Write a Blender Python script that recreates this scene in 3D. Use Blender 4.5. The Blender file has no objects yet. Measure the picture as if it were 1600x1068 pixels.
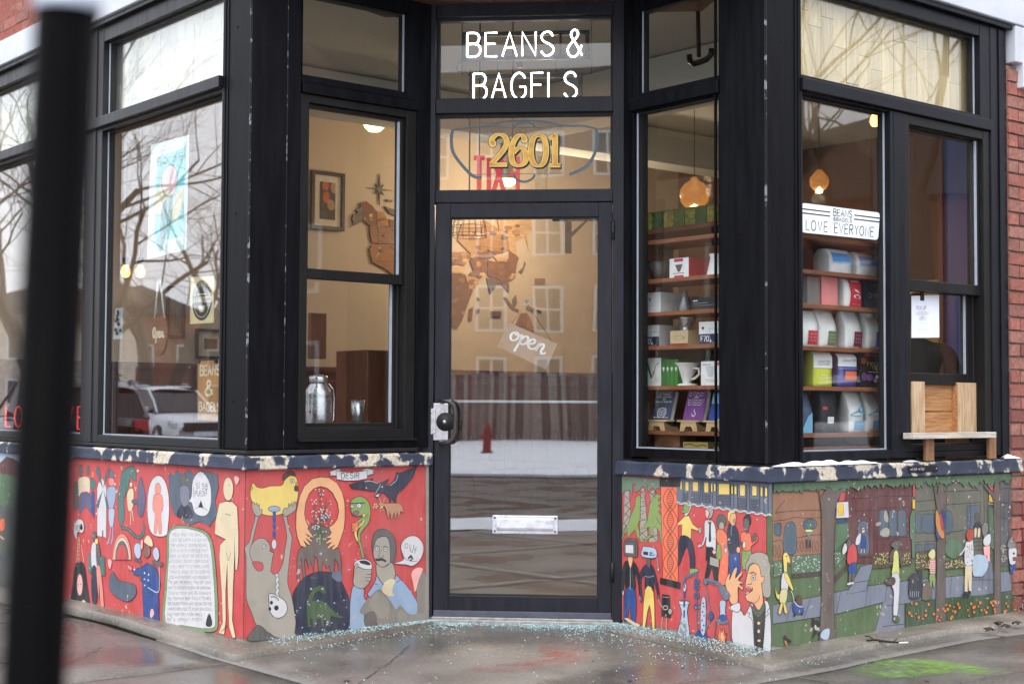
import bpy, bmesh, math, random
from mathutils import Vector, Matrix, noise
from mathutils.geometry import tessellate_polygon
rnd = random.Random(7)
S = bpy.context.scene
COL = S.collection
EXPO, LP = 0.93, 2.2

# ------------------------------------------------------------------ camera
FPX, PITCH, ROLL, YAW, CAMZ = 2303.07, math.radians(2.4816), math.radians(.27655), math.radians(50.278), 1.083
cth, sth, cr, sr = math.cos(PITCH), math.sin(PITCH), math.cos(ROLL), math.sin(ROLL)
fw, up0, rt0 = Vector((0, cth, sth)), Vector((0, -sth, cth)), Vector((1, 0, 0))
crt, cup = cr*rt0+sr*up0, -sr*rt0+cr*up0
cam_d = bpy.data.cameras.new('camera'); cam = bpy.data.objects.new('camera', cam_d); COL.objects.link(cam)
m = Matrix.Identity(4)
for i in range(3):
    m[i][0], m[i][1], m[i][2] = crt[i], cup[i], -fw[i]
m[2][3] = CAMZ
cam.matrix_world = m
cam_d.sensor_width = 36; cam_d.lens = FPX/1600*36; cam_d.clip_start = .05; cam_d.clip_end = 600
cam_d.dof.use_dof = True; cam_d.dof.focus_distance = 7.15; cam_d.dof.aperture_fstop = 4.0
S.camera = cam
# ------------------------------------------------------------------ overcast sky, soft sun, exposure
SUN_EL, SUN_AZ = math.radians(56), math.radians(192)     # high, behind the viewer
w = bpy.data.worlds.new('World'); S.world = w; w.use_nodes = True
nt = w.node_tree; nt.nodes.clear()
sky = nt.nodes.new('ShaderNodeTexSky'); sky.sky_type = 'NISHITA'; sky.sun_disc = False
sky.sun_elevation = SUN_EL; sky.sun_rotation = SUN_AZ; sky.air_density = 1.0; sky.dust_density = 4.0; sky.ozone_density = 1.0
hs = nt.nodes.new('ShaderNodeHueSaturation'); hs.inputs['Saturation'].default_value = .16
nz = nt.nodes.new('ShaderNodeTexNoise'); nz.inputs['Scale'].default_value = 2.2; nz.inputs['Detail'].default_value = 5
tc = nt.nodes.new('ShaderNodeTexCoord'); rp = nt.nodes.new('ShaderNodeMapRange')
rp.inputs[1].default_value = .3; rp.inputs[2].default_value = .7; rp.inputs[3].default_value = .86; rp.inputs[4].default_value = 1.14
mx = nt.nodes.new('ShaderNodeMix'); mx.data_type = 'RGBA'; mx.inputs['Factor'].default_value = .55
mx.inputs['B'].default_value = (9.6, 9.9, 10.8, 1)
ml = nt.nodes.new('ShaderNodeMix'); ml.data_type = 'RGBA'; ml.blend_type = 'MULTIPLY'; ml.inputs['Factor'].default_value = 1
bg = nt.nodes.new('ShaderNodeBackground'); bg.inputs['Strength'].default_value = .15
wo = nt.nodes.new('ShaderNodeOutputWorld')
L = nt.links.new
L(sky.outputs[0], hs.inputs['Color']); L(hs.outputs[0], mx.inputs['A']); L(tc.outputs['Generated'], nz.inputs['Vector'])
L(nz.outputs[0], rp.inputs[0]); L(mx.outputs['Result'], ml.inputs['A']); L(rp.outputs[0], ml.inputs['B'])
L(ml.outputs['Result'], bg.inputs['Color']); L(bg.outputs[0], wo.inputs['Surface'])
sd = bpy.data.lights.new('sun', 'SUN'); so = bpy.data.objects.new('sun', sd); COL.objects.link(so)
sd.energy = .5; sd.angle = math.radians(40); sd.color = (1, .97, .93)
to_sun = Vector((math.sin(SUN_AZ)*math.cos(SUN_EL), math.cos(SUN_AZ)*math.cos(SUN_EL), math.sin(SUN_EL)))
so.rotation_euler = to_sun.to_track_quat('Z', 'Y').to_euler(); so.location = (0, -5, 20)
S.view_settings.view_transform = 'Standard'; S.view_settings.look = 'None'; S.view_settings.gamma = 1
S.view_settings.use_curve_mapping = False; S.view_settings.exposure = EXPO
S.render.engine = 'CYCLES'

# ------------------------------------------------------------------ the five wall frames: local x = along wall (right from outside), y = inward, z = up
dR, dL = Vector((math.sin(YAW), math.cos(YAW))), Vector((-math.cos(YAW), math.sin(YAW)))
RL_, LL_, RR_, LR_ = 3.473, 6.13, 5.243, 4.475
def fr(o, r, v):
    M_ = Matrix.Identity(4)
    for i in range(2):
        M_[i][0], M_[i][1], M_[i][3] = r[i], v[i], o[i]
    return M_
FRAME = {'WL': fr(RL_*dR, -dL, dR), 'FL': fr(LL_*dL, dR, dL), 'FR': fr(RR_*dR, -dL, dR), 'WR': fr(LR_*dL, dR, dL),
         'DO': fr(4.538*dR+6.07*dL, (dR-dL)/2**.5, (dR+dL)/2**.5)}
I4 = Matrix.Identity(4)
KD = 1.0073                        # the door stands a little deeper and is that much larger than first measured
DOORF = fr(KD*(4.538*dR+6.07*dL), (dR-dL)/2**.5, (dR+dL)/2**.5) @ Matrix.Translation((0, 0, CAMZ*(1-KD))) @ Matrix.Scale(KD, 4)
PLAN = fr(Vector((0, 0)), dR, dL)           # local x = R, y = L
def ray(px, py):
    d = fw*FPX + crt*(px-800) - cup*(py-534)
    return d/FPX
def on(plane, px, py, depth=0):
    """photo pixel -> (s, z) on a wall plane (or one parallel to it, depth inward)"""
    M_ = FRAME[plane]; o = Vector((M_[0][3], M_[1][3])); r = Vector((M_[0][0], M_[1][0])); v = Vector((M_[0][1], M_[1][1]))
    d = ray(px, py); t = (o.dot(v)+depth)/(d.x*v.x+d.y*v.y)
    return (Vector((d.x*t, d.y*t))-o).dot(r), d.z*t+CAMZ
def at(px, py, Y):
    d = ray(px, py); t = Y/d.y
    return Vector((d.x*t, Y, d.z*t+CAMZ))
def mirrored(plane, px, py, dist):
    """where a thing stands that is seen as a reflection in a pane"""
    M_ = FRAME[plane]; o = Vector((M_[0][3], M_[1][3])); v = Vector((M_[0][1], M_[1][1]))
    d = ray(px, py)*dist; P = Vector((d.x, d.y)); P = P-2*((P-o).dot(v))*v
    return Vector((P.x, P.y, d.z+CAMZ))

# ------------------------------------------------------------------ materials
def lin(c):
    return tuple((x/255/12.92 if x/255 <= .04045 else ((x/255+.055)/1.055)**2.4) for x in c)
MATS = {}
def newmat(name):
    m_ = bpy.data.materials.new(name); m_.use_nodes = True
    return m_, m_.node_tree, m_.node_tree.nodes['Principled BSDF']
def noise_node(t, scale, detail=4, coord='pos', stretch=None):
    n = t.nodes.new('ShaderNodeTexNoise'); n.inputs['Scale'].default_value = scale; n.inputs['Detail'].default_value = detail
    if coord == 'pos':
        g = t.nodes.new('ShaderNodeNewGeometry'); src = g.outputs['Position']
    else:
        g = t.nodes.new('ShaderNodeTexCoord'); src = g.outputs['Object']
    if stretch:
        mp = t.nodes.new('ShaderNodeMapping'); mp.inputs['Scale'].default_value = stretch
        t.links.new(src, mp.inputs[0]); src = mp.outputs[0]
    t.links.new(src, n.inputs['Vector'])
    return n
def ramp(t, src, a, b, va=0., vb=1.):
    r = t.nodes.new('ShaderNodeMapRange'); r.inputs[1].default_value = a; r.inputs[2].default_value = b
    r.inputs[3].default_value = va; r.inputs[4].default_value = vb; t.links.new(src, r.inputs[0]); return r.outputs[0]
def mixc(t, fac, a, b):
    x = t.nodes.new('ShaderNodeMix'); x.data_type = 'RGBA'
    if isinstance(fac, float): x.inputs['Factor'].default_value = fac
    else: t.links.new(fac, x.inputs['Factor'])
    for k, v in (('A', a), ('B', b)):
        if isinstance(v, tuple): x.inputs[k].default_value = (*v[:3], 1)
        else: t.links.new(v, x.inputs[k])
    return x.outputs['Result']
def bump(t, b, src, dist=.002, strength=.5):
    n = t.nodes.new('ShaderNodeBump'); n.inputs['Distance'].default_value = dist; n.inputs['Strength'].default_value = strength
    t.links.new(src, n.inputs['Height']); t.links.new(n.outputs[0], b.inputs['Normal'])
def plain(name, rgb, rough=.5, metal=0., var=.12, scale=20, spec=.5, coat=0., bmp=0., emit=None, estr=0., streak=None):
    """rgb is 0..255 sRGB of the paint itself"""
    if name in MATS: return MATS[name]
    m_, t, b = newmat(name); c = lin(rgb)
    n = noise_node(t, scale, 5, stretch=streak)
    f = ramp(t, n.outputs[0], .3, .7)
    t.links.new(mixc(t, f, tuple(x*(1-var) for x in c), tuple(min(1, x*(1+var)) for x in c)), b.inputs['Base Color'])
    b.inputs['Roughness'].default_value = rough; b.inputs['Metallic'].default_value = metal
    t.links.new(ramp(t, n.outputs[0], .25, .75, max(.02, rough-.08), min(1, rough+.1)), b.inputs['Roughness'])
    b.inputs['Specular IOR Level'].default_value = spec; b.inputs['Coat Weight'].default_value = coat
    if bmp: bump(t, b, n.outputs[0], bmp)
    if emit:
        b.inputs['Emission Color'].default_value = (*lin(emit), 1); b.inputs['Emission Strength'].default_value = estr
    MATS[name] = m_; return m_
def paint(rgb):
    """flat house paint of the mural: brush variation, small chips showing the concrete"""
    k = 'mural_paint_%d_%d_%d' % rgb
    if k in MATS: return MATS[k]
    m_, t, b = newmat(k); c = lin(rgb)
    n1 = noise_node(t, 9, 6); n2 = noise_node(t, 38, 9); n3 = noise_node(t, 4.5, 3); g = noise_node(t, 160, 2); br = noise_node(t, 5, 6, stretch=(7, 7, 1.2)); fd = noise_node(t, 2.1, 4)
    a = mixc(t, ramp(t, n1.outputs[0], .3, .7), tuple(x*.82 for x in c), tuple(min(1, x*1.1+.004) for x in c))
    a = mixc(t, ramp(t, br.outputs[0],   .42, .72, 0, .36), a, tuple(min(1, x*.7+.11) for x in c))          # streaky second coat
    a = mixc(t, ramp(t, fd.outputs[0],   .45, .7, 0, .4), a, tuple(x*.72+.07 for x in c))                   # faded areas
    # chips cluster where the broad noise is high
    ad = t.nodes.new('ShaderNodeMath'); ad.operation = 'MULTIPLY_ADD'; t.links.new(n3.outputs[0], ad.inputs[0]); ad.inputs[1].default_value = .42
    t.links.new(n2.outputs[0], ad.inputs[2])
    chip = ramp(t, ad.outputs[0], .89, .915)
    dirt = ramp(t, n1.outputs[0], .5, .8, 0, .3)
    a = mixc(t, dirt, a, lin((96, 88, 80)))
    t.links.new(mixc(t, chip, a, lin((178, 170, 158))), b.inputs['Base Color'])
    b.inputs['Roughness'].default_value = .62; b.inputs['Specular IOR Level'].default_value = .3
    bump(t, b, g.outputs[0], .0012, .45)
    MATS[k] = m_; return m_
def wood(name, c1, c2, rough=.5, axis='z', scale=14, seed=0., ring=6):
    if name in MATS: return MATS[name]
    m_, t, b = newmat(name)
    st = {'x': (1, 14, 14), 'y': (14, 1, 14), 'z': (14, 14, 1)}[axis]
    tcn = t.nodes.new('ShaderNodeTexCoord'); oi = t.nodes.new('ShaderNodeObjectInfo')
    mp = t.nodes.new('ShaderNodeMapping'); mp.inputs['Scale'].default_value = st
    va = t.nodes.new('ShaderNodeVectorMath'); va.operation = 'MULTIPLY_ADD'
    va.inputs[1].default_value = (9, 7, 5)
    t.links.new(oi.outputs['Random'], va.inputs[0]); t.links.new(tcn.outputs['Object'], va.inputs[2])
    t.links.new(va.outputs[0], mp.inputs[0])
    n = t.nodes.new('ShaderNodeTexNoise'); n.inputs['Scale'].default_value = ring; n.inputs['Detail'].default_value = 6; n.inputs['Distortion'].default_value = .6
    t.links.new(mp.outputs[0], n.inputs['Vector'])
    c = mixc(t, ramp(t, n.outputs[0], .32, .68), lin(c1), lin(c2))
    hv = t.nodes.new('ShaderNodeHueSaturation'); t.links.new(c, hv.inputs['Color'])
    t.links.new(ramp(t, oi.outputs['Random'], 0, 1, .86, 1.14), hv.inputs['Value'])
    t.links.new(hv.outputs[0], b.inputs['Base Color']); b.inputs['Roughness'].default_value = rough
    bump(t, b, n.outputs[0], .001, .5)
    MATS[name] = m_; return m_
def glass_mat(name='window_glass', ior=1.52, rough=0.0, tint=(.97, .985, .98), wav=.0006):
    """thin sheet: Fresnel-weighted mirror over a clear pane"""
    if name in MATS: return MATS[name]
    m_ = bpy.data.materials.new(name); m_.use_nodes = True; t = m_.node_tree; t.nodes.clear()
    o = t.nodes.new('ShaderNodeOutputMaterial'); tr = t.nodes.new('ShaderNodeBsdfTransparent'); tr.inputs[0].default_value = (*tint, 1)
    gl = t.nodes.new('ShaderNodeBsdfGlossy'); gl.inputs['Roughness'].default_value = rough; gl.inputs[0].default_value = (1, 1, 1, 1)
    fz = t.nodes.new('ShaderNodeFresnel'); gb = t.nodes.new('ShaderNodeNewGeometry')
    t.links.new(ramp(t, gb.outputs['Backfacing'], 0, 1, ior, 1/ior), fz.inputs[0])      # same reflectance from both faces
    mxs = t.nodes.new('ShaderNodeMixShader')
    n = noise_node(t, 1.6, 1); bp = t.nodes.new('ShaderNodeBump'); bp.inputs['Distance'].default_value = wav; bp.inputs['Strength'].default_value = 1
    t.links.new(n.outputs[0], bp.inputs['Height']); t.links.new(bp.outputs[0], gl.inputs['Normal'])
    t.links.new(fz.outputs[0], mxs.inputs[0]); t.links.new(tr.outputs[0], mxs.inputs[1]); t.links.new(gl.outputs[0], mxs.inputs[2])
    t.links.new(mxs.outputs[0], o.inputs['Surface'])
    MATS[name] = m_; return m_
def emis(name, rgb, strength):
    if name in MATS: return MATS[name]
    m_, t, b = newmat(name); b.inputs['Base Color'].default_value = (*lin(rgb), 1)
    b.inputs['Emission Color'].default_value = (*lin(rgb), 1); b.inputs['Emission Strength'].default_value = strength
    MATS[name] = m_; return m_

# ------------------------------------------------------------------ mesh building
class MB:
    def __init__(s): s.v = []; s.f = []; s.m = []; s.sm = []; s.k = 0
    def add(s, vs, fs, mi=None, smooth=False):
        b = len(s.v); s.v += [tuple(x) for x in vs]
        for f_ in fs:
            s.f.append([b+i for i in f_]); s.m.append(s.k if mi is None else mi); s.sm.append(smooth)
        return s
    def box(s, x0, x1, y0, y1, z0, z1, mi=None):
        v = [(x, y, z) for z in (z0, z1) for y in (y0, y1) for x in (x0, x1)]
        return s.add(v, [(0, 2, 3, 1), (4, 5, 7, 6), (0, 1, 5, 4), (2, 6, 7, 3), (0, 4, 6, 2), (1, 3, 7, 5)], mi)
    def hexa(s, p, mi=None):
        return s.add(p, [(0, 3, 2, 1), (4, 5, 6, 7), (0, 1, 5, 4), (1, 2, 6, 5), (2, 3, 7, 6), (3, 0, 4, 7)], mi)
    def prism(s, pts, a0, a1, axis='z', mi=None, smooth=False):
        """extrude a closed 2D outline: axis z -> pts are (x,y); axis y -> pts are (x,z)"""
        ar = sum(pts[i][0]*pts[(i+1) % len(pts)][1]-pts[(i+1) % len(pts)][0]*pts[i][1] for i in range(len(pts)))
        if ar < 0: pts = pts[::-1]
        n = len(pts)
        if axis == 'z': P = [(p[0], p[1], a0) for p in pts]+[(p[0], p[1], a1) for p in pts]
        elif axis == 'y': P = [(p[0], a0, p[1]) for p in pts]+[(p[0], a1, p[1]) for p in pts]
        else: P = [(a0, p[0], p[1]) for p in pts]+[(a1, p[0], p[1]) for p in pts]
        tri = tessellate_polygon([[Vector((p[0], p[1], 0)) for p in pts]])
        b = len(s.v); s.v += P
        def tf(t_):
            i, j, k_ = t_
            A = (pts[j][0]-pts[i][0])*(pts[k_][1]-pts[i][1])-(pts[k_][0]-pts[i][0])*(pts[j][1]-pts[i][1])
            return (i, j, k_) if A > 0 else (i, k_, j)
        flip = axis == 'y'
        mi = s.k if mi is None else mi
        for t_ in tri:
            i, j, k_ = tf(t_)
            lo, hi = ([b+k_, b+j, b+i], [b+n+i, b+n+j, b+n+k_])
            if flip: lo.reverse(); hi.reverse()
            s.f += [lo, hi]; s.m += [mi, mi]; s.sm += [False, False]
        for i in range(n):
            j = (i+1) % n; q = [b+i, b+j, b+n+j, b+n+i]
            if flip: q.reverse()
            s.f.append(q); s.m.append(mi); s.sm.append(smooth)
        return s
    def flat(s, pts, y, mi=None):
        """flat polygon in x,z at depth y facing -y"""
        if len(pts) < 3: return s
        tri = tessellate_polygon([[Vector((p[0], p[1], 0)) for p in pts]])
        fs = []
        for i, j, k_ in tri:
            A = (pts[j][0]-pts[i][0])*(pts[k_][1]-pts[i][1])-(pts[k_][0]-pts[i][0])*(pts[j][1]-pts[i][1])
            if abs(A) > 1e-12: fs.append((i, j, k_) if A > 0 else (i, k_, j))
        return s.add([(p[0], y, p[1]) for p in pts], fs, mi)
    def ribbon(s, pts, wd, y, closed=False, mi=None, taper=False):
        n = len(pts)
        if n < 2: return s
        V = []
        for i, p in enumerate(pts):
            a = pts[(i-1) % n] if (closed or i > 0) else p
            c = pts[(i+1) % n] if (closed or i < n-1) else p
            dx, dz = c[0]-a[0], c[1]-a[1]; l = math.hypot(dx, dz) or 1e-9
            h = wd/2
            if taper: h *= .35+.65*math.sin(math.pi*(i+.5)/n)
            V += [(p[0]-dz/l*h, y, p[1]+dx/l*h), (p[0]+dz/l*h, y, p[1]-dx/l*h)]
        fs = []
        for i in range(n if closed else n-1):
            j = (i+1) % n; fs.append((2*i, 2*i+1, 2*j+1, 2*j))
        return s.add(V, fs, mi)
    def tube(s, pts, r, seg=8, mi=None, cap=True, closed=False, r1=None):
        pts = [Vector(p) for p in pts]; n = len(pts); V = []; up = None
        for i, p in enumerate(pts):
            a = pts[(i-1) % n] if (closed or i > 0) else p
            c = pts[(i+1) % n] if (closed or i < n-1) else p
            d = (c-a).normalized()
            if up is None:
                up = Vector((0, 0, 1)) if abs(d.z) < .9 else Vector((1, 0, 0))
            x = d.cross(up); x = x.normalized() if x.length > 1e-6 else d.orthogonal().normalized()
            up = x.cross(d).normalized()
            rr = r if not hasattr(r, '__len__') else r[i]
            if r1 is not None: rr = r+(r1-r)*i/max(1, n-1)
            for k_ in range(seg):
                an = 2*math.pi*k_/seg; V.append(p+rr*(math.cos(an)*x+math.sin(an)*up))
        fs = []
        for i in range(n if closed else n-1):
            j = (i+1) % n
            for k_ in range(seg):
                l_ = (k_+1) % seg; fs.append((i*seg+k_, i*seg+l_, j*seg+l_, j*seg+k_))
        s.add(V, fs, mi, True)
        if cap and not closed:
            b = len(s.v)-len(V); mi = s.k if mi is None else mi
            s.f.append([b+k_ for k_ in range(seg)][::-1]); s.f.append([b+(n-1)*seg+k_ for k_ in range(seg)]); s.m += [mi]*2; s.sm += [False]*2
        return s
    def lathe(s, prof, seg=20, c=(0, 0, 0), mi=None, smooth=True):
        V = []; n = len(prof)
        for r, z in prof:
            for k_ in range(seg):
                an = 2*math.pi*k_/seg; V.append((c[0]+r*math.cos(an), c[1]+r*math.sin(an), c[2]+z))
        fs = []
        for i in range(n-1):
            for k_ in range(seg):
                l_ = (k_+1) % seg; fs.append((i*seg+k_, i*seg+l_, (i+1)*seg+l_, (i+1)*seg+k_))
        return s.add(V, fs, mi, smooth)
    def mat(s, k): s.k = k; return s
    def mesh(s, name, mats):
        me = bpy.data.meshes.new(name); me.from_pydata(s.v, [], s.f)
        for mm in (mats if isinstance(mats, (list, tuple)) else [mats]): me.materials.append(mm)
        me.polygons.foreach_set('material_index', s.m); me.polygons.foreach_set('use_smooth', s.sm); me.update()
        return me
WM = {}
def link(name, data, parent=None, M_=I4, bevel=0):
    o = bpy.data.objects.new(name, data); COL.objects.link(o)
    WM[o] = M_.copy()
    if parent is not None:
        o.parent = parent; o.matrix_basis = WM[parent].inverted() @ M_
    else: o.matrix_basis = M_
    if bevel:
        b = o.modifiers.new('edge', 'BEVEL'); b.width = bevel; b.segments = 2; b.limit_method = 'ANGLE'; b.angle_limit = .7
    return o
def build(mb, name, mats, parent=None, M_=I4, bevel=0):
    return link(name, mb.mesh(name, mats), parent, M_, bevel)
def tag(o, label=None, cat=None, group=None, kind=None):
    for k, v in (('label', label), ('category', cat), ('group', group), ('kind', kind)):
        if v: o[k] = v
    return o
def empty(name, M_=I4, **kw):
    o = bpy.data.objects.new(name, None); COL.objects.link(o); o.matrix_basis = M_; WM[o] = M_.copy(); o.empty_display_size = .1
    return tag(o, **kw)
def T(x, y, z): return Matrix.Translation((x, y, z))
def RZ(a): return Matrix.Rotation(a, 4, 'Z')
def RX(a): return Matrix.Rotation(a, 4, 'X')
def RY(a): return Matrix.Rotation(a, 4, 'Y')
def on_wall(plane, s_, y, z): return (DOORF if plane == 'DO' else FRAME[plane]) @ T(s_, y, z)

# ------------------------------------------------------------------ curves and lettering
def smooth(pts, closed=True, n=4):
    N = len(pts)
    if N < 3: return pts
    out = []
    for i in range(N if closed else N-1):
        if closed: p0, p1, p2, p3 = pts[i-1], pts[i], pts[(i+1) % N], pts[(i+2) % N]
        else: p0, p1, p2, p3 = pts[max(0, i-1)], pts[i], pts[i+1], pts[min(N-1, i+2)]
        for k_ in range(n):
            t_ = k_/n
            out.append(tuple(.5*(2*p1[a]+(p2[a]-p0[a])*t_+(2*p0[a]-5*p1[a]+4*p2[a]-p3[a])*t_*t_+(3*p1[a]-p0[a]-3*p2[a]+p3[a])*t_**3) for a in (0, 1)))
    if not closed: out.append(pts[-1])
    return out
def ell(cx, cy, rx, ry=None, n=16, a0=0, a1=360):
    ry = rx if ry is None else ry
    full = abs(a1-a0) >= 360
    k = n if full else n+1
    return [(cx+rx*math.cos(math.radians(a0+(a1-a0)*i/n)), cy+ry*math.sin(math.radians(a0+(a1-a0)*i/n))) for i in range(k)]
def P(txt): return [tuple(float(q) for q in t_.split(',')) for t_ in txt.split()]
# single-stroke capitals in a unit cell: (width, strokes); ~ marks a stroke to be smoothed
_G = {
'A': (.62, ['0,0 .31,1 .62,0', '.12,.36 .5,.36']), 'B': (.56, ['0,0 0,1', '~0,1 .35,1 .5,.88 .5,.68 .36,.55 0,.54', '~0,.54 .38,.53 .55,.4 .55,.16 .38,0 0,0']),
'C': (.6, ['~.58,.8 .45,.97 .25,1 .06,.82 0,.5 .06,.18 .25,0 .45,.03 .58,.2']), 'D': (.6, ['0,0 0,1', '~0,1 .28,1 .5,.85 .6,.5 .5,.15 .28,0 0,0']),
'E': (.5, ['.5,1 0,1 0,0 .5,0', '0,.53 .42,.53']), 'F': (.5, ['.5,1 0,1 0,0', '0,.53 .42,.53']),
'G': (.64, ['~.6,.8 .46,.97 .27,1 .07,.82 0,.5 .07,.18 .27,0 .47,.03 .62,.2 .62,.44', '.62,.46 .36,.46']), 'H': (.56, ['0,0 0,1', '.56,0 .56,1', '0,.52 .56,.52']),
'I': (.06, ['.03,0 .03,1']), 'J': (.4, ['~.4,1 .4,.25 .28,.02 .1,.02 0,.2']), 'K': (.54, ['0,0 0,1', '.52,1 0,.45', '.16,.62 .54,0']), 'L': (.46, ['0,1 0,0 .46,0']),
'M': (.74, ['0,0 .06,1 .37,.3 .68,1 .74,0']), 'N': (.58, ['0,0 0,1 .58,0 .58,1']), 'O': (.66, ['~.33,1 .1,.86 0,.5 .1,.14 .33,0 .56,.14 .66,.5 .56,.86 .33,1']),
'P': (.52, ['0,0 0,1', '~0,1 .34,1 .5,.88 .5,.62 .34,.48 0,.48']), 'Q': (.66, ['~.33,1 .1,.86 0,.5 .1,.14 .33,0 .56,.14 .66,.5 .56,.86 .33,1', '.4,.25 .66,-.05']),
'R': (.54, ['0,0 0,1', '~0,1 .34,1 .5,.88 .5,.66 .34,.53 0,.53', '.26,.53 .54,0']), 'S': (.52, ['~.5,.82 .4,.97 .22,1 .04,.88 .04,.68 .2,.55 .36,.48 .52,.32 .5,.12 .32,0 .14,.02 0,.18']),
'T': (.56, ['0,1 .56,1', '.28,1 .28,0']), 'U': (.58, ['~0,1 0,.3 .08,.07 .29,0 .5,.07 .58,.3 .58,1']), 'V': (.6, ['0,1 .3,0 .6,1']), 'W': (.8, ['0,1 .2,0 .4,.8 .6,0 .8,1']),
'X': (.56, ['0,0 .56,1', '0,1 .56,0']), 'Y': (.56, ['0,1 .28,.5 .56,1', '.28,.5 .28,0']), 'Z': (.54, ['0,1 .54,1 0,0 .54,0']),
'&': (.7, ['~.7,.05 .45,.42 .18,.78 .24,.96 .38,1 .5,.9 .46,.74 .2,.52 .02,.3 .08,.08 .28,0 .5,.1 .68,.42']),
'0': (.56, ['~.28,1 .06,.84 0,.5 .06,.16 .28,0 .5,.16 .56,.5 .5,.84 .28,1']), '7': (.5, ['0,1 .5,1 .18,0']), '6': (.52, ['~.44,.98 .2,.75 .02,.4 .08,.1 .26,0 .46,.1 .52,.32 .42,.54 .24,.56 .06,.4']),
'1': (.2, ['0,.8 .16,1 .16,0']), '2': (.5, ['~.02,.78 .12,.96 .3,1 .46,.88 .46,.68 .3,.42 0,0', '0,0 .5,0']), '3': (.5, ['~.04,.9 .24,1 .44,.88 .42,.62 .2,.54 .46,.44 .48,.16 .26,0 .02,.12']),
'!': (.08, ['.04,1 .04,.3', '.04,.08 .04,0']), '-': (.4, ['0,.48 .36,.48']), ',': (.1, ['.06,.08 0,-.14']), '.': (.08, ['.02,.05 .06,0']), "'": (.08, ['.04,1 .02,.8']),
';': (.1, ['.06,.5 .06,.45', '.06,.08 0,-.14']), 'É': (.5, ['.5,1 0,1 0,0 .5,0', '0,.53 .42,.53', '.2,1.12 .38,1.3']), 'Í': (.06, ['.03,0 .03,1', '.0,1.1 .14,1.28'])}
def strokes(text, h, x=0., z=0., gap=.2, wscale=1., slant=0.):
    """lettering as polylines, baseline at z, cap height h; returns (polylines, width)"""
    out = []; cx = 0.
    for ch in text:
        if ch == ' ': cx += .42*wscale; continue
        wd, ss = _G.get(ch, _G['I'])
        for q in ss:
            sm_ = q[0] == '~'; pp = P(q[1:] if sm_ else q)
            if sm_: pp = smooth(pp, False, 4)
            out.append([(x+(cx+a*wscale+slant*b)*h, z+b*h) for a, b in pp])
        cx += wd*wscale+gap
    return out, (cx-gap)*h
def text_on(mb, text, x, z, h, wd, y, mi=None, gap=.2, wscale=1., width=None, slant=0., jig=0., mirror=False):
    ps, tw = strokes(text, h, 0, 0, gap, wscale, slant)
    k = width/tw if width else 1.
    for i, p_ in enumerate(ps):
        dz = rnd.uniform(-jig, jig)*h; q = [(x+(tw*k-a*k if mirror else a*k), z+b+dz) for a, b in p_]
        mb.ribbon(q, wd, y, mi=mi)
    return tw*k
# ================================================================== ground
def gz(R, Lc):
    """height of the pavement: ramps up to the threshold, falls away along both streets"""
    a = ((4.865-R)+(5.75-Lc))/2**.5            # distance out from the door line
    z = -.03-.042*min(1, max(0, a/.8))
    z -= .024*max(0, Lc-6.4) + .022*max(0, R-5.6)
    return z
def wet_concrete(name, base, dark, wet=.5):
    m_, t, b = newmat(name)
    n1 = noise_node(t, 1.3, 6); n2 = noise_node(t, 55, 8); n3 = noise_node(t, 3.1, 8); n4 = noise_node(t, 260, 3)
    c = mixc(t, ramp(t, n3.outputs[0], .3, .7), lin(dark), lin(base))
    c = mixc(t, ramp(t, n2.outputs[0], .45, .75, 0, .45), c, lin(tuple(min(255, x+38) for x in base)))
    c = mixc(t, ramp(t, n1.outputs[0], .4, .62, 0, .55), c, lin(tuple(int(x*.62) for x in dark)))
    t.links.new(c, b.inputs['Base Color'])
    r = ramp(t, n1.outputs[0], .36, .6, .42, .05)
    rr = t.nodes.new('ShaderNodeMath'); rr.operation = 'MULTIPLY_ADD'; rr.inputs[1].default_value = .22; t.links.new(n3.outputs[0], rr.inputs[0]); t.links.new(r, rr.inputs[2])
    t.links.new(rr.outputs[0], b.inputs['Roughness']); b.inputs['Specular IOR Level'].default_value = wet
    bump(t, b, n4.outputs[0], .0016, .35)
    MATS[name] = m_; return m_
m_pave = wet_concrete('wet_pavement', (116, 111, 105), (84, 80, 75), .6)
m_apron = wet_concrete('damp_concrete', (134, 127, 117), (98, 92, 85), .35)
m_asph = wet_concrete('wet_asphalt', (92, 89, 88), (70, 68, 68), .5)
m_snow = plain('snow', (238, 242, 250), .75, var=.05, scale=6, bmp=.01)
m_dirt = plain('winter_soil', (86, 80, 66), .9, var=.35, scale=9)
ground = MB(); N = 300
ground.add([(-N, -N, -.6), (N, -N, -.6), (N, N, -.6), (-N, N, -.6)], [(0, 1, 2, 3)])
tag(build(ground, 'ground', m_dirt), kind='structure')
pave = MB().box(-2.2, 11, -1.6, 12, -.5, -.42)
pavement = tag(build(pave, 'pavement', m_apron, None, PLAN), kind='structure')
Rs = [-2.1, -.2, 1.56, 3.3, 5.05, 6.7, 8.4, 10.4]; Ls = [-1.5, .4, 2.3, 4.15, 5.93, 7.7, 9.5, 11.5]
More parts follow.
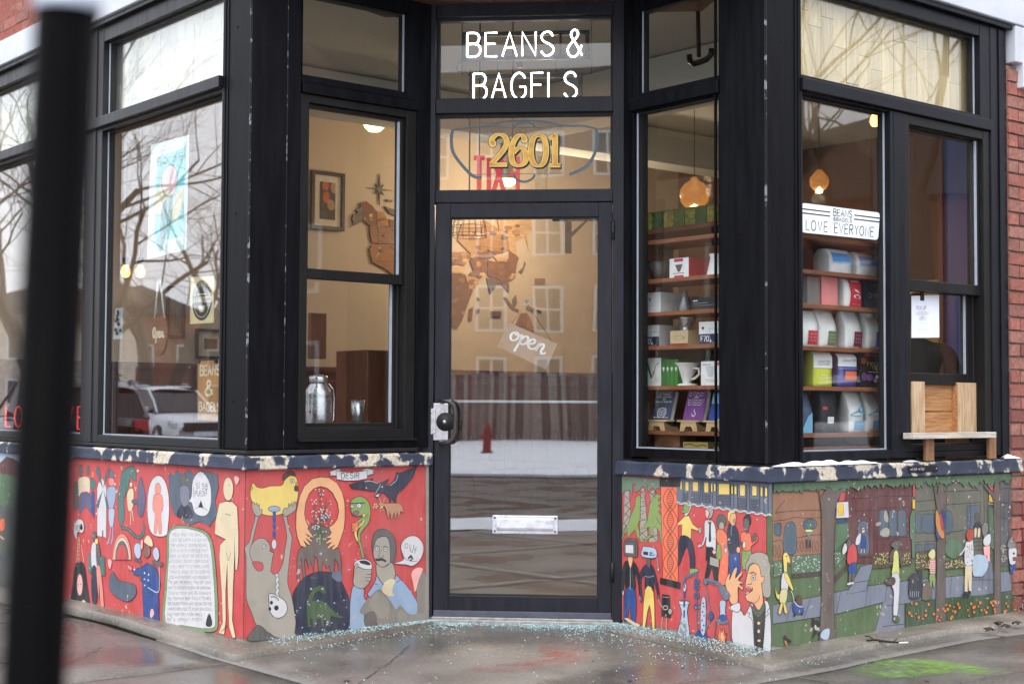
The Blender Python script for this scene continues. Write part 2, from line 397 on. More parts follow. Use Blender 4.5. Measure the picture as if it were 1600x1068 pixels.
for i in range(len(Rs)-1):
    for j in range(len(Ls)-1):
        r0, r1, l0, l1 = Rs[i]+.006, Rs[i+1]-.006, Ls[j]+.006, Ls[j+1]-.006
        if r0 > 5.0 and l0 > 4.2: continue
        if r0 > 3.2 and l0 > 5.9: continue
        if l0 > 9 or r0 > 9.5 or (r0 < -.3 and l0 < 2): pass
        if r0 > 3.2 and r0 < 5 and l0 > 4 : r1, l1 = 5.7, 6.7      # entrance slab runs up to the door
        if r0 > 3.2 and r0 < 5 and l0 < 4.1 and l0 > 2: l1 = 4.138
        nx = ny = 14; V = []; Fc = []
        for a in range(nx+1):
            for b_ in range(ny+1):
                R, Lc = r0+(r1-r0)*a/nx, l0+(l1-l0)*b_/ny
                ed = .008 if a in (0, nx) or b_ in (0, ny) else 0
                V.append((R, Lc, gz(R, Lc)-ed+.002*noise.noise((R*2, Lc*2, i))))
        for a in range(nx):
            for b_ in range(ny):
                q = a*(ny+1)+b_; Fc.append((q, q+ny+1, q+ny+2, q+1))
        k = len(V); rim = [a*(ny+1) for a in range(nx+1)]+[nx*(ny+1)+b_ for b_ in range(1, ny+1)]+[a*(ny+1)+ny for a in range(nx-1, -1, -1)]+[b_ for b_ in range(ny-1, 0, -1)]
        V += [(V[x][0], V[x][1], -.4) for x in rim]
        for q in range(len(rim)): Fc.append((rim[q], k+q, k+(q+1) % len(rim), rim[(q+1) % len(rim)]))
        s_ = MB().add(V, Fc, smooth=False); s_.sm = [True]*(nx*ny)+[False]*len(rim)
        build(s_, 'slab', m_pave, pavement, PLAN)
# concrete apron round the foot of the walls, following their plan
def apron(name, inner, outer, drop=.032):
    a = MB(); V = []; n = len(inner)
    sub_i, sub_o = [], []
    for q in range(n-1):
        for k in range(12):
            u = k/12
            sub_i.append((inner[q][0]+(inner[q+1][0]-inner[q][0])*u, inner[q][1]+(inner[q+1][1]-inner[q][1])*u))
            sub_o.append((outer[q][0]+(outer[q+1][0]-outer[q][0])*u, outer[q][1]+(outer[q+1][1]-outer[q][1])*u))
    sub_i.append(inner[-1]); sub_o.append(outer[-1])
    for (ir, il), (orr, ol) in zip(sub_i, sub_o):
        g = gz(orr, ol); gi = min(-.022, g+.042)+.005*noise.noise((ir*5, il*5, 2))
        w_ = .012*noise.noise((orr*4, ol*4, 5)); dr, dl = orr-ir, ol-il; ln = math.hypot(dr, dl) or 1
        orr += dr/ln*w_; ol += dl/ln*w_
        for f_, zz in ((0, gi+.004), (.45, gi-.003), (.92, g+drop*.85), (.98, g+drop*.6), (1.0, g-.02)):
            V.append((ir+(orr-ir)*f_, il+(ol-il)*f_, zz))
    m5 = len(sub_i); Fc = []
    for q in range(m5-1):
        for k in range(4):
            Fc.append((q*5+k, q*5+k+1, (q+1)*5+k+1, (q+1)*5+k))
    a.add(V, Fc, smooth=True)
    o = build(a, 'apron_kerb', m_apron, pavement, PLAN); return o
apron('a', [(3.49, 8.25), (3.49, 6.15), (4.54, 6.15)], [(3.40, 8.25), (3.325, 5.985), (4.5, 6.03)])
apron('b', [(5.26, 5.43), (5.26, 4.49), (7.6, 4.49)], [(5.12, 5.45), (5.05, 4.29), (7.6, 4.31)])
# spray-paint and chalk marks on the wet slabs (real marks with their own shape)
def mark(name, rgb, pts, lab, amax=.58):
    m_, t, b = newmat(name+'_paint'); nn = noise_node(t, 30, 8); n2 = noise_node(t, 6, 4)
    mu = t.nodes.new('ShaderNodeMath'); mu.operation = 'MULTIPLY'; t.links.new(nn.outputs[0], mu.inputs[0]); t.links.new(n2.outputs[0], mu.inputs[1])
    b.inputs['Base Color'].default_value = (*lin(rgb), 1); b.inputs['Roughness'].default_value = .5
    at_ = t.nodes.new('ShaderNodeAttribute'); at_.attribute_name = 'spray'
    m3 = t.nodes.new('ShaderNodeMath'); m3.operation = 'MULTIPLY'; t.links.new(ramp(t, mu.outputs[0], .15, .36, 0, amax), m3.inputs[0]); t.links.new(at_.outputs['Fac'], m3.inputs[1])
    t.links.new(m3.outputs[0], b.inputs['Alpha'])
    q = MB(); pp = smooth(pts, True, 5); c = (sum(a for a, b_ in pp)/len(pp), sum(b_ for a, b_ in pp)/len(pp))
    V = [(c[0], c[1], gz(*c)+.006)]
    for rr in (.35, .7, 1):
        V += [(c[0]+(a-c[0])*rr, c[1]+(b_-c[1])*rr, gz(c[0]+(a-c[0])*rr, c[1]+(b_-c[1])*rr)+.006) for a, b_ in pp]
    n_ = len(pp); Fc = [(0, 1+i, 1+(i+1) % n_) for i in range(n_)]
    for k in range(2):
        for i in range(n_): Fc.append((1+k*n_+i, 1+(k+1)*n_+i, 1+(k+1)*n_+(i+1) % n_, 1+k*n_+(i+1) % n_))
    q.add(V, Fc)
    o = build(q, name, m_, pavement, PLAN); al = o.data.attributes.new('spray', 'FLOAT', 'POINT')      # paint coverage thins out to the rim
    for i, vv in enumerate([1.0]+[1.0]*n_+[.85]*n_+[0.0]*n_): al.data[i].value = vv
def gpt(px, py):
    z = -.07; d = ray(px, py); t_ = (z-CAMZ)/d.z; p_ = Vector((d.x*t_, d.y*t_)); return (p_.dot(dR), p_.dot(dL))
mark('green_spray_paint', (122, 178, 48), [gpt(*p_) for p_ in P('1322,1047 1356,1034 1430,1031 1500,1036 1580,1044 1560,1056 1480,1054 1420,1060 1360,1060')], '')
mark('red_spray_paint', (190, 70, 62), [gpt(*p_) for p_ in P('840,1010 900,1006 928,1017 920,1034 860,1046 780,1052 700,1048 760,1042 850,1036 895,1024 880,1016')], '', .26)

# cracks, gum spots and grit on the slabs
m_crk = plain('crack_dark', (52, 48, 44), .8); r_ = random.Random(77)
def flat_line(name, pts, wd, mat):
    V = []; Fc = []
    for i, (a, b_) in enumerate(pts):
        p0_, p1_ = pts[max(0, i-1)], pts[min(len(pts)-1, i+1)]; dx, dy = p1_[0]-p0_[0], p1_[1]-p0_[1]; l = math.hypot(dx, dy) or 1; h = wd*r_.uniform(.3, 1)/2
        V += [(a-dy/l*h, b_+dx/l*h, gz(a, b_)+.0045), (a+dy/l*h, b_-dx/l*h, gz(a, b_)+.0045)]
    for i in range(len(pts)-1): Fc.append((2*i, 2*i+2, 2*i+3, 2*i+1))
    build(MB().add(V, Fc), name, mat, pavement, PLAN)
for a, b_ in (((1060, 1068), (1330, 1034)), ((560, 1068), (640, 1012)), ((160, 1010), (40, 1068)), ((1500, 1068), (1600, 1046))):
    A_, B_ = Vector(gpt(*a)), Vector(gpt(*b_)); n = 26; pts = []
    for i in range(n+1): q = A_.lerp(B_, i/n); pts.append((q.x+.018*noise.noise((i*.5, a[0], 0)), q.y+.018*noise.noise((i*.5, a[1], 5))))
    flat_line('crack', pts, .005, m_crk)
for i in range(26):
    R, Lc = r_.uniform(2.2, 6.6), r_.uniform(3.4, 5.7)
    if R > 5.0 and Lc > 4.2: continue
    rr = r_.uniform(.006, .014); build(MB().add([(R+rr*math.cos(t_)*r_.uniform(.8, 1.2), Lc+rr*math.sin(t_)*r_.uniform(.8, 1.2), gz(R, Lc)+.0048) for t_ in [k*math.pi/5 for k in range(10)]], [tuple(range(10))]), 'gum_spot', m_crk, pavement, PLAN)

# ================================================================== the corner shop
shop = empty('corner_shop', T(0, 6.8, 0), label='brick corner shop with black framed windows, glazed corner door and painted mural base', cat='shop')
m_post = plain('black_frame_paint', (17, 18, 23), .36, var=.4, scale=9, spec=.42, streak=(3, 3, .35))  # the black paint toned lighter and glossier for the sky-lit left side
m_deep = plain('black_post_paint', (13, 14, 18), .42, var=.45, scale=9, spec=.1, streak=(3, 3, .35))  # same black paint, shade put into a darker, duller tone
m_dk2 = plain('navy_black_frame', (20, 22, 29), .4, var=.4, scale=9, spec=.18, streak=(3, 3, .35))
m_bronze = plain('dark_bronze_frame', (30, 29, 29), .36, var=.12, scale=8, spec=.16)
m_door = plain('charcoal_door_aluminium', (34, 35, 42), .38, var=.22, scale=9, spec=.2, streak=(3, 3, .5))
m_bead = plain('grey_glazing_bead', (158, 166, 178), .4, var=.08)
m_gask = plain('black_gasket', (14, 14, 16), .6)
m_glass = glass_mat()
m_glassw = glass_mat('street_glass', 2.1, tint=(.95, .97, .97))
m_glassd = glass_mat('door_glass', 2.15, tint=(.93, .95, .95))
m_steel = plain('brushed_steel', (196, 197, 202), .28, metal=.9, var=.06, scale=40)
m_white = plain('white_stone_paint', (196, 200, 208), .7, var=.08, scale=5, bmp=.002)
def concrete_wall():
    m_, t, b = newmat('bare_concrete_wall'); n1 = noise_node(t, 3, 8); n2 = noise_node(t, 60, 6)
    t.links.new(mixc(t, ramp(t, n1.outputs[0], .3, .7), lin((116, 110, 102)), lin((160, 154, 145))), b.inputs['Base Color'])
    b.inputs['Roughness'].default_value = .85; bump(t, b, n2.outputs[0], .003, .5); MATS['cw'] = m_; return m_
m_conc = concrete_wall()
def peeling():
    m_, t, b = newmat('peeling_navy_paint')
    n1 = noise_node(t, 13, 10); n2 = noise_node(t, 3.3, 3); n3 = noise_node(t, 70, 6)
    g = t.nodes.new('ShaderNodeTexCoord'); sx = t.nodes.new('ShaderNodeSeparateXYZ'); t.links.new(g.outputs['Object'], sx.inputs[0])
    edge = ramp(t, sx.outputs['Z'], .045, .07, 0, .10)            # wear starts at the worn top edge
    a1 = t.nodes.new('ShaderNodeMath'); a1.operation = 'MULTIPLY_ADD'; a1.inputs[1].default_value = .75; t.links.new(n2.outputs[0], a1.inputs[0]); t.links.new(n1.outputs[0], a1.inputs[2])
    a2 = t.nodes.new('ShaderNodeMath'); a2.operation = 'ADD'; t.links.new(a1.outputs[0], a2.inputs[0]); t.links.new(edge, a2.inputs[1])
    chip = ramp(t, a2.outputs[0], .965, .985)
    under = mixc(t, ramp(t, n3.outputs[0], .4, .65), lin((206, 196, 176)), lin((168, 160, 148)))
    navy = mixc(t, ramp(t, n1.outputs[0], .3, .7), lin((40, 47, 64)), lin((56, 64, 84)))
    navy = mixc(t, ramp(t, a2.outputs[0], .935, .96), navy, lin((104, 108, 118)))
    t.links.new(mixc(t, chip, navy, under), b.inputs['Base Color']); b.inputs['Roughness'].default_value = .55
    inv = ramp(t, a2.outputs[0], .96, .99, 1, 0); bump(t, b, inv, .0015, .6)
    MATS['peel'] = m_; return m_
m_peel = peeling()
ZS = {'WL': (.777, .845, .869), 'FL': (.777, .843, .869), 'FR': (.737, .81, .819), 'WR': (.735, .81, .819)}   # sill bottom, sill top, frame bottom
# ---- mural walls (concrete), one per face
WALLS = {}
for nm, pl, s0, s1 in (('mural_wall', 'WL', -10.6, -6.132), ('mural_wall', 'FL', 3.475, 4.55), ('mural_wall', 'FR', -5.45, -4.477), ('mural_wall', 'WR', 5.245, 7.36)):
    b_ = MB(); y1 = .2
    if pl in ('FL', 'WR'): b_.prism([(s0+.001, .002), (s1, .002), (s1, y1), (s0+.19, y1)], -.35, ZS[pl][0]+.004)
    else: b_.prism([(s0, .002), (s1-.001, .002), (s1-.19, y1), (s0, y1)], -.35, ZS[pl][0]+.004)
    WALLS[pl] = build(b_, nm, m_conc, shop, FRAME[pl])
WALLS['WL']['label'] = 'red mural wall on the left street side with the white text scroll'
WALLS['FL']['label'] = 'red mural wall left of the door with yellow hen and moustached man'
WALLS['FR']['label'] = 'red mural wall right of the door with train and scientist'
WALLS['WR']['label'] = 'mural wall of a leafy street with brownstones and tulips'
# ---- sills with worn arrises
OV = .026
def sill(pl, s0, s1, m0, m1):
    zb, zt, _ = ZS[pl]; n = max(6, int((s1-s0)/.03)); V = []; Fc = []
    for i in range(n+1):
        u = i/n; ss = s0+(s1-s0)*u; j = .004*noise.noise((ss*7, zb, 3)); k = .003*noise.noise((ss*23, 4, zb))
        e = -OV+j*.5
        prof = [(.06, zb), (e+.002, zb+k*.4), (e-.002, zb+.006), (e, zb+.03), (e+.001, zt-.012+k), (e+.008, zt-.003+k), (.02, zt+.002+k), (.1, zt+.006)]
        # mitre at both ends
        for y, z in prof: V.append((ss+(m0*y*(1-u) + m1*y*u if True else 0), y, z-zb))
    p_ = 8
    for i in range(n):
        for q in range(p_-1): Fc.append((i*p_+q, (i+1)*p_+q, (i+1)*p_+q+1, i*p_+q+1))
    Fc += [tuple(range(p_))[::-1], tuple(n*p_+q for q in range(p_))]
    mb = MB().add(V, Fc, smooth=False)
    o = build(mb, 'sill', m_peel, shop, FRAME[pl] @ T(0, 0, zb)); return o
sill('WL', -10.6, -6.13, 0, -1); sill('FL', 3.473, 4.545, 1, 0); sill('FR', -5.46, -4.475, 0, -1); sill('WR', 5.243, 7.352, 1, 0)
# ---- corner posts (plan outlines in R, L)
def post(pts, z0, z1, lab=None, mat=m_deep, bev=.006):
    o = build(MB().prism(pts, z0, z1), 'corner_post', mat, shop, PLAN, bev)
    if lab: o['label'] = lab
post([(RL_, 6.13), (RL_, 6.395), (RL_+.11, 6.395), (RL_+.11, 6.24), (3.755, 6.24), (3.755, 6.13)], .869, 3.2, 'thick black post at the left mural corner')
post([(RR_, LR_), (RR_, 4.764), (RR_+.11, 4.764), (RR_+.11, 4.585), (5.497, 4.585), (5.497, LR_)], .819, 3.2, 'thick black post at the right mural corner')
for (x, y) in ((3.70, 6.127), (3.4705, 6.33)):
    pass
# thin cover strips that show as lines on the posts
for pl, s_, z0 in (('WL', -6.345, .869), ('WL', -6.375, .869), ('FL', 3.68, .869), ('FR', -4.79, .819), ('WR', 5.455, .819), ('WR', 5.478, .819)):
    build(MB().box(s_-.004, s_+.004, -.004, .01, z0, 3.2), 'cover_strip', m_deep, shop, FRAME[pl], .001)
m_, t, b_n = newmat('worn_edge_paint'); n1_ = noise_node(t, 22, 8)
t.links.new(mixc(t, ramp(t, n1_.outputs[0], .57, .64), lin((16, 17, 20)), lin((136, 138, 144))), b_n.inputs['Base Color']); b_n.inputs['Roughness'].default_value = .5; m_worn = m_
for pl, s_, z0 in (('FL', 3.4765, .869), ('FL', 3.6745, .869), ('FR', -4.4785, .819), ('WR', 5.2475, .819), ('WL', -6.134, .869)):
    build(MB().box(s_-.0016, s_+.0016, -.0022, .003, z0+.002, 3.19), 'worn_edge', m_worn, shop, FRAME[pl])
for pl, ss, zz in (('WL', (-6.26,), (1.1, 2.0, 2.9)), ('FL', (3.58,), (1.0, 1.9, 2.8)), ('FR', (-4.64,), (1.0, 1.9, 2.8)), ('WR', (5.36,), (1.0, 1.9, 2.8))):
    for a_ in ss:
        for z_ in zz: build(MB().lathe([(0, .0022), (.005, .0018), (.006, 0)], 10), 'screw', m_deep, shop, FRAME[pl] @ T(a_, -.001, z_) @ RX(math.pi/2))
# black ledge trim between frame and sill
for pl, s0, s1 in (('WL', -10.6, -6.12), ('FL', 3.465, 4.46), ('FR', -5.4, -4.465), ('WR', 5.235, 7.26)):
    zb = ZS[pl][2]; build(MB().box(s0, s1, -.012, .05, ZS[pl][1]+.006, zb-.001), 'ledge_trim', m_gask, shop, FRAME[pl], .003)

def window(pl, name, lab, s0, s1, z0, z1, fw_, mat, y0=.0, y1=.078, glass_y=.055, gmat=None, bead=None, inner=None, fixed_rail=None):
    """rectangular frame (outer s0..s1, z0..z1; widths l,r,b,t) + pane + grey bead"""
    l, r, b_, t_ = fw_; g = MB()
    g.box(s0, s0+l, y0, y1, z0, z1); g.box(s1-r, s1, y0, y1, z0, z1)
    g.box(s0+l, s1-r, y0+.002, y1-.002, z0, z0+b_); g.box(s0+l, s1-r, y0+.002, y1-.002, z1-t_, z1)
    a0, a1, c0, c1 = s0+l, s1-r, z0+b_, z1-t_
    # dark rebate step in front of the pane
    e = .012
    g.box(a0, a0+e, glass_y-.022, glass_y+.012, c0, c1, 1); g.box(a1-e, a1, glass_y-.022, glass_y+.012, c0, c1, 1)
    g.box(a0+e, a1-e, glass_y-.022, glass_y+.012, c0, c0+e*.7, 1); g.box(a0+e, a1-e, glass_y-.022, glass_y+.012, c1-e, c1, 1)
    w_ = build(g, name, [mat, m_gask], shop, FRAME[pl], .003)
    w_['label'] = lab
    pane = build(MB().box(a0+.004, a1-.004, glass_y, glass_y+.006, c0+.004, c1-.004), 'pane', gmat or m_glass, w_, FRAME[pl])
    for side in (bead or ()):
        if side == 'l': q = (a0+e*.2, a0+e*.9, glass_y-.026, glass_y-.018, c0+.005, c1-.003)
        elif side == 'r': q = (a1-e*.9, a1-e*.1, glass_y-.026, glass_y-.018, c0+.005, c1-.003)
        elif side == 'b': q = (a0+.004, a1-.004, glass_y-.03, glass_y-.022, c0+.001, c0+.007)
        build(MB().box(*q), 'glazing_bead', m_bead, w_, FRAME[pl])
    return w_, pane
# left street side
W_LT, PANE_LT = window('WL', 'window', 'upper left street window showing cream boards and bare branches', -7.86, -6.395, 2.66, 3.2, (.075, .01, .03, .085), m_post, glass_y=.06, bead='l', gmat=m_glassw)
W_L, PANE_L = window('WL', 'window', 'large left street window with poster and hanging wooden signs', -7.86, -6.395, .869, 2.64, (.075, .012, .043, .03), m_post, glass_y=.06, bead='lb', gmat=m_glassw)
window('WL', 'window', 'upper far left window beyond the foreground pole', -9.75, -7.90, 2.66, 3.2, (.06, .1, .03, .085), m_post, glass_y=.06, bead='r', gmat=m_glassw)
W_L2, PANE_L2 = window('WL', 'window', 'far left window with red neon lettering', -9.75, -7.90, .869, 2.64, (.06, .12, .043, .03), m_post, glass_y=.06, bead='b', gmat=m_glassw)
build(MB().box(-10.6, -6.395, -.028, .03, 2.628, 2.686), 'transom_bar', m_post, shop, FRAME['WL'], .004)
build(MB().box(-10.6, -9.75, 0, .1, .869, 3.2), 'corner_post', m_post, shop, FRAME['WL'], .004)
build(MB().box(-7.90, -7.86, -.006, .08, .869, 3.2), 'mullion', m_post, shop, FRAME['WL'], .004)
build(MB().box(-10.6, -6.12, -.03, .06, 3.2, 3.226), 'head_trim', m_post, shop, FRAME['WL'], .004)
# left of the door
window('FL', 'window', 'fixed upper pane above the left sash window', 3.757, 4.45, 2.655, 3.17, (.002, .068, .035, .072), m_deep, glass_y=.05, bead='r')
build(MB().box(3.757, 4.46, -.012, .05, 2.6, 2.652), 'transom_bar', m_deep, shop, FRAME['FL'], .004)
W_DH, _p = window('FL', 'sash_window', 'dark sash window left of the door', 3.757, 4.45, .915, 2.6, (.045, .062, .05, .04), m_bronze, y0=.006, glass_y=.085, gmat=m_glass)
bpy.data.objects.remove(_p)
def sash(par, pl, s0, s1, z0, z1, w4, y0, nm, bead, mat=m_bronze):
    l, r, b_, t_ = w4; g = MB()
    g.box(s0, s0+l, y0, y0+.04, z0, z1); g.box(s1-r, s1, y0, y0+.04, z0, z1); g.box(s0+l, s1-r, y0+.001, y0+.039, z0, z0+b_); g.box(s0+l, s1-r, y0+.001, y0+.039, z1-t_, z1)
    o = build(g, nm, mat, par, FRAME[pl], .003)
    a0, a1, c0, c1 = s0+l, s1-r, z0+b_, z1-t_
    # panes are siblings of the sash (third level)
    p_ = build(MB().box(a0-.003, a1+.003, y0+.018, y0+.024, c0-.003, c1+.003), 'pane', m_glass, par, FRAME[pl])
    if bead: build(MB().box(a1-.012, a1-.001, y0+.006, y0+.016, c0+.002, c1-.002), 'glazing_bead', m_bead, par, FRAME[pl])
    return o
sash(W_DH, 'FL', 3.803, 4.387, 1.70, 2.559, (.016, .02, .05, .018), .03, 'upper_sash', True)
sash(W_DH, 'FL', 3.803, 4.387, .966, 1.735, (.006, .028, .028, .03), .075, 'lower_sash', True)
build(MB().box(3.757, 4.455, -.016, .02, .905, .917), 'ledge_trim', m_bronze, shop, FRAME['FL'], .002)
build(MB().box(3.757, 4.46, .004, .1, .869, .906), 'bottom_rail', m_deep, shop, FRAME['FL'], .002)
build(MB().prism([(4.451, 0), (4.535, 0), (4.58, .045), (4.58, .12), (4.451, .12)], .869, 3.17), 'jamb_post', m_deep, shop, FRAME['FL'], .002)
# right of the door
window('FR', 'window', 'fixed upper pane above the right display window', -5.36, -4.764, 2.652, 3.17, (.046, .002, .02, .072), m_deep, glass_y=.05, bead='l')
window('FR', 'window', 'right display window with brewing gear on wooden shelves', -5.375, -4.764, .83, 2.585, (.024, .004, .043, .004), m_deep, glass_y=.05, bead='lb')
build(MB().box(-5.37, -4.764, -.012, .05, 2.587, 2.65), 'transom_bar', m_deep, shop, FRAME['FR'], .004)
build(MB().prism([(-5.42, 0), (-5.364, 0), (-5.364, .12), (-5.5, .12), (-5.48, .06)], .819, 3.17), 'jamb_post', m_deep, shop, FRAME['FR'], .002)
# right street side
window('WR', 'window', 'wide upper pane with pale vertical boards behind it', 5.497, 7.10, 2.65, 3.17, (.004, .092, .017, .07), m_dk2, glass_y=.06, bead='r')
window('WR', 'window', 'shelf window of coffee bags on the right street side', 5.497, 6.225, .83, 2.585, (.012, .026, .043, .006), m_dk2, glass_y=.06, bead='rb')
build(MB().box(5.497, 7.1, -.016, .04, 2.59, 2.65), 'transom_bar', m_dk2, shop, FRAME['WR'], .004)
build(MB().box(6.227, 6.335, 0, .1, .83, 2.588), 'mullion', m_dk2, shop, FRAME['WR'], .004)
W_PU, _p = window('WR', 'sash_window', 'pick-up sash window with paper notice and wooden boards', 6.337, 7.1, .86, 2.588, (.028, .062, .03, .05), m_bronze, y0=.004, glass_y=.09)
bpy.data.objects.remove(_p)
sash(W_PU, 'WR', 6.36, 7.042, 1.69, 2.545, (.012, .02, .055, .012), .03, 'upper_sash', True)
sash(W_PU, 'WR', 6.36, 7.03, 1.205, 1.72, (.01, .055, .06, .03), .074, 'lower_sash', True)
build(MB().box(7.102, 7.26, -.004, .1, .83, 3.17), 'jamb_post', m_dk2, shop, FRAME['WR'], .005)
build(MB().box(7.175, 7.182, -.01, .02, .83, 3.17), 'cover_strip', m_deep, shop, FRAME['WR'], .001)
build(MB().box(5.24, 7.285, -.03, .06, 3.172, 3.2), 'head_trim', m_dk2, shop, FRAME['WR'], .004)
build(MB().box(6.34, 7.1, .002, .1, .83, .858), 'bottom_rail', m_dk2, shop, FRAME['WR'], .002)

# ================================================================== door set
D = DOORF
g = MB(); g.box(-.082, -.012, -.012, .1, -.02, 3.17); g.box(.904, .995, -.012, .1, -.02, 3.17)
g.box(-.012, .904, .0, .1, 2.128, 2.19); g.box(-.012, .904, .0, .1, 2.592, 2.668); g.box(-.012, .904, .0, .1, 3.094, 3.17)
dfr = build(g, 'door_frame', m_door, shop, D, .003)
for z0, z1, lab in ((2.19, 2.592, 'pane over the door with gold street number'), (2.668, 3.094, 'topmost pane over the door with white neon sign')):
    g = MB(); g.box(-.012, .002, .035, .08, z0, z1); g.box(.89, .904, .035, .08, z0, z1); g.box(.002, .89, .036, .079, z0, z0+.008); g.box(.002, .89, .036, .079, z1-.014, z1)
    tw = build(g, 'transom_window', m_gask, shop, D); tw['label'] = lab
    build(MB().box(0, .893, .056, .062, z0+.004, z1-.006), 'pane', m_glass if z0 > 2.5 else m_glassd, tw, D)
    if z0 < 2.5: TW_NUM = tw
g = MB(); y0, y1 = .004, .05
g.box(-.009, .068, y0, y1, .014, 2.122); g.box(.832, .901, y0, y1, .014, 2.122)
g.box(.068, .832, y0+.001, y1-.001, .014, .118); g.box(.068, .832, y0+.001, y1-.001, 2.05, 2.122)
DOOR = build(g, 'door', m_door, shop, D, .003); DOOR['label'] = 'glazed charcoal aluminium entrance door with pull handle and letter slot'
build(MB().box(.066, .834, .026, .032, .116, 2.052), 'pane', m_glassd, DOOR, D)
g = MB(); g.box(.066, .074, .016, .03, .118, 2.05); g.box(.826, .834, .016, .03, .118, 2.05); g.box(.074, .826, .016, .03, .118, .126); g.box(.074, .826, .016, .03, 2.042, 2.05)
build(g, 'gasket', m_gask, DOOR, D)
build(MB().box(-.006, .9, -.004, .004, .012, .042), 'door_sweep', plain('grey_sweep', (74, 77, 90), .4), DOOR, D, .002)
for s_ in (.1, .28, .47, .66, .84): build(MB().lathe([(0, -.002), (.006, -.001), (.006, .002)], 10, (0, 0, 0)), 'screw', m_steel, DOOR, D @ T(s_, -.0045, .03) @ RX(math.pi/2))
for z in (.2, 1.93): 
    build(MB().tube([(.905, -.016, z), (.905, -.016, z+.1)], .009, 10).tube([(.905, -.016, z+.034), (.905, -.016, z+.037)], .0105, 10).tube([(.905, -.016, z+.066), (.905, -.016, z+.069)], .0105, 10), 'hinge', m_gask, DOOR, D)
# latch guard plate, lock cylinder and pull
hz = 1.0; hs_ = -.016
g = MB().prism([(-.034, -.094), (.046, -.094), (.05, -.088), (.05, .09), (.046, .094), (-.034, .094), (-.039, .088), (-.039, -.088)], -.004, .0, 'y')
build(g, 'lock_plate', m_steel, DOOR, D @ T(hs_+.03, 0, hz), .0015)
g = MB().prism([(-.039, -.066), (-.02, -.062), (-.016, -.055), (-.016, .062), (-.02, .069), (-.039, .069)], -.013, -.004, 'y')
build(g, 'latch_guard', m_steel, DOOR, D @ T(hs_+.03, 0, hz), .003)
build(MB().lathe([(0, .009), (.01, .009), (.013, .008), (.024, .0075), (.027, .004), (.046, .003), (.048, 0)], 28), 'lock_rose', m_gask, DOOR, D @ T(.05, -.004, hz) @ RX(math.pi/2))
build(MB().lathe([(0, .012), (.0085, .0115), (.01, .008)], 18), 'lock_cylinder', m_steel, DOOR, D @ T(.046, -.004, hz) @ RX(math.pi/2))
hp = [(.03, -.004, hz+.105), (.03, -.035, hz+.108), (.045, -.052, hz+.108), (.075, -.06, hz+.105), (.1, -.062, hz+.085), (.108, -.062, hz+.05), (.108, -.062, hz-.05), (.1, -.062, hz-.085), (.075, -.06, hz-.105), (.045, -.052, hz-.108), (.03, -.035, hz-.108), (.03, -.004, hz-.105)]
build(MB().tube(hp, .0115, 12), 'pull_handle', plain('worn_bronze', (70, 66, 64), .3, metal=.6), DOOR, D)
build(MB().tube([(.045, .055, hz+.1), (.1, .07, hz+.1), (.115, .075, hz+.07), (.115, .075, hz-.07), (.1, .07, hz-.1), (.045, .055, hz-.1)], .0115, 12), 'inner_pull_handle', plain('worn_bronze', (70, 66, 64)), DOOR, D)
# letter slot
ms0, mz0 = on('DO', 769, 833); ms1, mz1 = on('DO', 871, 806)
g = MB().box(ms0, ms1, .012, .025, mz0, mz1)
msl = build(g, 'mail_slot', plain('mail_slot_silver', (208, 211, 220), .3, metal=.5), DOOR, D, .002)
build(MB().prism([(.004, mz0+.018), (.0, mz0+.03), (.004, mz1-.016), (.013, mz1-.012), (.013, mz0+.016)], ms0+.022, ms1-.022, 'x'), 'mail_slot_flap', plain('mail_slot_silver', (208, 211, 220)), DOOR, D, .002)
for a in (ms0+.012, ms1-.012):
    for c in (mz0+.012, mz1-.012): build(MB().lathe([(0, .002), (.005, .0015), (.005, 0)], 10), 'screw', m_gask, DOOR, D @ T(a, .0115, c) @ RX(math.pi/2))
# push bar seen through the glass
build(MB().box(.07, .83, .06, .075, 1.098, 1.112), 'push_rail', plain('pale_rail', (170, 178, 186), .35), DOOR, D, .003)
# threshold
build(MB().box(-.03, .94, -.03, .12, -.03, .0).box(-.03, .94, -.012, .1, -.001, .011), 'threshold', plain('worn_threshold', (150, 148, 146), .5, metal=.3, var=.3, scale=30), shop, D, .004)
# narrow glued seam lines beside the frame
# ================================================================== over the windows: white stone band, brick, soffit
def stone_band():
    for pl, s0, s1, zt in (('WL', -11.5, -6.13, 3.385), ('WR', 5.243, 8.6, 3.36)):
        zb = 3.228 if pl == 'WL' else 3.203; k = 0; a = s0
        while a < s1-.01:
            b2 = min(s1, a+1.42); build(MB().box(a+.003, b2-.003, -.05, .1, zb, zt), 'stone_block', m_white, shop, FRAME[pl], .006); a = b2
stone_band()
build(MB().box(7.29, 7.43, -.045, .1, 2.995, 3.198).box(7.36, 8.6, -.05, .1, 2.86, 3.197), 'stone_block', m_white, shop, FRAME['WR'], .006)
m_brick = [plain('red_brick_%d' % i, c, .85, var=.3, scale=45, bmp=.003) for i, c in enumerate([(140, 84, 72), (152, 94, 82), (122, 74, 66), (148, 102, 90), (132, 88, 78)])]
m_mort = plain('mortar', (122, 96, 88), .95, var=.2, scale=40)
me_br = []
for i in range(10):
    b_ = MB(); j = lambda q: rnd.uniform(-q, q)
    c8 = [(x+j(.0025), y+j(.004), z+j(.0025)) for z in (0, .061) for (x, y) in ((0, 0), (.193, 0), (.193, .09), (0, .09))]
    b_.hexa(c8); me_br.append(b_.mesh('brick', m_brick[i % 5]))
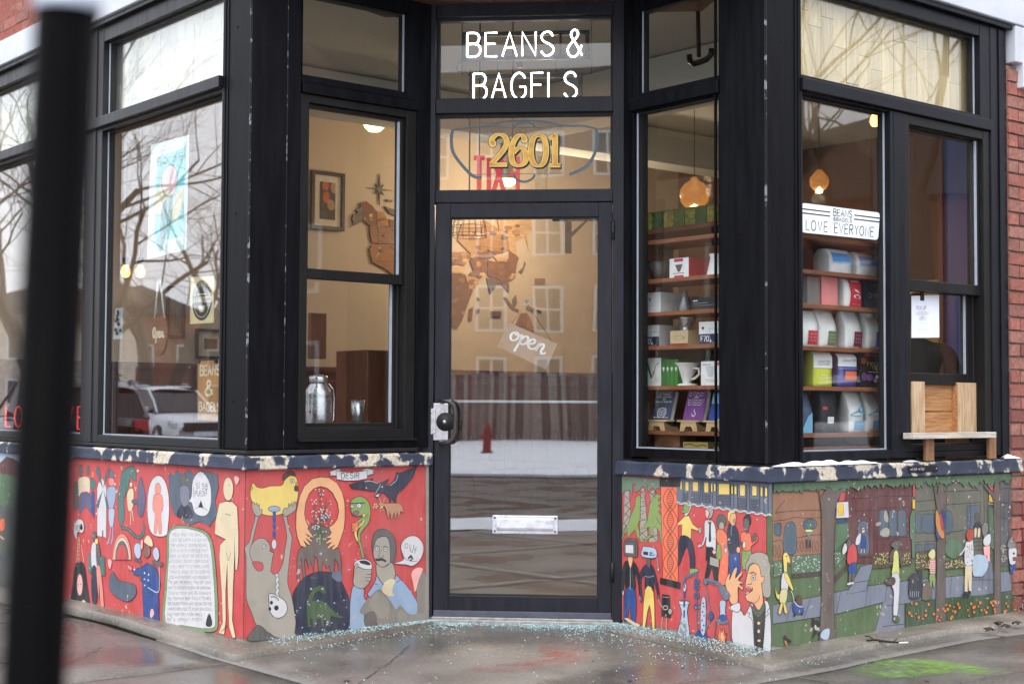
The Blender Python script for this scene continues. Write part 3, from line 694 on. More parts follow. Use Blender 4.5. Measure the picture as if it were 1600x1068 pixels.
def bricks(pl, s0, s1, z0, z1, y=-.012):
    w_ = build(MB().box(s0, s1, y+.012, .1, z0, z1), 'brick_wall', m_mort, shop, FRAME[pl])
    r_ = 0; z = z0+.004
    while z+.055 < z1:
        a = s0+(.1 if r_ % 2 else 0)
        if r_ % 2:                                             # half brick at the edge
            o = link('brick', rnd.choice(me_br), w_, FRAME[pl] @ T(s0+.002, y, z) @ Matrix.Diagonal((.47, 1, 1, 1)))
        while a+.19 < s1+.05:
            link('brick', rnd.choice(me_br), w_, FRAME[pl] @ T(a+.003, y+rnd.uniform(-.003, .003), z)); a += .2033
        z += .0725; r_ += 1
    return w_
bw = bricks('WR', 7.262, 7.95, -.3, 2.98); bw['label'] = 'red brick pier right of the pick-up window'
bw = bricks('WL', -11.4, -7.2, 3.387, 3.98); bw['label'] = 'red brick above the white band on the left'
bw = bricks('WR', 6.9, 8.5, 3.362, 3.75); bw['label'] = 'red brick above the white band on the right'
# upper storey mass and soffit over the recessed entrance
m_soff = wood('soffit_boards', (92, 60, 44), (62, 40, 32), .6, 'x', ring=5)
sof = [(3.40, 6.13), (3.40, 6.3), (4.6, 6.3), (5.5, 5.4), (5.5, 4.6), (5.3, 4.40), (5.2, 4.40)]
for i in range(9):
    a = i/9; b2 = (i+.985)/9
    A0 = Vector((3.42, 6.2)); A1 = Vector((5.2, 4.42)); B0 = Vector((4.5, 6.5)); B1 = Vector((5.7, 5.3))
    q = [A0.lerp(B0, a), A1.lerp(B1, a), A1.lerp(B1, b2), A0.lerp(B0, b2)]
    build(MB().prism([tuple(v) for v in q], 3.172, 3.2), 'soffit_board', m_soff, shop, PLAN)
build(MB().prism([(3.46, 12), (3.46, 6.13), (5.24, 4.47), (11.5, 4.47), (11.5, 12)], 3.40, 6.4), 'upper_storey', plain('upper_brick', (138, 78, 66), .9, var=.25, scale=30), shop, PLAN)
build(MB().prism([(3.43, 6.2), (3.43, 6.05), (5.16, 4.44), (5.3, 4.44), (5.3, 4.5), (3.5, 6.2)], 3.2, 3.39), 'fascia', m_post, shop, PLAN)
# dark plate on the right sill
s0, z0 = on('WR', 1420, 739, -.03); s1, z1 = on('WR', 1464, 729, -.03)
pl_ = build(MB().box(s0, s1, -OV-.009, -OV+.002, .757, .79), 'sill_plate', m_gask, shop, FRAME['WR'], .003)
g = MB()
for i in range(9):
    a = s0+.03+i*.011+rnd.uniform(-.003, .003); g.ribbon([(a, .765+rnd.uniform(0, .006)), (a+rnd.uniform(-.004, .006), .776+rnd.uniform(0, .007))], .0028, -OV-.0095)
build(g, 'scratch_marks', plain('scratch_white', (215, 215, 215)), shop, FRAME['WR'])
for a in (s0+.012, s1-.012): build(MB().lathe([(0, .002), (.004, .001), (.004, 0)], 8), 'screw', m_steel, shop, FRAME['WR'] @ T(a, -OV-.009, .773) @ RX(math.pi/2))
# the street walls run on beyond the picture
m_, t, b_n = newmat('brickwork_beyond'); bt = t.nodes.new('ShaderNodeTexBrick'); tcn = t.nodes.new('ShaderNodeTexCoord'); mpn = t.nodes.new('ShaderNodeMapping')
mpn.inputs['Rotation'].default_value = (math.pi/2, 0, 0); t.links.new(tcn.outputs['Object'], mpn.inputs[0]); t.links.new(mpn.outputs[0], bt.inputs['Vector'])
for k, v in (('Color1', (*lin((142, 88, 76)), 1)), ('Color2', (*lin((124, 74, 66)), 1)), ('Mortar', (*lin((122, 96, 88)), 1)), ('Scale', 1.0), ('Mortar Size', .005), ('Brick Width', .2033), ('Row Height', .0725)): bt.inputs[k].default_value = v
t.links.new(bt.outputs['Color'], b_n.inputs['Base Color']); b_n.inputs['Roughness'].default_value = .9
for pl, s0, s1, zt in (('WR', 7.952, 13.5, 2.85), ('WL', -15, -10.605, 3.22)): build(MB().box(s0, s1, -.01, .1, -.4, zt), 'street_wall', m_, shop, FRAME[pl])
build(MB().box(8.602, 13.5, -.05, .1, 2.86, 3.38), 'stone_block', m_white, shop, FRAME['WR'], .006); build(MB().box(-15, -11.503, -.05, .1, 3.228, 3.385), 'stone_block', m_white, shop, FRAME['WL'], .006)
for pl, s0, s1 in (('WR', 8.502, 13.5), ('WL', -15, -11.405)): build(MB().box(s0, s1, -.008, .1, 3.39, 4.0), 'street_wall', m_, shop, FRAME[pl])
# ================================================================== the mural, figure by figure, as thin paint on the wall faces
INK = (34, 32, 38)
C = dict(red=(196, 76, 77), yellow=(228, 202, 112), cream=(214, 198, 164), white=(206, 206, 208), grey=(164, 158, 146), dgrey=(96, 93, 92), navy=(48, 52, 70), black=(36, 36, 42),
         orange=(232, 118, 84), peach=(226, 172, 126), green=(134, 158, 92), dgreen=(74, 94, 66), sage=(110, 132, 112), blue=(44, 76, 138), sky=(146, 168, 194), lblue=(170, 190, 208),
         maroon=(98, 58, 58), brown=(148, 108, 86), dbrown=(92, 76, 70), olive=(104, 104, 92), slate=(84, 98, 112), path=(122, 128, 142), grass=(88, 108, 74), leaf=(90, 116, 90), trunk=(104, 92, 86),
         pink=(226, 140, 128), lpink=(238, 176, 170), mauve=(130, 96, 104), taupe=(112, 102, 98), teal=(74, 116, 110), purple=(98, 92, 122), tulip=(222, 128, 62), pale=(214, 206, 150), steel=(104, 112, 130), dred=(176, 48, 44), rust=(170, 72, 56), concrete=(146, 140, 130), plaster=(134, 128, 120))
LAY = {k: 0 for k in ('WL', 'FL', 'FR', 'WR')}
class Fig:
    """one painted figure: shapes are read in photo coordinates of a magnified view (ox, oy, k) and cast onto the wall plane"""
    def __init__(s, pl, zoom=(0, 0, 1)):
        s.pl = pl; s.z = zoom; s.mb = MB(); s.cols = []; LAY[pl] += 1; s.y = -.0004-.00028*LAY[pl]; s.n = 0
    def zm(s, *z): s.z = z; return s
    def mi(s, c):
        c = C[c] if isinstance(c, str) else c
        if c not in s.cols: s.cols.append(c)
        return s.cols.index(c)
    def w(s, p): return on(s.pl, s.z[0]+p[0]/s.z[2], s.z[1]+p[1]/s.z[2])
    def up(s): s.n += 1; return s.y-.00003*s.n
    def f(s, c, pts, o=.0028, sm=True, oc=INK):
        pts = P(pts) if isinstance(pts, str) else pts
        q = [s.w(p_) for p_ in pts]
        if sm and len(q) > 3: q = smooth(q, True, 3)
        s.mb.flat(q, s.up(), s.mi(c))
        if o: s.mb.ribbon(q, o, s.up(), True, s.mi(oc))
        return s
    def e(s, c, x, y, rx, ry=None, o=.0024): return s.f(c, ell(x, y, rx, ry, 14), o, False)
    def l(s, pts, wd=.0028, c=INK, sm=True, taper=False):
        pts = P(pts) if isinstance(pts, str) else pts
        q = [s.w(p_) for p_ in pts]
        if sm and len(q) > 2: q = smooth(q, False, 3)
        s.mb.ribbon(q, wd, s.up(), False, s.mi(c), taper); return s
    def r(s, c, x0, y0, x1, y1, o=.0024): return s.f(c, [(x0, y0), (x1, y0), (x1, y1), (x0, y1)], o, False)
    def dots(s, c, pts, r, o=0):
        for x, y in pts: s.f(c, ell(x, y, r*rnd.uniform(.75, 1.2), r*rnd.uniform(.8, 1.3), 7), o, False)
        return s
    def text(s, t_, x0, y0, x1, y1, wd=.003, c=INK, jig=.05):
        """lettering whose box runs from lower left x0,y0 to upper right x1,y1 (view coordinates)"""
        ps, tw = strokes(t_, 1, 0, 0, .22); yy = s.up()
        for p_ in ps:
            dz = rnd.uniform(-jig, jig)
            s.mb.ribbon([s.w((x0+a/tw*(x1-x0), y0+(b+dz)*(y1-y0))) for a, b in p_], wd, yy, mi=s.mi(c))
        return s
    def done(s, name, label=None):
        o = build(s.mb, name, [paint(c) for c in s.cols], WALLS[s.pl], FRAME[s.pl])
        if label: o['label'] = label
        return o
def scatter(n, x0, y0, x1, y1, seed):
    r_ = random.Random(seed); return [(r_.uniform(x0, x1), r_.uniform(y0, y1)) for _ in range(n)]
def ragged(s0, s1, zt, zb, seed, amp=.02, n=60, zb1=None):
    z1_ = zb if zb1 is None else zb1
    pts = [(s0, zt), (s1, zt)]
    for i in range(n+1):
        s_ = s1+(s0-s1)*i/n; pts.append((s_, z1_+(zb-z1_)*i/n+amp*noise.noise((s_*9, seed, 0))+amp*.7*noise.noise((s_*31, seed, 4))))
    return pts
def backing(pl, c, pts, name='painted_background'):
    LAY[pl] += 1
    o = build(MB().flat(pts, -.0004-.00028*LAY[pl]), name, paint(C[c]), WALLS[pl], FRAME[pl]); return o
# ------------------------------------------------------------------ left of the door (FL)
backing('FL', 'red', ragged(3.474, 4.54, .778, -.008, 3, .008))
A = (370, 720, 6.675)
q = Fig('FL', A)
q.f('grey', '160,470 190,555 175,650 150,740 130,840 80,900 95,1000 97,1200 100,1440 150,1570 205,1710 300,1790 380,1825 500,1845 625,1850 620,1700 600,1560 570,1400 530,1270 540,1100 555,960 575,800 550,720 525,600 530,560 590,510 615,430 590,425 565,470 545,430 530,490 500,485 475,520 480,570 510,700 520,800 500,920 480,1060 430,1160 390,1180 345,1130 330,1060 250,1050 165,1040 150,900 165,820 190,720 215,620 240,560 262,545 262,500 240,490 225,440 205,450 185,420')
q.f('grey', '350,935 345,880 320,830 270,802 210,812 160,860 133,940 165,1045 250,1070 345,1130 370,1010 385,960')
q.f('grey', '165,1050 250,1040 340,1080 340,1180 260,1150', 0)
q.f('red', '165,1048 262,1058 270,1128 220,1143 182,1103')
q.e('white', 285, 888, 17, 20); q.e('black', 290, 885, 6, o=0); q.l('350,905 345,935 385,948'); q.l('310,830 325,840 340,855')
q.done('painted_figure', 'grey nude figure with raised arms under the hen')
q = Fig('FL', A).f('yellow', '140,310 165,225 205,265 270,280 350,258 465,252 500,195 550,152 600,155 630,200 640,300 625,420 560,520 470,550 370,568 260,550 190,470 145,390')
q.f('maroon', '475,190 480,150 510,115 560,105 600,120 608,155 560,150 520,165 490,195').f('tulip', '612,215 655,243 610,255', sm=False).f('maroon', '605,258 635,265 635,310 600,305')
q.e('white', 577, 205, 22).e('navy', 577, 205, 8, o=0).e('sky', 388, 497, 65, 30)
q.l('150,260 165,275 150,300'); q.done('painted_hen', 'fat yellow hen lying in the raised hands')
q = Fig('FL', A)
for a, b_ in ((488, 570), (578, 640), (655, 708), (730, 795)): q.f('blue', [(374, a), (402, a), (404, b_), (376, b_)], 0)
q.e('white', 387, 865, 26, 52); q.done('painted_egg')
# hands overlapping the hen
q = Fig('FL', A).f('grey', '160,500 158,440 175,425 190,455 205,430 216,468 232,446 236,500 262,502 258,545 225,575 190,560', .0024); q.done('painted_hand'); q = Fig('FL', A).f('grey', '615,500 612,430 592,428 584,468 566,432 552,478 540,436 530,492 500,486 478,520 490,570 540,560', .0024); q.done('painted_hand')
q = Fig('FL', (370, 850, 6.675)).f('white', '395,310 430,305 425,340 442,360 424,390 442,420 424,450 444,480 428,510 446,545 412,535 400,500 412,470 398,440 412,410 398,380 412,345', .002)
q.f('white', '330,560 335,515 380,515 440,545 500,590 525,660 500,730 440,765 380,750 345,700 335,640').e('black', 410, 660, 25, 27, 0).e('black', 358, 605, 16, 20, 0).e('black', 342, 670, 14, 20, 0).l('350,545 400,545 435,585', .005, C['dgrey'])
q.done('painted_skull', 'white skull and spine in the grey figure')
q = Fig('FL', (370, 850, 6.675)).f('dgrey', '110,1000 140,920 205,842 260,855 310,905 375,950 330,995', .002); q.done('painted_rock')
q = Fig('FL', A).f('taupe', '625,1240 625,1000 650,910 700,890 760,760 740,700 800,650 950,690 990,720 1000,880 1065,920 1090,1050 1092,1230 1060,1240 1052,1060 1020,1020 1010,1200 985,1220 960,1080 935,1120 890,1040 880,1180 850,1150 835,1010 805,980 800,1160 770,1040 745,1120 720,1020 700,1020 715,1200 690,1220 668,1000 655,1100 650,1240', sm=False)
q.done('painted_mound', 'dripping brown mound held by two hands')
q = Fig('FL', A)
for t_ in ('862,860 866,600 865,320', '862,860 830,640 790,470', '864,860 905,600 930,380', '864,860 920,720 975,600', '860,860 810,720 770,650', '860,800 815,640 785,560', '864,760 890,560 960,430'): q.l(t_, .0035, C['dgreen'])
q.l('862,870 864,760', .008, C['green']); q.e('taupe', 866, 330, 20, 26, .001); q.f('steel', '880,570 930,560 945,600 920,625 885,610', .001)
r_ = random.Random(5); q.dots('white', [(865+r_.gauss(0, 52), 560+r_.gauss(0, 110)) for _ in range(80)], 7); q.dots('dgreen', [(865+r_.gauss(0, 50), 600+r_.gauss(0, 100)) for _ in range(34)], 7)
q.done('painted_plant', 'leafy plant with white berries growing from the mound')
q = Fig('FL', A).f('peach', '720,900 660,880 630,800 612,700 615,540 650,370 700,260 780,185 870,163 960,172 1040,225 1095,320 1122,430 1124,600 1112,710 1080,810 1050,890 1000,925 985,905 1020,870 945,915 940,895 990,840 930,860 925,845 985,800 920,795 960,775 985,745 955,690 1010,650 1045,600 1060,520 1045,430 995,330 940,282 870,262 800,285 750,340 715,430 702,540 715,620 745,680 735,700 800,790 775,795 715,755 790,830 770,840 715,800 770,870 740,870 690,820 725,890', sm=False)
q.done('painted_arms', 'pair of peach arms joined in an arch')
q = Fig('FL', A).f('navy', '580,1400 620,1308 680,1230 760,1175 860,1150 960,1155 1040,1190 1090,1260 1130,1340 1174,1461 1180,1600 1184,1741 1074,1775 900,1800 625,1822 615,1680 600,1560')
q.f('steel', '985,1200 1010,1150 1080,1150 1090,1240 1040,1250', 0); q.dots('lblue', scatter(16, 600, 1420, 1170, 1780, 9), 8)
q.done('painted_dome', 'dark blue dome below the mound')
q = Fig('FL', (370, 850, 6.675)).f('dgreen', '735,860 725,700 725,610 745,530 800,450 860,420 905,435 930,490 910,520 880,500 850,480 805,510 780,570 790,590 870,578 930,610 985,670 1040,720 1110,753 1080,770 1000,750 970,740 975,855 945,850 930,770 905,770 905,860 880,855 870,770 830,770 820,860 790,860 785,770 765,770 765,860', .0015, sm=False).e('white', 888, 460, 9, o=0); q.done('painted_dinosaur', 'long-necked green dinosaur on the dark dome')
B = (510, 720, 6.675)
q = Fig('FL', B).f('green', '245,440 265,400 330,365 400,385 445,450 455,540 435,640 380,710 350,760 350,840 320,830 325,750 340,700 380,640 400,590 420,565 370,560 340,570 280,570 255,530')
q.f('yellow', '370,560 400,545 400,600 370,660 330,700 310,750 330,835 310,830 285,750 320,690 360,640 380,600', .0018).f('mauve', '265,545 300,515 335,520 325,555 280,565', .0018)
q.e('white', 262, 472, 18).e('white', 335, 462, 24).e('black', 260, 474, 6, o=0).e('black', 332, 464, 6, o=0).l('245,440 360,436 400,432', .004)
q.f('green', '290,640 410,560 425,575 320,650', .0018).f('orange', '260,645 325,640 325,720 262,735', .0018, False).e('green', 272, 690, 14, 20, .001)
q.f('green', '320,830 350,840 372,930 382,1005 365,1000 345,900', .0016)
for t_ in ('400,900 388,950 408,990 400,1020', '430,945 418,985 432,1020', '385,1000 380,960', '410,890 414,930'): q.l(t_, .004, C['mauve'])
q.done('painted_worm', 'green worm in glasses reading an orange book')
q = Fig('FL', (510, 840, 6.675)).f('sky', '280,490 380,525 385,600 400,640 430,650 380,760 400,850 390,940 250,955 240,800 245,640')
q.f('grey', '290,300 320,270 335,300 380,318 460,325 462,370 455,440 380,525 280,490 280,380').l('460,375 415,378').l('460,410 400,412').l('450,448 402,442')
q.f('white', '285,290 290,250 330,225 400,218 460,250 470,300 455,325 380,320 325,295').f('black', '340,238 400,232 452,262 445,280 400,275 350,258', .001).e('grey', 312, 285, 18, 24)
q.done('painted_hand_with_cup', 'grey hand holding a white steaming cup')
q = Fig('FL', (510, 840, 6.675)).f('sky', '525,390 580,480 600,500 700,430 715,380 770,430 860,530 950,690 930,800 800,800 600,700 430,600 450,540 500,460')
q.f('grey', '525,250 640,250 690,270 715,380 700,430 600,470 575,470 520,380').l('520,385 580,480 600,500').l('715,385 700,420').l('765,430 720,465').l('500,475 530,485')
q.zm(*B).f('dgrey', '480,950 470,880 480,800 500,740 560,705 640,725 700,790 722,900 712,1000 685,1060 655,1030 655,900 640,800 590,780 530,800 500,870')
q.f('grey', '490,900 520,810 590,782 635,800 655,880 660,1040 640,1075 600,1100 560,1098 525,1070 495,1020 482,960')
q.e('white', 525, 910, 20, 22).e('white', 607, 915, 20, 22).e('black', 527, 910, 8, o=0).e('black', 606, 915, 8, o=0).l('502,890 525,878 545,892').l('585,893 608,884 632,898').l('552,915 550,960 538,988 550,1002').l('565,1000 588,992 582,975')
q.f('black', '500,1016 540,1011 575,1009 620,1036 605,1049 570,1033 520,1041', 0).l('525,1070 560,1098 600,1097 640,1068')
q.done('painted_man', 'grey-faced moustached man in a blue shirt')
q = Fig('FL', (510, 840, 6.675)).f('plaster', '340,760 420,640 540,530 620,600 680,680 720,740 770,700 840,780 930,800 940,700 935,560 915,380 990,360 1030,400 1050,860 780,950 560,935 500,830 400,800', 0)
q.f('concrete', '520,560 600,600 650,680 640,800 560,840 500,760 440,680', 0).f('concrete', '760,740 860,800 1000,780 1010,860 820,900 740,860', 0).f((104, 98, 92), '390,800 480,760 520,830 500,930 400,920', 0).f('lpink', '880,370 930,310 1000,320 960,420 920,560 900,480', 0)
q.f('cream', '600,460 660,425 710,440 690,500 680,560 700,600 640,600 580,560 580,510', 0)
q.done('bare_plaster_patch', 'patch of bare plaster where the mural has come off')
q = Fig('FL', (510, 720, 6.675)).f('concrete', '1028,45 1062,45 1062,1720 1010,1740 1030,1200', 0, False); q.done('bare_concrete_edge')
q = Fig('FL', (510, 840, 6.675)).f('white', '770,110 790,30 860,-20 940,-15 1000,60 1003,150 960,240 890,290 820,275 700,265 780,235 800,200')
q.e('white', 828, 80, 15, 26).l('865,65 868,130 890,142 905,70', .003).l('930,88 912,158', .003).l('905,118 938,122', .002).f('black', '840,215 876,172 900,220 880,218 888,238 862,238 868,218', 0).e('white', 870, 212, 9, o=0).l('800,195 830,225 860,228', .002).l('880,240 935,240', .002)
q.done('painted_speech_bubble', 'white speech bubble beside the moustached man')
q = Fig('FL', B).f('white', '20,115 60,95 120,75 145,100 100,110 100,150 20,150 42,132', sm=False).f('white', '360,90 420,70 450,80 495,95 470,110 495,125 420,150 420,100', sm=False).f('white', '98,98 170,112 260,114 350,106 420,92 418,180 330,200 200,205 100,188', sm=False)
q.text('DÉSIR', 148, 180, 335, 122, .0035); q.done('painted_banner', 'white banner with lettering above the worm')
q = Fig('FL', B).f('navy', '230,245 330,215 450,200 540,230 560,225 650,180 610,255 640,255 700,200 730,130 820,100 940,50 900,160 800,280 730,340 715,440 700,445 690,390 665,390 665,440 650,440 655,390 600,330 570,325 530,380 490,365 545,320 510,315 400,300 260,285', .002, sm=False)
q.e('white', 574, 267, 8, o=0).f('white', '500,362 545,335 535,372', 0, False).l('390,215 450,206 520,228', .003, C['lblue']).l('555,235 540,280 505,330', .003, C['lblue']).l('740,140 720,200 655,255', .003, C['lblue']).e('navy', 465, 190, 18, 14, 0).e('navy', 730, 128, 12, 14, 0)
q.done('painted_pterosaur', 'dark blue winged pterosaur carrying a deer')
q = Fig('FL', B).f((182, 138, 104), '530,440 560,420 600,440 680,435 760,440 785,480 800,530 765,520 745,600 735,520 710,605 700,530 670,605 655,520 635,600 620,520 600,470 560,480', .0018, sm=False).l('560,425 545,395 535,380', .0025, C['cream']).l('590,425 592,395 605,385', .0025, C['cream']).dots('pale', scatter(14, 480, 445, 530, 490, 3), 6).dots('pale', scatter(8, 550, 470, 585, 515, 4), 6); q.done('painted_deer')

# ------------------------------------------------------------------ right of the door (FR)
backing('FR', 'red', ragged(-5.44, -4.477, .738, .004, 8, .008, zb1=-.012))
E5, E6, E7, E8 = (955, 735, 7.63), (955, 860, 7.63), (1075, 735, 7.63), (1075, 865, 6.675)
q = Fig('FR', E5)
for t_, ln in (('160,240 215,225 235,480 215,700 130,790 150,520', ('170,300 228,350', '225,350 160,420', '165,400 230,460', '230,440 155,540', '160,500 225,560', '215,540 145,640', '150,620 205,690', '190,640 140,720')), ('360,200 400,220 420,480 440,810 340,810 350,420', ('355,260 400,240', '365,250 410,330', '345,760 440,690', '350,720 430,800')), ('470,240 520,230 560,840 450,850', ('470,300 525,250', '480,260 530,320', '460,800 560,760', '470,760 555,840'))):
    q.f('grey', t_, .003, False)
    for a in ln: q.l(a, .003)
q.f('sage', '80,100 120,62 300,70 440,85 580,100 585,240 560,200 530,230 545,270 500,200 440,260 425,150 430,230 380,180 340,230 290,260 265,190 300,170 260,150 255,290 220,230 170,240 110,300 130,220 100,230 130,190 90,190 110,150', .003, False)
q.f('red', '420,150 455,165 440,195', .002, False); q.f('red', '265,150 305,155 280,180', .002, False); q.done('painted_palm_trees', 'grey-trunked palm trees behind two green dinosaurs')
q = Fig('FR', E5).f('green', '290,320 330,285 390,330 420,360 365,365 400,390 430,410 345,430 350,470 420,490 350,520 355,570 420,580 330,600 320,650 350,760 400,840 360,850 310,790 290,700 230,760 210,800 195,790 200,680 150,780 110,900 125,1060 115,1060 100,900 135,760 200,640 240,520 285,420', sm=False).e('pale', 337, 328, 10); q.done('painted_dinosaur', 'left of two green upright dinosaurs')
q = Fig('FR', E5).f('green', '500,310 550,265 600,300 560,345 600,390 560,410 600,460 560,480 605,540 608,690 615,870 600,890 575,720 520,660 500,700 510,760 420,830 425,880 405,860 405,810 470,750 465,670 350,700 430,600 450,480 460,400', sm=False).e('pale', 560, 300, 10).l('545,560 570,610 610,650', .003); q.done('painted_dinosaur', 'right of two green upright dinosaurs')
q = Fig('FR', E5).f('orange', '592,190 800,196 802,1320 620,1290', .0028, False)
for ph in (0, math.pi):
    for off in (-26, 26):
        q.l([(708+off*.9+62*math.sin(ph+(y-210)/158*math.pi/1.0*.62), y) for y in range(205, 1300, 26)], .0028)
for y in range(225, 1290, 26):
    h = abs(math.sin((y-210)/158*math.pi*.62))*42
    if h > 10: q.l([(708-h, y), (708+h, y+3)], .0022, C['maroon'])
q.f('black', '580,80 835,95 830,190 590,185', .0015, False).zm(*E6).f('black', '590,318 660,335 690,340 830,375 830,455 585,390', .0015, False)
q.done('painted_helix_column', 'orange column with a double helix between black blocks')
q = Fig('FR', E7).f('steel', '-130,78 300,108 1000,158 1000,520 300,430 -130,378', .002, False)
for x0, y0, x1, y1 in ((60, 130, 125, 245), (195, 135, 248, 260), (275, 150, 298, 252), (310, 153, 335, 245), (370, 150, 498, 285), (518, 180, 542, 275), (555, 182, 585, 282), (622, 165, 685, 300), (768, 178, 825, 298), (868, 195, 895, 305), (920, 200, 952, 305), (-28, 128, 14, 240), (-90, 122, -66, 225)): q.f('yellow', [(x0, y0), (x1, y0+4), (x1, y1), (x0, y1-4)], .0032, False)
for x0, x1, y0, y1 in ((40, 150, 265, 375), (180, 270, 280, 385), (350, 510, 300, 415), (600, 705, 325, 455), (750, 850, 340, 470), (-60, 10, 255, 365)):
    for y in range(int(y0), int(y1), 18): q.l([(x0, y), (x1, y+8)], .002)
for x, y0, y1 in ((150, 110, 400), (175, 112, 402), (268, 118, 410), (345, 122, 418), (512, 140, 440), (550, 142, 445), (595, 146, 450), (705, 152, 465), (740, 155, 468), (860, 162, 490), (910, 165, 500), (960, 168, 515), (300, 260, 415)): q.l([(x, y0), (x+2, y1)], .0026)
q.l([(x, 395+x*.135+6*math.sin(x/16)) for x in range(-130, 1001, 8)], .009, C['white'], False); q.l([(x, 395+x*.135) for x in range(-130, 1001, 30)], .002)
q.done('painted_train', 'grey train with yellow windows')
q = Fig('FR', E5).f('white', '900,360 945,365 960,420 930,500 890,540 880,500', .002).f('green', '870,410 890,370 930,372 942,420 920,490 880,502 835,490 860,450').f('yellow', '800,620 880,540 930,535 980,640 1050,690 1055,720 960,690 955,815 845,770 850,640 800,650', sm=False)
q.f('navy', '830,780 955,815 1000,1000 1000,1160 945,1165 940,1050 905,900 860,1000 810,1130 805,1000').f('grey', '1045,680 1075,675 1080,730 1055,745', .002).e('black', 900, 420, 5, o=0).l('850,465 880,468')
q.zm(*E6).f('green', '945,210 1040,215 1045,245 1000,262 945,275'); q.done('painted_person', 'green-faced figure in a yellow shirt with a cup')
q = Fig('FR', E8).f('black', '178,250 200,120 225,20 305,40 318,288 280,285 252,150 218,240', .0018)
q.zm(*E7).f('black', '218,895 312,915 300,1000 215,1080', .001, False).f('white', '200,620 240,580 300,600 335,700 335,960 310,960 300,910 220,900 225,780 190,880 160,900 200,780').f('navy', '245,615 285,615 275,640 280,840 262,850 252,830 258,640', .001, False)
q.f('lpink', '215,460 245,450 255,520 240,570 285,600 245,610 240,572 215,540', .002).f('grey', '215,450 260,432 300,442 305,500 282,560 240,572 262,520 245,470').e('lpink', 140, 890, 24, 24).e('red', 130, 870, 12, 16).e('lpink', 318, 965, 22, 26)
q.zm(*E8).f('grey', '235,25 328,55 325,140 230,110', .0024, False); q.done('painted_person', 'grey-haired figure in white shirt and black tie')
q = Fig('FR', E7).e('dgrey', 400, 600, 60, 85).e('grey', 405, 660, 32, 55).f('orange', '345,730 380,690 430,710 475,780 490,900 490,1080 460,1340 365,1330 390,1060 380,900 345,820').f('green', '350,890 390,880 402,960 400,1050 345,1040').l('380,700 375,800 385,890', .005, C['green']).f('white', '445,890 470,895 465,970 440,965', .002).e('grey', 455, 900, 14, 22); q.done('painted_person', 'figure with grey rounded hair in a long orange dress')
q = Fig('FR', E7).f('blue', '495,950 610,950 622,1240 560,1240 555,1080 545,1240 500,1235').f('navy', '475,670 520,630 560,650 600,720 622,900 600,965 490,960').f('peach', '500,520 560,490 578,560 570,620 545,655 510,620', .002).f('yellow', '478,560 482,500 530,462 568,480 555,505 520,510 505,560 505,610 485,590').e('peach', 606, 940, 24, 38).l('530,650 520,720 525,770', .002, C['lblue']).f((178, 140, 110), '545,580 572,572 560,620 540,610', .001); q.done('painted_person', 'blond figure in dark jacket and blue jeans')
q = Fig('FR', E7).f('green', '655,930 755,945 762,1120 660,1170').f('orange', '635,760 680,725 750,750 770,860 830,780 835,830 760,900 750,945 660,935').f('black', '660,580 690,530 735,515 755,560 755,630 735,640 720,570 680,560', .001).f('dgrey', '665,590 700,562 732,590 735,650 718,730 700,745 690,700 668,650').e('dgrey', 802, 790, 24, 48).e('dgrey', 660, 865, 28, 18).f('white', '665,845 692,850 688,915 660,905', .002).l('680,690 695,695', .003, C['white']); q.done('painted_person', 'dark-haired figure in an orange top waving')
q = Fig('FR', E8).f('grey', '610,150 612,90 640,50 650,10 690,-10 740,-22 800,-10 840,20 850,80 868,120 862,200 868,300 862,440 790,430 770,250 740,130 690,95 640,120 622,210')
q.f('peach', '608,285 625,205 650,125 700,97 750,130 770,232 800,232 790,300 772,305 790,520 740,585 690,512 625,485 605,430 645,402 682,365 640,342 606,330').f('red', '612,338 684,350 640,408 606,420', .002, False).dots('white', [(612, 340), (630, 348), (650, 352), (668, 352), (615, 408), (632, 402)], 8, .001)
q.e('white', 688, 245, 24, 26).e('blue', 688, 245, 11, o=0).l('650,200 690,190 720,215', .006, C['dgrey']).l('665,290 668,310 625,312', .0024).l('755,425 740,480 690,512', .002).l('620,215 600,280 612,300', .002)
q.f('white', '470,600 555,585 595,640 640,560 665,520 690,560 715,1015 490,985').f('white', '800,500 860,560 868,1035 775,1025 800,760').f('black', '672,540 740,600 800,500 815,600 780,1025 712,1015 690,700').f('dgreen', '662,530 740,592 800,500 808,570 745,660 690,610').dots('yellow', [(745, 718), (745, 802), (748, 900), (750, 990)], 18, .002)
q.l('665,520 620,600 655,615 640,650 680,700 700,1000').l('860,560 830,600 850,620 800,700 790,1010').f('peach', '395,290 430,210 448,205 440,270 490,150 522,150 500,250 555,190 572,212 530,268 578,290 576,306 540,310 582,345 570,372 530,342 530,450 520,522 490,532 450,500 420,400').f('white', '455,540 480,525 540,505 556,560 530,602 480,592 455,570')
q.done('painted_scientist', 'shouting wild-haired scientist in a white coat')
q = Fig('FR', E6).f('lblue', '812,602 850,592 940,604 912,720 938,1060 788,1040 848,760', .003).e('white', 876, 620, 64, 24).f('blue', '870,470 892,470 888,560 870,560', 0).f('blue', '868,600 890,600 888,665 868,665', 0).f('blue', '870,710 886,710 884,790 868,790', 0).dots('grey', scatter(18, 830, 820, 905, 1030, 6), 10, .001).dots('green', scatter(9, 830, 820, 905, 1030, 7), 8)
q.f('lblue', '865,395 905,400 895,480 870,470', .002).l('880,440 885,330 1015,265 1030,300', .012, C['steel']).l('880,440 885,330 1015,265 1030,300', .004, C['blue'])
q.done('painted_flask', 'tall blue flask under a drip')
q = Fig('FR', E8).l('97,250 97,610 105,780 130,830', .009, C['steel']).l('97,250 97,610 105,780 130,830', .003, C['blue'])
for y in (285, 345, 430, 545): q.e('steel', 97, y, 30).e('blue', 97, y, 20, o=.001)
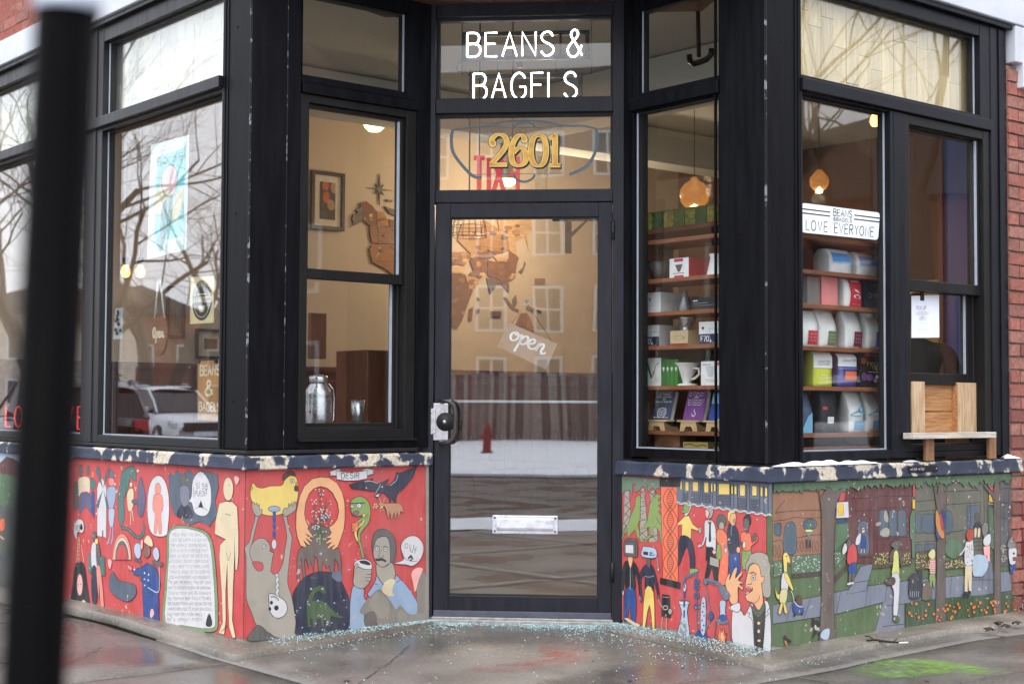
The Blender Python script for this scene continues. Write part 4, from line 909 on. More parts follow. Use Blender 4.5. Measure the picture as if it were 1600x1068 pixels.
q.f('blue', '110,800 150,815 190,810 215,925 60,915').f('lblue', '145,480 192,480 186,815 140,805', .003).dots('navy', [(165, 510), (172, 545), (160, 600), (175, 640), (155, 690), (172, 740), (158, 790)], 9)
q.l('190,310 240,580 245,620', .006, C['steel']).f('blue', '245,590 275,650 240,690 215,650').l('240,690 185,800', .007, C['steel']).e('steel', 190, 285, 26, 34).l('200,270 300,300 350,320', .02, C['steel']).l('205,280 300,305', .006, C['blue'])
q.f('steel', '330,320 380,330 420,380 452,440 400,482 360,430 335,390', .001).f('lblue', '340,490 400,490 396,600 412,680 370,705 326,690 344,600').f('blue', '326,670 345,630 395,630 412,680 370,705', 0).l('300,680 290,800 275,915', .006, C['dgrey']).l('425,690 440,820 450,950', .006, C['dgrey']).l('290,685 370,715 430,690', .012, C['steel'])
q.f('orange', '320,850 345,770 358,840 382,765 392,850 412,820 395,900 370,925 335,900').f('peach', '345,860 365,800 385,870 370,910', .001).f('dgreen', '320,950 345,915 400,915 412,960', .001); q.done('painted_glassware', 'blue laboratory glassware over a burner')
q = Fig('FR', E6).f('black', '165,140 210,120 235,200 260,120 320,190 355,330 370,480 345,520 330,400 290,250 290,480 180,460 180,260 150,470 130,470 140,250').f('peach', '210,70 260,70 262,130 237,205 213,130', .002).f('blue', '178,460 296,480 296,850 250,850 230,650 200,790 158,820').l('235,200 235,460', .003, C['lblue']).e('white', 150, 500, 10, 34).e('white', 355, 555, 10, 30).f('cream', '165,800 210,800 290,850 345,870 345,900 290,895 200,835', .001)
q.zm(*E5).f('dgrey', '165,840 205,810 310,820 322,1000 290,1025 165,1000').f('white', '178,880 272,880 276,985 180,978', .003, False).l('165,845 290,850 295,1020', .0024); q.done('painted_person', 'figure with a television for a head')
q = Fig('FR', E6).f('navy', '400,180 440,160 480,165 530,250 580,500 560,520 510,320 510,490 415,460 410,300 365,330 375,560 360,600 345,300').f('dgrey', '435,70 472,70 475,180 450,200 435,175', .002).f('yellow', '412,460 512,490 526,975 505,975 465,640 400,975 380,970').l('410,300 460,310 520,295', .002, C['lblue']).e('dgrey', 368, 580, 10, 28).e('dgrey', 568, 545, 12, 32)
q.l('545,40 560,120 570,200', .005, C['grey']).e('white', 570, 220, 10, 22).zm(*E5).f('lblue', '385,912 400,900 535,925 540,1035 375,1018').f('black', '392,960 448,965 448,1005 390,998', 0, False).dots('black', [(475, 975), (475, 1000), (492, 978), (492, 1004), (515, 1000)], 9); q.done('painted_person', 'figure with a radio for a head in yellow trousers')
q = Fig('FR', E6).f('black', '615,515 700,528 716,795 608,772', .003, False).l('622,545 700,555', .003, C['grey']).l('620,790 612,900 622,985', .006, C['grey']).l('670,800 665,900 680,995', .006, C['grey']).l('570,570 590,630 625,670', .006, C['grey']).e('grey', 655, 675, 36, 34).e('black', 655, 675, 22, 16, 0).e('grey', 712, 720, 24, 36); q.done('painted_phone', 'small black telephone figure with thin legs')
q = Fig('FR', E5).f('concrete', '45,45 85,52 88,500 85,1000 95,1790 30,1790 40,900', 0, False); q.done('bare_concrete_edge')

# ------------------------------------------------------------------ right street side (WR): a leafy street
backing('WR', 'grass', ragged(5.244, 7.342, .735, -.015, 14, .008, zb1=-.085))
q = Fig('WR').f('brown', '1207,762 1305,758 1306,880 1207,884', .003, False).zm(1200, 740, 7.63).l('80,465 300,440 640,428').l('60,560 200,545 330,515 450,525 640,518').l('200,315 130,390 90,460').l('340,760 480,735 640,718').l('55,810 165,795 180,990')
q.f('slate', '75,600 95,590 152,590 150,720 120,735 72,710').f('slate', '190,940 186,700 210,610 270,565 325,610 332,700 328,940').f('slate', '420,620 430,555 500,538 570,555 580,610 545,650 450,655')
for x in (75, 125): q.f('brown', ell(x, 920, 18, 72, 10), .0026, False)
for x in (355, 400, 452, 495, 540, 582): q.f('brown', ell(x, 860, 15, 68, 10), .0026, False)
q.f('teal', '445,570 480,590 540,605 520,640 470,650', .002).e('yellow', 503, 602, 8, 14).f('pale', '450,660 520,660 525,690 480,705 445,690', .002).f('sage', '438,690 530,690 480,755', .002).f('navy', '450,785 468,785 465,880 450,870', 0).f('navy', '482,785 505,785 505,870 485,880', 0); q.done('painted_house', 'brown painted house with arched door')
q = Fig('WR', (1330, 740, 7.63)).f('maroon', '-90,90 720,60 720,1060 -60,1070', .003, False)
for t_ in ('0,290 310,285 330,265 700,262', '40,440 310,430', '310,100 310,930', '262,290 262,940', '320,780 700,745', '310,405 690,395', '50,560 145,455 225,545'): q.l(t_, .003, sm=False)
q.f('slate', '75,650 100,575 140,555 190,580 205,700 205,942 75,942')
for x0, x1 in ((330, 440), (450, 540), (555, 650)): q.f('slate', [(x0, 460), (x0+25, 430), (x1-25, 430), (x1, 470), (x1, 720), (x1-20, 740), (x0+10, 740), (x0, 720)])
q.f('blue', '120,740 155,740 175,800 165,895 110,885', .002).e('lpink', 140, 670, 20, 36).l('120,665 155,660', .005).l('125,890 110,940', .005, C['lpink']).l('150,890 152,940', .005, C['lpink']).f('white', '105,700 60,760 50,840 95,830 110,760', .001)
q.f('grey', '400,430 425,470 440,560 410,570 385,520', 0).f('grey', '340,690 400,640 450,660 440,740 360,740', 0).f('grey', '290,590 340,570 350,600 300,620', 0).l('50,1000 260,985', .003); q.done('painted_house', 'dark red painted house with three tall windows')
q = Fig('WR', (1330, 740, 7.63)).f('olive', '755,80 1680,30 1680,960 1090,990 755,1000', .003, False)
for t_ in ('755,330 990,310', '755,450 1000,430', '760,700 1010,705', '755,810 1015,795'): q.l(t_, .003)
for x0, y0, x1, y1 in ((765, 475, 825, 685), (848, 475, 985, 685), (765, 840, 845, 990), (875, 830, 990, 960)): q.f('slate', [(x0, y0+20), (x0+20, y0), (x1-20, y0), (x1, y0+20), (x1, y1), (x0, y1)])
q.zm(1460, 740, 7.63).f('slate', '115,450 190,450 205,490 200,690 115,700').f('slate', '385,380 535,365 540,650 430,650 385,640', sm=False).l('425,375 430,640')
for t_ in ('140,365 300,355 545,335', '140,210 540,190', '120,705 360,665', '545,200 550,640', '445,770 560,765', '445,810 560,800', '445,860 560,850', '445,905 570,900', '585,100 590,600'): q.l(t_, .003)
q.f('navy', '475,590 500,565 535,570 542,640 460,640', .001).e((92, 78, 66), 502, 505, 28, 48).f('cream', '475,650 500,650 492,745 474,745', .001).f('cream', '518,650 542,650 535,745 512,745', .001); q.done('painted_house', 'olive painted house with steps')
q = Fig('WR', (1460, 740, 7.63)).f((92, 92, 94), '775,100 1035,70 1030,1100 780,1100', .003, False)
for t_ in ('770,180 1020,150', '825,60 825,720', '880,180 880,820', '780,515 900,540 1010,545', '780,340 880,345', '830,705 880,705'): q.l(t_, .003)
q.f('pale', '920,240 960,195 990,240 970,320 930,300', .001).f('pink', '930,340 970,355 1010,340 985,400 940,410', .001).dots('white', scatter(14, 800, 360, 1010, 460, 2), 8).e('grey', 995, 635, 20, 30).e('black', 995, 635, 9, 14, 0).e('white', 958, 685, 12, 22)
q.dots('grey', scatter(40, 790, 780, 1030, 1060, 12), 10); q.done('painted_house', 'dark grey painted house at the brick pier')
q = Fig('WR').f('path', '1207,944 1280,930 1345,916 1420,906 1592,890 1592,920 1500,935 1412,942 1412,998 1362,1002 1380,940 1300,960 1207,974', .003, False).f('path', '1322,928 1344,884 1364,880 1352,922', .003, False).f('path', '1512,905 1520,872 1548,870 1552,905', .003, False)
for t_ in ('1228,970 1238,938', '1256,964 1266,933', '1306,958 1313,924', '1350,950 1356,914', '1382,940 1386,910', '1378,978 1412,974', '1484,928 1486,902', '1534,922 1536,896', '1330,910 1358,906', '1385,945 1412,943'): q.l(t_, .0026)
q.done('painted_path', 'grey-blue painted pavement running along the houses')
def hedge(c, poly, dc, n, box, seed, rr, lab=None):
    q = Fig('WR').f(c, poly, .002, False).dots(dc, scatter(n, *box, seed), rr); q.done('painted_hedge', lab)
hedge('leaf', '1236,868 1282,864 1282,892 1236,896', 'white', 46, (1238, 868, 1280, 892), 21, .95, 'painted hedge with white blossom')
hedge('leaf', '1208,876 1222,874 1222,898 1208,902', 'white', 14, (1209, 878, 1220, 898), 22, .8); hedge('leaf', '1303,862 1325,840 1325,815 1305,818', 'leaf', 1, (1308, 830, 1312, 834), 2, .5); hedge('leaf', '1303,862 1314,860 1322,868 1303,888', 'white', 12, (1303, 862, 1312, 884), 23, .8)
SOIL, BUSH = (76, 62, 56), (88, 76, 52)
for t_ in ('1236,896 1282,891 1282,898 1236,903', '1302,900 1322,880 1322,890 1302,912'): Fig('WR').f(SOIL, t_, 0, False).done('painted_soil')
hedge(BUSH, '1362,866 1422,858 1422,882 1362,888', 'pale', 140, (1364, 862, 1421, 880), 24, .7); hedge(BUSH, '1430,862 1462,858 1462,886 1430,890', 'pale', 70, (1430, 866, 1460, 886), 26, .7); hedge(BUSH, '1475,876 1508,872 1508,886 1475,889', 'pale', 60, (1475, 874, 1507, 887), 27, .7)
Fig('WR').e('leaf', 1489, 856, 14, 16, .001).done('painted_bush')
q = Fig('WR').f((62, 84, 56), '1414,942 1440,936 1592,924 1594,984 1500,990 1414,996', 0, False)
r_ = random.Random(31)
for i in range(60): 
    x = r_.uniform(1416, 1592); y = r_.uniform(940, 968); q.l([(x, y), (x+r_.uniform(-1.5, 1.5), y+r_.uniform(12, 22))], .0022, C['sage'] if i % 3 else C['dgreen'], False)
for i in range(64):
    x = r_.uniform(1416, 1590); y = 936+(1592-x)*.02+r_.uniform(0, 30); sc = r_.uniform(1.5, 2.8)
    q.f('tulip', [(x-sc*.8, y-sc*.6), (x-sc*.3, y-sc), (x, y-sc*.6), (x+sc*.4, y-sc*1.1), (x+sc*.8, y-sc*.5), (x+sc*.6, y+sc*.8), (x, y+sc*1.2), (x-sc*.6, y+sc*.8)], .0014, False)
q.done('painted_tulips', 'bed of painted orange tulips')
q = Fig('WR').f('white', '1306,784 1324,783 1325,808 1305,809', .002, False).f('red', '1309,783 1314,761 1320,768 1318,782', .002, False).f((232, 190, 62), '1308,786 1316.5,786 1316.5,804 1308,805', .002, False)
for y in (811, 814, 816): q.l([(1306, y), (1324, y-1)], .0028, C['blue'])
q.done('painted_train_glimpse'); q = Fig('WR', (1330, 740, 7.63)).f('red', '725,75 750,75 752,272 725,272', .002, False).f((232, 190, 62), '720,305 750,303 750,412 720,412', .002, False).f('leaf', '690,500 715,430 752,430 752,1000 715,1000 710,780 690,760', .002, False)
q.done('painted_train_glimpse'); q = Fig('WR', (1460, 740, 7.63)).f('red', '630,70 655,15 680,120 695,205 650,180', .002, False).f((232, 190, 62), '640,240 665,240 692,335 638,335', .002, False).l('630,350 690,360', .003, C['white']).l('630,375 690,385', .003, C['blue']).f('leaf', '630,400 700,400 700,900 640,860', .001, False); q.done('painted_train_glimpse')
# canopy fringe and trunks
def trunk(pts, name_lab):
    q = Fig('WR').f('trunk', pts, .003, False)
    pp = P(pts); x0 = min(a for a, b_ in pp); x1 = max(a for a, b_ in pp); y0 = min(b_ for a, b_ in pp); y1 = max(b_ for a, b_ in pp); xm = (x0+x1)/2; hw = (x1-x0)*.22
    for i in range(7):
        x = xm-hw+2*hw*i/6; q.l([(x+rnd.uniform(-.5, .5), y) for y in range(int(y0+30), int(y1-6), 12)], .0016, (74, 66, 64))
    return q.done('painted_tree', name_lab)
def canopy(x0, x1, seed):
    r_ = random.Random(seed); n = int((x1-x0)/2.2); lo = []
    for i in range(n+1):
        x = x1+(x0-x1)*i/n; base = 755.5-(x-1207)*.0437
        lo.append((x, base+10+9*abs(noise.noise((x*.045, seed, 0)))*2+r_.uniform(-3.5, 5)))
    q = Fig('WR').f('leaf', [(x0, 755-(x0-1207)*.0437), (x1, 755-(x1-1207)*.0437)]+lo, .0024, False)
    for i in range(170):
        x = r_.uniform(x0+1, x1-1); y = 757-(x-1207)*.0437+r_.uniform(0, 10); q.l([(x, y), (x+r_.uniform(-1, 1), y+r_.uniform(1.5, 4))], .0018, (108, 146, 104) if i % 2 else (66, 98, 68), False)
    return q.done('painted_canopy', 'green painted leaves under the right sill')
canopy(1207.5, 1592, 5)
trunk('1277,762 1281,777 1287,767 1291,760 1297,762 1300,769 1317,761 1307,782 1302.5,800 1301,870 1301,950 1303.5,1006 1277.5,1009 1282,940 1282,800 1280,784', 'painted street tree nearest the right corner')
trunk('1457,760 1463,772 1465,756 1471,755 1474,770 1480,758 1476,790 1475,870 1476,985 1459,988 1462,900 1463,800', 'painted street tree in the middle of the tulips')
trunk('1534,757 1551,768 1553,748 1559,746 1561,770 1561,850 1563,978 1551,980 1552,860 1551,780', 'painted street tree near the brick pier')
q = Fig('WR', (1200, 870, 7.63)).f('yellow', '165,-10 175,-48 205,-62 240,0 248,70 215,60 210,180 180,185 170,80', .002).e('dgrey', 205, -15, 9, o=0).f('yellow', '70,330 95,430 135,440 125,500 85,470', .002).f('white', '150,220 180,180 225,200 220,390 145,390', .002).f('yellow', '180,200 220,200 285,370 270,390 200,280', .002).f('pale', '140,390 215,390 192,550 125,530', .002).f('yellow', '140,540 162,560 135,668 108,655', .002).f('yellow', '165,550 192,555 212,652 186,662', .002)
q.done('painted_person', 'yellow long-necked dinosaur figure pulling a blue cart'); q = Fig('WR', (1200, 870, 7.63)).f((92, 66, 52), '320,480 350,445 385,480 390,570 330,560', .001).f('blue', '290,540 410,590 405,655 300,665', .002).l('255,395 280,440 295,520 340,575 400,588', .004, C['white']).e('black', 302, 690, 12).e('black', 388, 675, 12); q.done('painted_cart')
q = Fig('WR', (1200, 870, 7.63)).f('black', '512,740 530,730 575,745 605,800 600,880 560,900 505,978 545,860 515,820', .001).e('white', 550, 830, 12, 28, 0).e('white', 575, 855, 12, 8, 0); q.done('painted_cat', 'small black painted cat on the grass'); q = Fig('WR', (1200, 870, 7.63)).f('black', '170,950 190,925 215,960 265,1000 240,1018 205,1000', 0).f((190, 120, 60), '180,985 210,1005 212,1060 185,1020', 0); q.done('painted_bird'); q = Fig('WR', (1200, 870, 7.63)).f('lblue', '610,920 650,860 715,850 710,940 680,980 620,960', 0); q.done('faded_paint_patch')
q = Fig('WR', (1200, 740, 7.63)).f('red', '940,880 1000,828 1040,900 1035,1060 930,1065', .002).f('dgrey', '915,830 945,770 975,810 960,860 925,880', .002).f('white', '905,820 870,900 880,960 925,900', .001).zm(1200, 870, 7.63).f('blue', '948,90 1032,62 1022,195 950,192', .002).f('dgrey', '950,195 980,195 970,290 948,290', .001).f('dgrey', '990,195 1018,195 1005,290 985,290', .001).f('white', '925,310 975,290 968,325 930,328', .001).f('white', '978,298 1008,288 1000,315 980,318', .001); q.done('painted_person', 'painted figure in a red top and blue shorts')
q = Fig('WR', (1330, 740, 7.63)).f('dbrown', '440,960 490,890 560,900 600,945 600,1090 570,1090 555,1000 480,1000 455,1100', .002).f((96, 100, 92), '455,845 500,795 575,800 550,880 520,930 490,880', .002).f((206, 208, 120), '495,925 540,925 552,1100 552,1205 468,1198 480,1080', .002).zm(1330, 870, 7.63).f('white', '470,200 550,200 556,400 530,690 485,682 490,420 465,330', .002).f('dgreen', '490,690 555,710 550,770 488,760', .001).f('dbrown', '385,290 430,250 490,235 510,280 480,330 400,320', .002); q.done('painted_person', 'painted figure in a yellow-green vest and white trousers')
q = Fig('WR', (1330, 870, 7.63)).f((58, 58, 66), '675,260 710,200 770,185 780,150 830,160 832,260 815,400 800,482 680,482', .002)
for x in range(690, 810, 24): q.l([(x, 400), (x-6, 470)], .003, C['lblue'])
q.f((106, 92, 78), '840,320 860,290 920,305 942,480 830,500', .002).e('white', 850, 325, 12, 18).f('pale', '905,130 930,40 975,50 980,100 965,150', .001).zm(1330, 740, 7.63).f('pale', '900,950 950,890 982,920 972,1005 920,1000', .002).zm(1330, 870, 7.63).f('lpink', '915,20 985,20 982,192 918,192', .002, False)
for y in range(35, 190, 26): q.l([(917, y), (983, y)], .003, C['mauve'])
q.f('green', '915,205 980,205 976,350 960,350 945,270 940,350 922,330', .002); q.done('painted_child_and_dogs', 'child in a striped top beside two dark dogs')
q = Fig('WR', (1460, 740, 7.63)).f((196, 132, 78), '0,430 30,470 60,560 100,740 60,760 0,620', .002).f('rust', '40,500 80,470 92,600 70,680', .001).f((58, 74, 120), '60,440 108,460 110,640 92,610', .001).f((58, 74, 120), '0,640 50,760 20,770 0,720', .001); q.done('painted_flag', 'orange and blue painted flag on the tree')
q = Fig('WR', (1460, 740, 7.63)).f('white', '350,830 400,805 440,795 442,1060 345,1075', .002).l('355,860 320,920 280,968', .009, C['white']).e('rust', 272, 972, 18, 10, 0).f('rust', '360,710 400,655 450,670 440,760 400,805 372,775', .002)
r_ = random.Random(4)
for i in range(26): x = r_.uniform(355, 435); y = r_.uniform(830, 1060); q.l([(x, y), (x+4, y+16)], .003)
q.zm(1460, 860, 7.63).f('cream', '345,175 430,175 422,480 388,475 380,280 375,482 338,482', .002, False).f('navy', '315,515 360,480 370,515 330,535', .001).f('navy', '368,530 390,475 412,480 400,525 375,550', .001); q.done('painted_person', 'painted figure in a spotted white shirt and cream trousers')
q = Fig('WR', (1460, 740, 7.63)).f((120, 122, 120), '552,620 590,575 622,610 615,700 580,752 552,705', .002).f('white', '570,760 640,708 652,790 630,848 570,842', .002).f('lpink', '565,860 642,850 642,1040 615,1040 605,960 590,1000 568,940', .002, False); q.done('painted_person', 'painted grey-headed figure in pink trousers')
q = Fig('WR', (1460, 740, 7.63)).f((126, 128, 126), '848,850 900,735 945,760 942,882 890,892', .002).e('white', 905, 800, 10, o=.001).f('white', '865,900 905,882 955,885 958,980 940,1065 880,1065', .002).e('black', 925, 945, 12, 16, 0).zm(1460, 860, 7.63).f('blue', '880,165 946,162 946,270 885,262', .002, False).l('900,270 905,380', .005, C['dgrey']).l('925,270 915,410', .005, C['dgrey']); q.done('painted_child', 'painted grey-headed child in white top and blue shorts')
q = Fig('WR', (1460, 860, 7.63)).f('lblue', '440,90 500,40 600,70 620,180 560,290 500,300 440,280', 0); q.done('faded_paint_patch')
q = Fig('WR').f((102, 22, 24), '1593,750 1597,750 1598,975 1594,976', 0, False); q.done('dark_red_edge')

# ------------------------------------------------------------------ left street side (WL)
backing('WL', 'red', ragged(-8.62, -6.134, .778, -.06, 21, .01, zb1=-.012))
G, H, J = (115, 710, 7.63), (105, 810, 6.28), (230, 710, 3.5625)
q = Fig('WL', G).f('cream', '55,300 100,265 150,260 195,300 190,460 120,460 60,490', .002).e('dgrey', 88, 190, 26, 70).e('dgrey', 175, 185, 22, 60).f('purple', '80,465 200,468 212,700 150,620 72,700', .002).f('dgrey', '0,360 50,330 60,500 50,640 0,640', .002).f('lpink', '110,370 145,370 142,430 112,440', .001); q.done('painted_couple', 'two painted figures in cream shirts')
q = Fig('WL', G).f('teal', '205,290 260,310 258,400 205,400', .002).e('orange', 232, 235, 18, 44).f('blue', '215,455 252,460 252,735 235,735 215,640', .002); q.done('painted_person', 'red-haired figure in a green top')
q = Fig('WL', G).f('white', '300,340 340,275 375,330 395,400 392,985 285,965 285,400', .0024, False).f('slate', '350,400 268,200 285,130 312,150', .002, False).f('slate', '358,395 380,250 420,145 440,180', .002, False).f('slate', '350,420 268,600 300,642', .002, False).f('slate', '362,420 420,610 398,645', .002, False).f('dgrey', '345,900 358,900 358,985 342,980', 0, False); q.done('painted_windmill', 'white painted windmill with slate-blue sails')
q = Fig('WL', G).f('sky', '410,400 450,375 500,390 505,500 470,645 430,645 400,480', .002).e('pink', 455, 320, 34, 55).f('steel', '428,260 455,180 485,240 480,280 440,270', .002).f('lblue', '425,650 490,650 485,760 470,860 430,830', .002).l('445,850 430,1000 400,1060', .012, C['sky']).l('472,860 470,980 450,1060', .012, C['sky']); q.done('painted_person', 'pale blue suited painted figure beside the windmill')
q = Fig('WL', G).f('teal', '530,500 560,330 580,210 640,150 720,135 750,220 750,320 710,290 680,260 650,400 600,540 610,700 600,790 570,850 650,860 740,950 800,970 830,900 830,780 855,850 850,950 800,1010 720,980 640,895 570,890 540,780', .003, False).e('white', 705, 190, 10).e('teal', 605, 400, 24, 110); q.done('painted_monster', 'large green long-tailed painted beast')
q = Fig('WL', G).f('cream', '640,480 680,400 720,430 712,620 660,670', .002).e('cream', 690, 355, 18, 32).l('690,650 684,830', .008, C['cream']).l('700,650 720,790', .008, C['cream']).f('purple', '770,430 790,290 810,265 830,330 862,520 830,720 770,700', .002).f('slate', '700,540 765,535 760,580 710,580', .002).dots('lpink', [(772, 190), (498, 350), (518, 440), (280, 700)], 18, .001); q.done('painted_couple', 'cream and purple painted pair')
q = Fig('WL', J).f('white', '3,300 10,200 30,140 62,115 95,135 118,200 126,300 118,400 108,448 50,452 15,410', .003).e('pink', 62, 190, 17, 34).f('pink', '40,225 85,225 92,300 80,330 84,430 66,430 62,350 56,430 40,430 46,330 34,300', .002); q.done('painted_oval', 'white painted oval with a plain orange figure')
q = Fig('WL', J).f('slate', '118,90 150,120 160,85 200,110 230,80 262,110 300,85 350,95 395,110 400,180 380,260 395,330 350,400 300,370 240,390 180,350 150,330 130,250', .001, False).f('navy', '172,345 178,300 205,268 245,298 252,350', .002).f((122, 122, 138), '185,180 232,178 236,258 210,290 190,255', .002).f('dgrey', '180,190 186,130 215,108 240,135 236,190 225,160 195,160', .001); q.done('painted_portrait', 'dark-haired painted portrait in a navy collar')
q = Fig('WL', J).f('white', '250,230 258,140 300,92 345,140 360,220 350,310 318,342 270,325 252,270 234,258', .003).text('SÍ SE', 275, 190, 338, 160, .003).text('PUEDE', 270, 228, 330, 200, .003).l('262,180 264,240', .004).l('338,165 333,220', .004).f('black', '288,292 302,252 316,294', 0).l('270,300 300,290 340,308', .002); q.done('painted_speech_bubble', 'white painted speech bubble by the portrait')
q = Fig('WL', J).f((120, 146, 104), '115,440 165,392 260,402 350,445 382,600 398,905 368,985 200,968 92,945 98,750 112,560', .003).f('white', '128,440 172,408 258,416 338,458 366,600 382,900 358,965 200,948 106,930 112,750 124,560', .002)
lines = ['THIS IS WHAT YOU SHALL DO', 'LOVE THE EARTH AND SUN AND', 'THE ANIMALS, DESPISE RICHES,', 'GIVE ALMS TO EVERYONE THAT', 'ASKS, STAND UP FOR THE STUPID', 'AND CRAZY, DEVOTE YOUR INCOME', 'AND LABOR TO OTHERS, HATE', 'TYRANTS, ARGUE NOT CONCERNING', 'GOD, HAVE PATIENCE AND INDULGENCE', 'TOWARD THE PEOPLE, TAKE OFF YOUR', 'HAT TO NOTHING KNOWN OR UNKNOWN', 'TIME IN YOUR LIFE RE-EXAMINE', 'ALL YOU HAVE BEEN TOLD AT SCHOOL', 'OR CHURCH OR IN ANY BOOK, DISMISS', 'WHATEVER INSULTS YOUR OWN SOUL;', 'AND YOUR VERY FLESH SHALL', 'BE A GREAT POEM']
for i, t_ in enumerate(lines):
    y = 440+i*29.5; xl = 138-i*1.4; xr = 335+i*2.2
    if i > 14: xr -= 60
    q.text(t_, xl, y+12, xr, y+12-16, .0016, (110, 108, 116))
q.f('black', '330,945 348,880 366,930 356,955', 0).done('painted_scroll', 'white painted scroll covered in hand lettering')
q = Fig('WL', J).e('cream', 455, 190, 28, 66).f('cream', '405,270 440,258 480,262 505,290 512,440 512,560 505,640 495,640 492,560 490,440 490,560 482,740 478,920 496,1015 480,1020 460,960 452,760 450,600 440,760 442,920 432,1000 402,990 424,930 418,760 405,560 410,500 440,470 380,440 384,370', .003, False).l('440,330 470,335').l('445,540 455,590 470,540').f('lpink', '488,125 502,118 518,135 500,168', .001).l('452,950 440,960 415,985', .003); q.done('painted_figure', 'plain cream standing painted figure at the corner')
q = Fig('WL', H).f('white', '70,90 95,20 130,0 162,30 170,100 150,140 120,125 100,150 105,200 80,170', .002).text('YES', 84, 110, 132, 62, .004).f('black', '130,90 145,45 160,85 150,110', 0).f('black', '45,860 60,640 90,440 168,440 200,640 216,885', .001).e('lpink', 130, 645, 29, 108).l('100,650 120,640', .003).l('135,640 150,640', .003).l('100,430 118,180', .005, C['cream']).l('122,430 128,180', .005, C['cream']).l('172,430 145,250', .005, C['cream'])
for y in range(210, 420, 36): q.l([(106, y), (126, y)], .003, C['cream'])
q.f('pale', '50,830 80,800 120,850 170,790 215,890 120,890', 0); q.done('painted_woman', 'black-haired painted woman below a speech bubble')
q = Fig('WL', H).f('teal', '215,340 375,370 378,562 215,520', .002, False).f('white', '245,270 290,240 302,470 250,485', .002).f('dgrey', '290,250 325,270 330,470 300,470', .002).e((98, 86, 88), 272, 170, 22, 48).e('yellow', 295, 220, 16, 30).f('navy', '248,490 296,490 298,800 252,800', .002).f('pink', '296,475 332,482 368,845 335,840 322,640 316,790 300,600', .002); q.done('painted_couple', 'painted couple embracing before a green bench')
q = Fig('WL', H)
for rr, c in ((1.0, 'pink'), (.86, 'cream'), (.72, 'slate'), (.6, 'red')):
    q.f(c, [(545+92*rr*math.cos(a), 400-255*rr*math.sin(a)) for a in [math.pi*i/18 for i in range(19)]], .002, False)
q.f('slate', '430,560 460,520 510,600 660,640 682,740 600,812 480,755 420,680', .002).f('lpink', '410,400 428,395 445,420 430,490 412,460', .001); q.done('painted_rainbow', 'painted rainbow over a grey rock')
q = Fig('WL', H).f('blue', '650,500 740,470 790,430 880,480 922,640 905,700 908,1010 760,1010 745,700 735,560 660,545', .003, False).e((134, 98, 88), 790, 315, 36, 66).f('cream', '765,205 800,158 842,210 842,275 770,235', .002).f('pink', '600,450 640,470 642,505 610,490', .002).dots('white', [(768, 530), (808, 545), (768, 590), (805, 600), (770, 650), (668, 495)], 9).f('lblue', '668,330 670,260 700,235 725,260 730,360 700,390', .002).f('lblue', '850,330 870,280 900,290 912,370 890,410 860,380', .002).l('730,430 728,600 800,740 840,700 835,440', .006, C['dgrey']).l('800,670 900,720 915,600 912,440', .006, C['lblue']).f('lpink', '735,205 752,215 745,300 728,270', .001).f('lpink', '830,890 850,880 862,930 835,972 822,940', .001).f('dgrey', '665,385 730,400 725,425 668,405', .001).f('dgrey', '850,405 942,430 930,465 850,440', .001); q.done('painted_sailor', 'painted figure in a long navy coat and cream hat')
q = Fig('WL').f('lblue', '0,704 60,708 60,740 0,732', 0, False).f('maroon', '0,724 12,713 22,716 60,740 60,760 0,738', .002, False).f('leaf', '0,738 60,752 62,800 0,790', .001, False).f((92, 96, 92), '0,788 62,798 62,930 0,915', 0, False).f('orange', '2,812 8,810 8,826 2,828', .001).l('0,836 8,842', .01, C['cream']).l('0,866 6,872', .012, C['blue']); q.done('painted_landscape', 'painted hill landscape at the far left')
# ================================================================== inside of the shop (setting)
m_wall = plain('warm_plaster', (192, 174, 152), .85, var=.05, scale=2)
m_ceil = plain('pale_ceiling', (206, 209, 202), .9, var=.05, scale=2)
m_wains = wood('red_wainscot', (88, 40, 32), (66, 28, 24), .45, 'z')
m_floor = wood('dark_floor', (116, 98, 84), (92, 76, 64), .35, 'x')
BACKD = 3.47                      # back wall behind the plane left of the door
def room(name, pts, z0, z1, mat):
    return tag(build(MB().prism(pts, z0, z1), name, mat, None, PLAN), kind='structure')
room('shop_floor', [(3.66, 12), (3.66, 6.32), (4.56, 6.32), (5.45, 5.43), (5.45, 4.68), (10.2, 4.68), (10.2, 12)], -.2, -.002, m_floor)
room('shop_ceiling', [(3.5, 12), (3.5, 6.2), (4.5, 6.2), (5.3, 5.4), (5.3, 4.55), (10.2, 4.55), (10.2, 12)], 3.30, 3.38, m_ceil)
room('back_wall', [(3.5, 9.6), (10.2, 9.6), (10.2, 9.75), (3.5, 9.75)], -.1, 3.3, m_wall)
room('side_wall', [(10.0, 4.5), (10.15, 4.5), (10.15, 9.7), (10.0, 9.7)], -.1, 3.3, plain('brown_wall', (104, 78, 60), .8, var=.08, scale=2))
room('end_wall', [(8.3, 4.49), (10.1, 4.49), (10.1, 4.6), (8.3, 4.6)], -.1, 3.3, m_wall)
room('pier_wall', [(7.27, 4.58), (8.35, 4.58), (8.35, 4.68), (7.27, 4.68)], -.1, 3.3, m_wall)
room('ceiling_beam', [(3.7, 8.2), (10, 8.2), (10, 8.45), (3.7, 8.45)], 3.02, 3.29, m_ceil)
room('ceiling_beam', [(6.6, 4.7), (6.85, 4.7), (6.85, 8.2), (6.6, 8.2)], 2.98, 3.29, m_ceil)
BW = FRAME['FL'] @ T(0, BACKD, 0)   # back wall local frame
wz = 1.33; g = MB().box(3.52, 9.99, -.03, -.002, 0, wz)
ws = tag(build(g, 'wainscot', m_wains, None, BW), kind='structure')
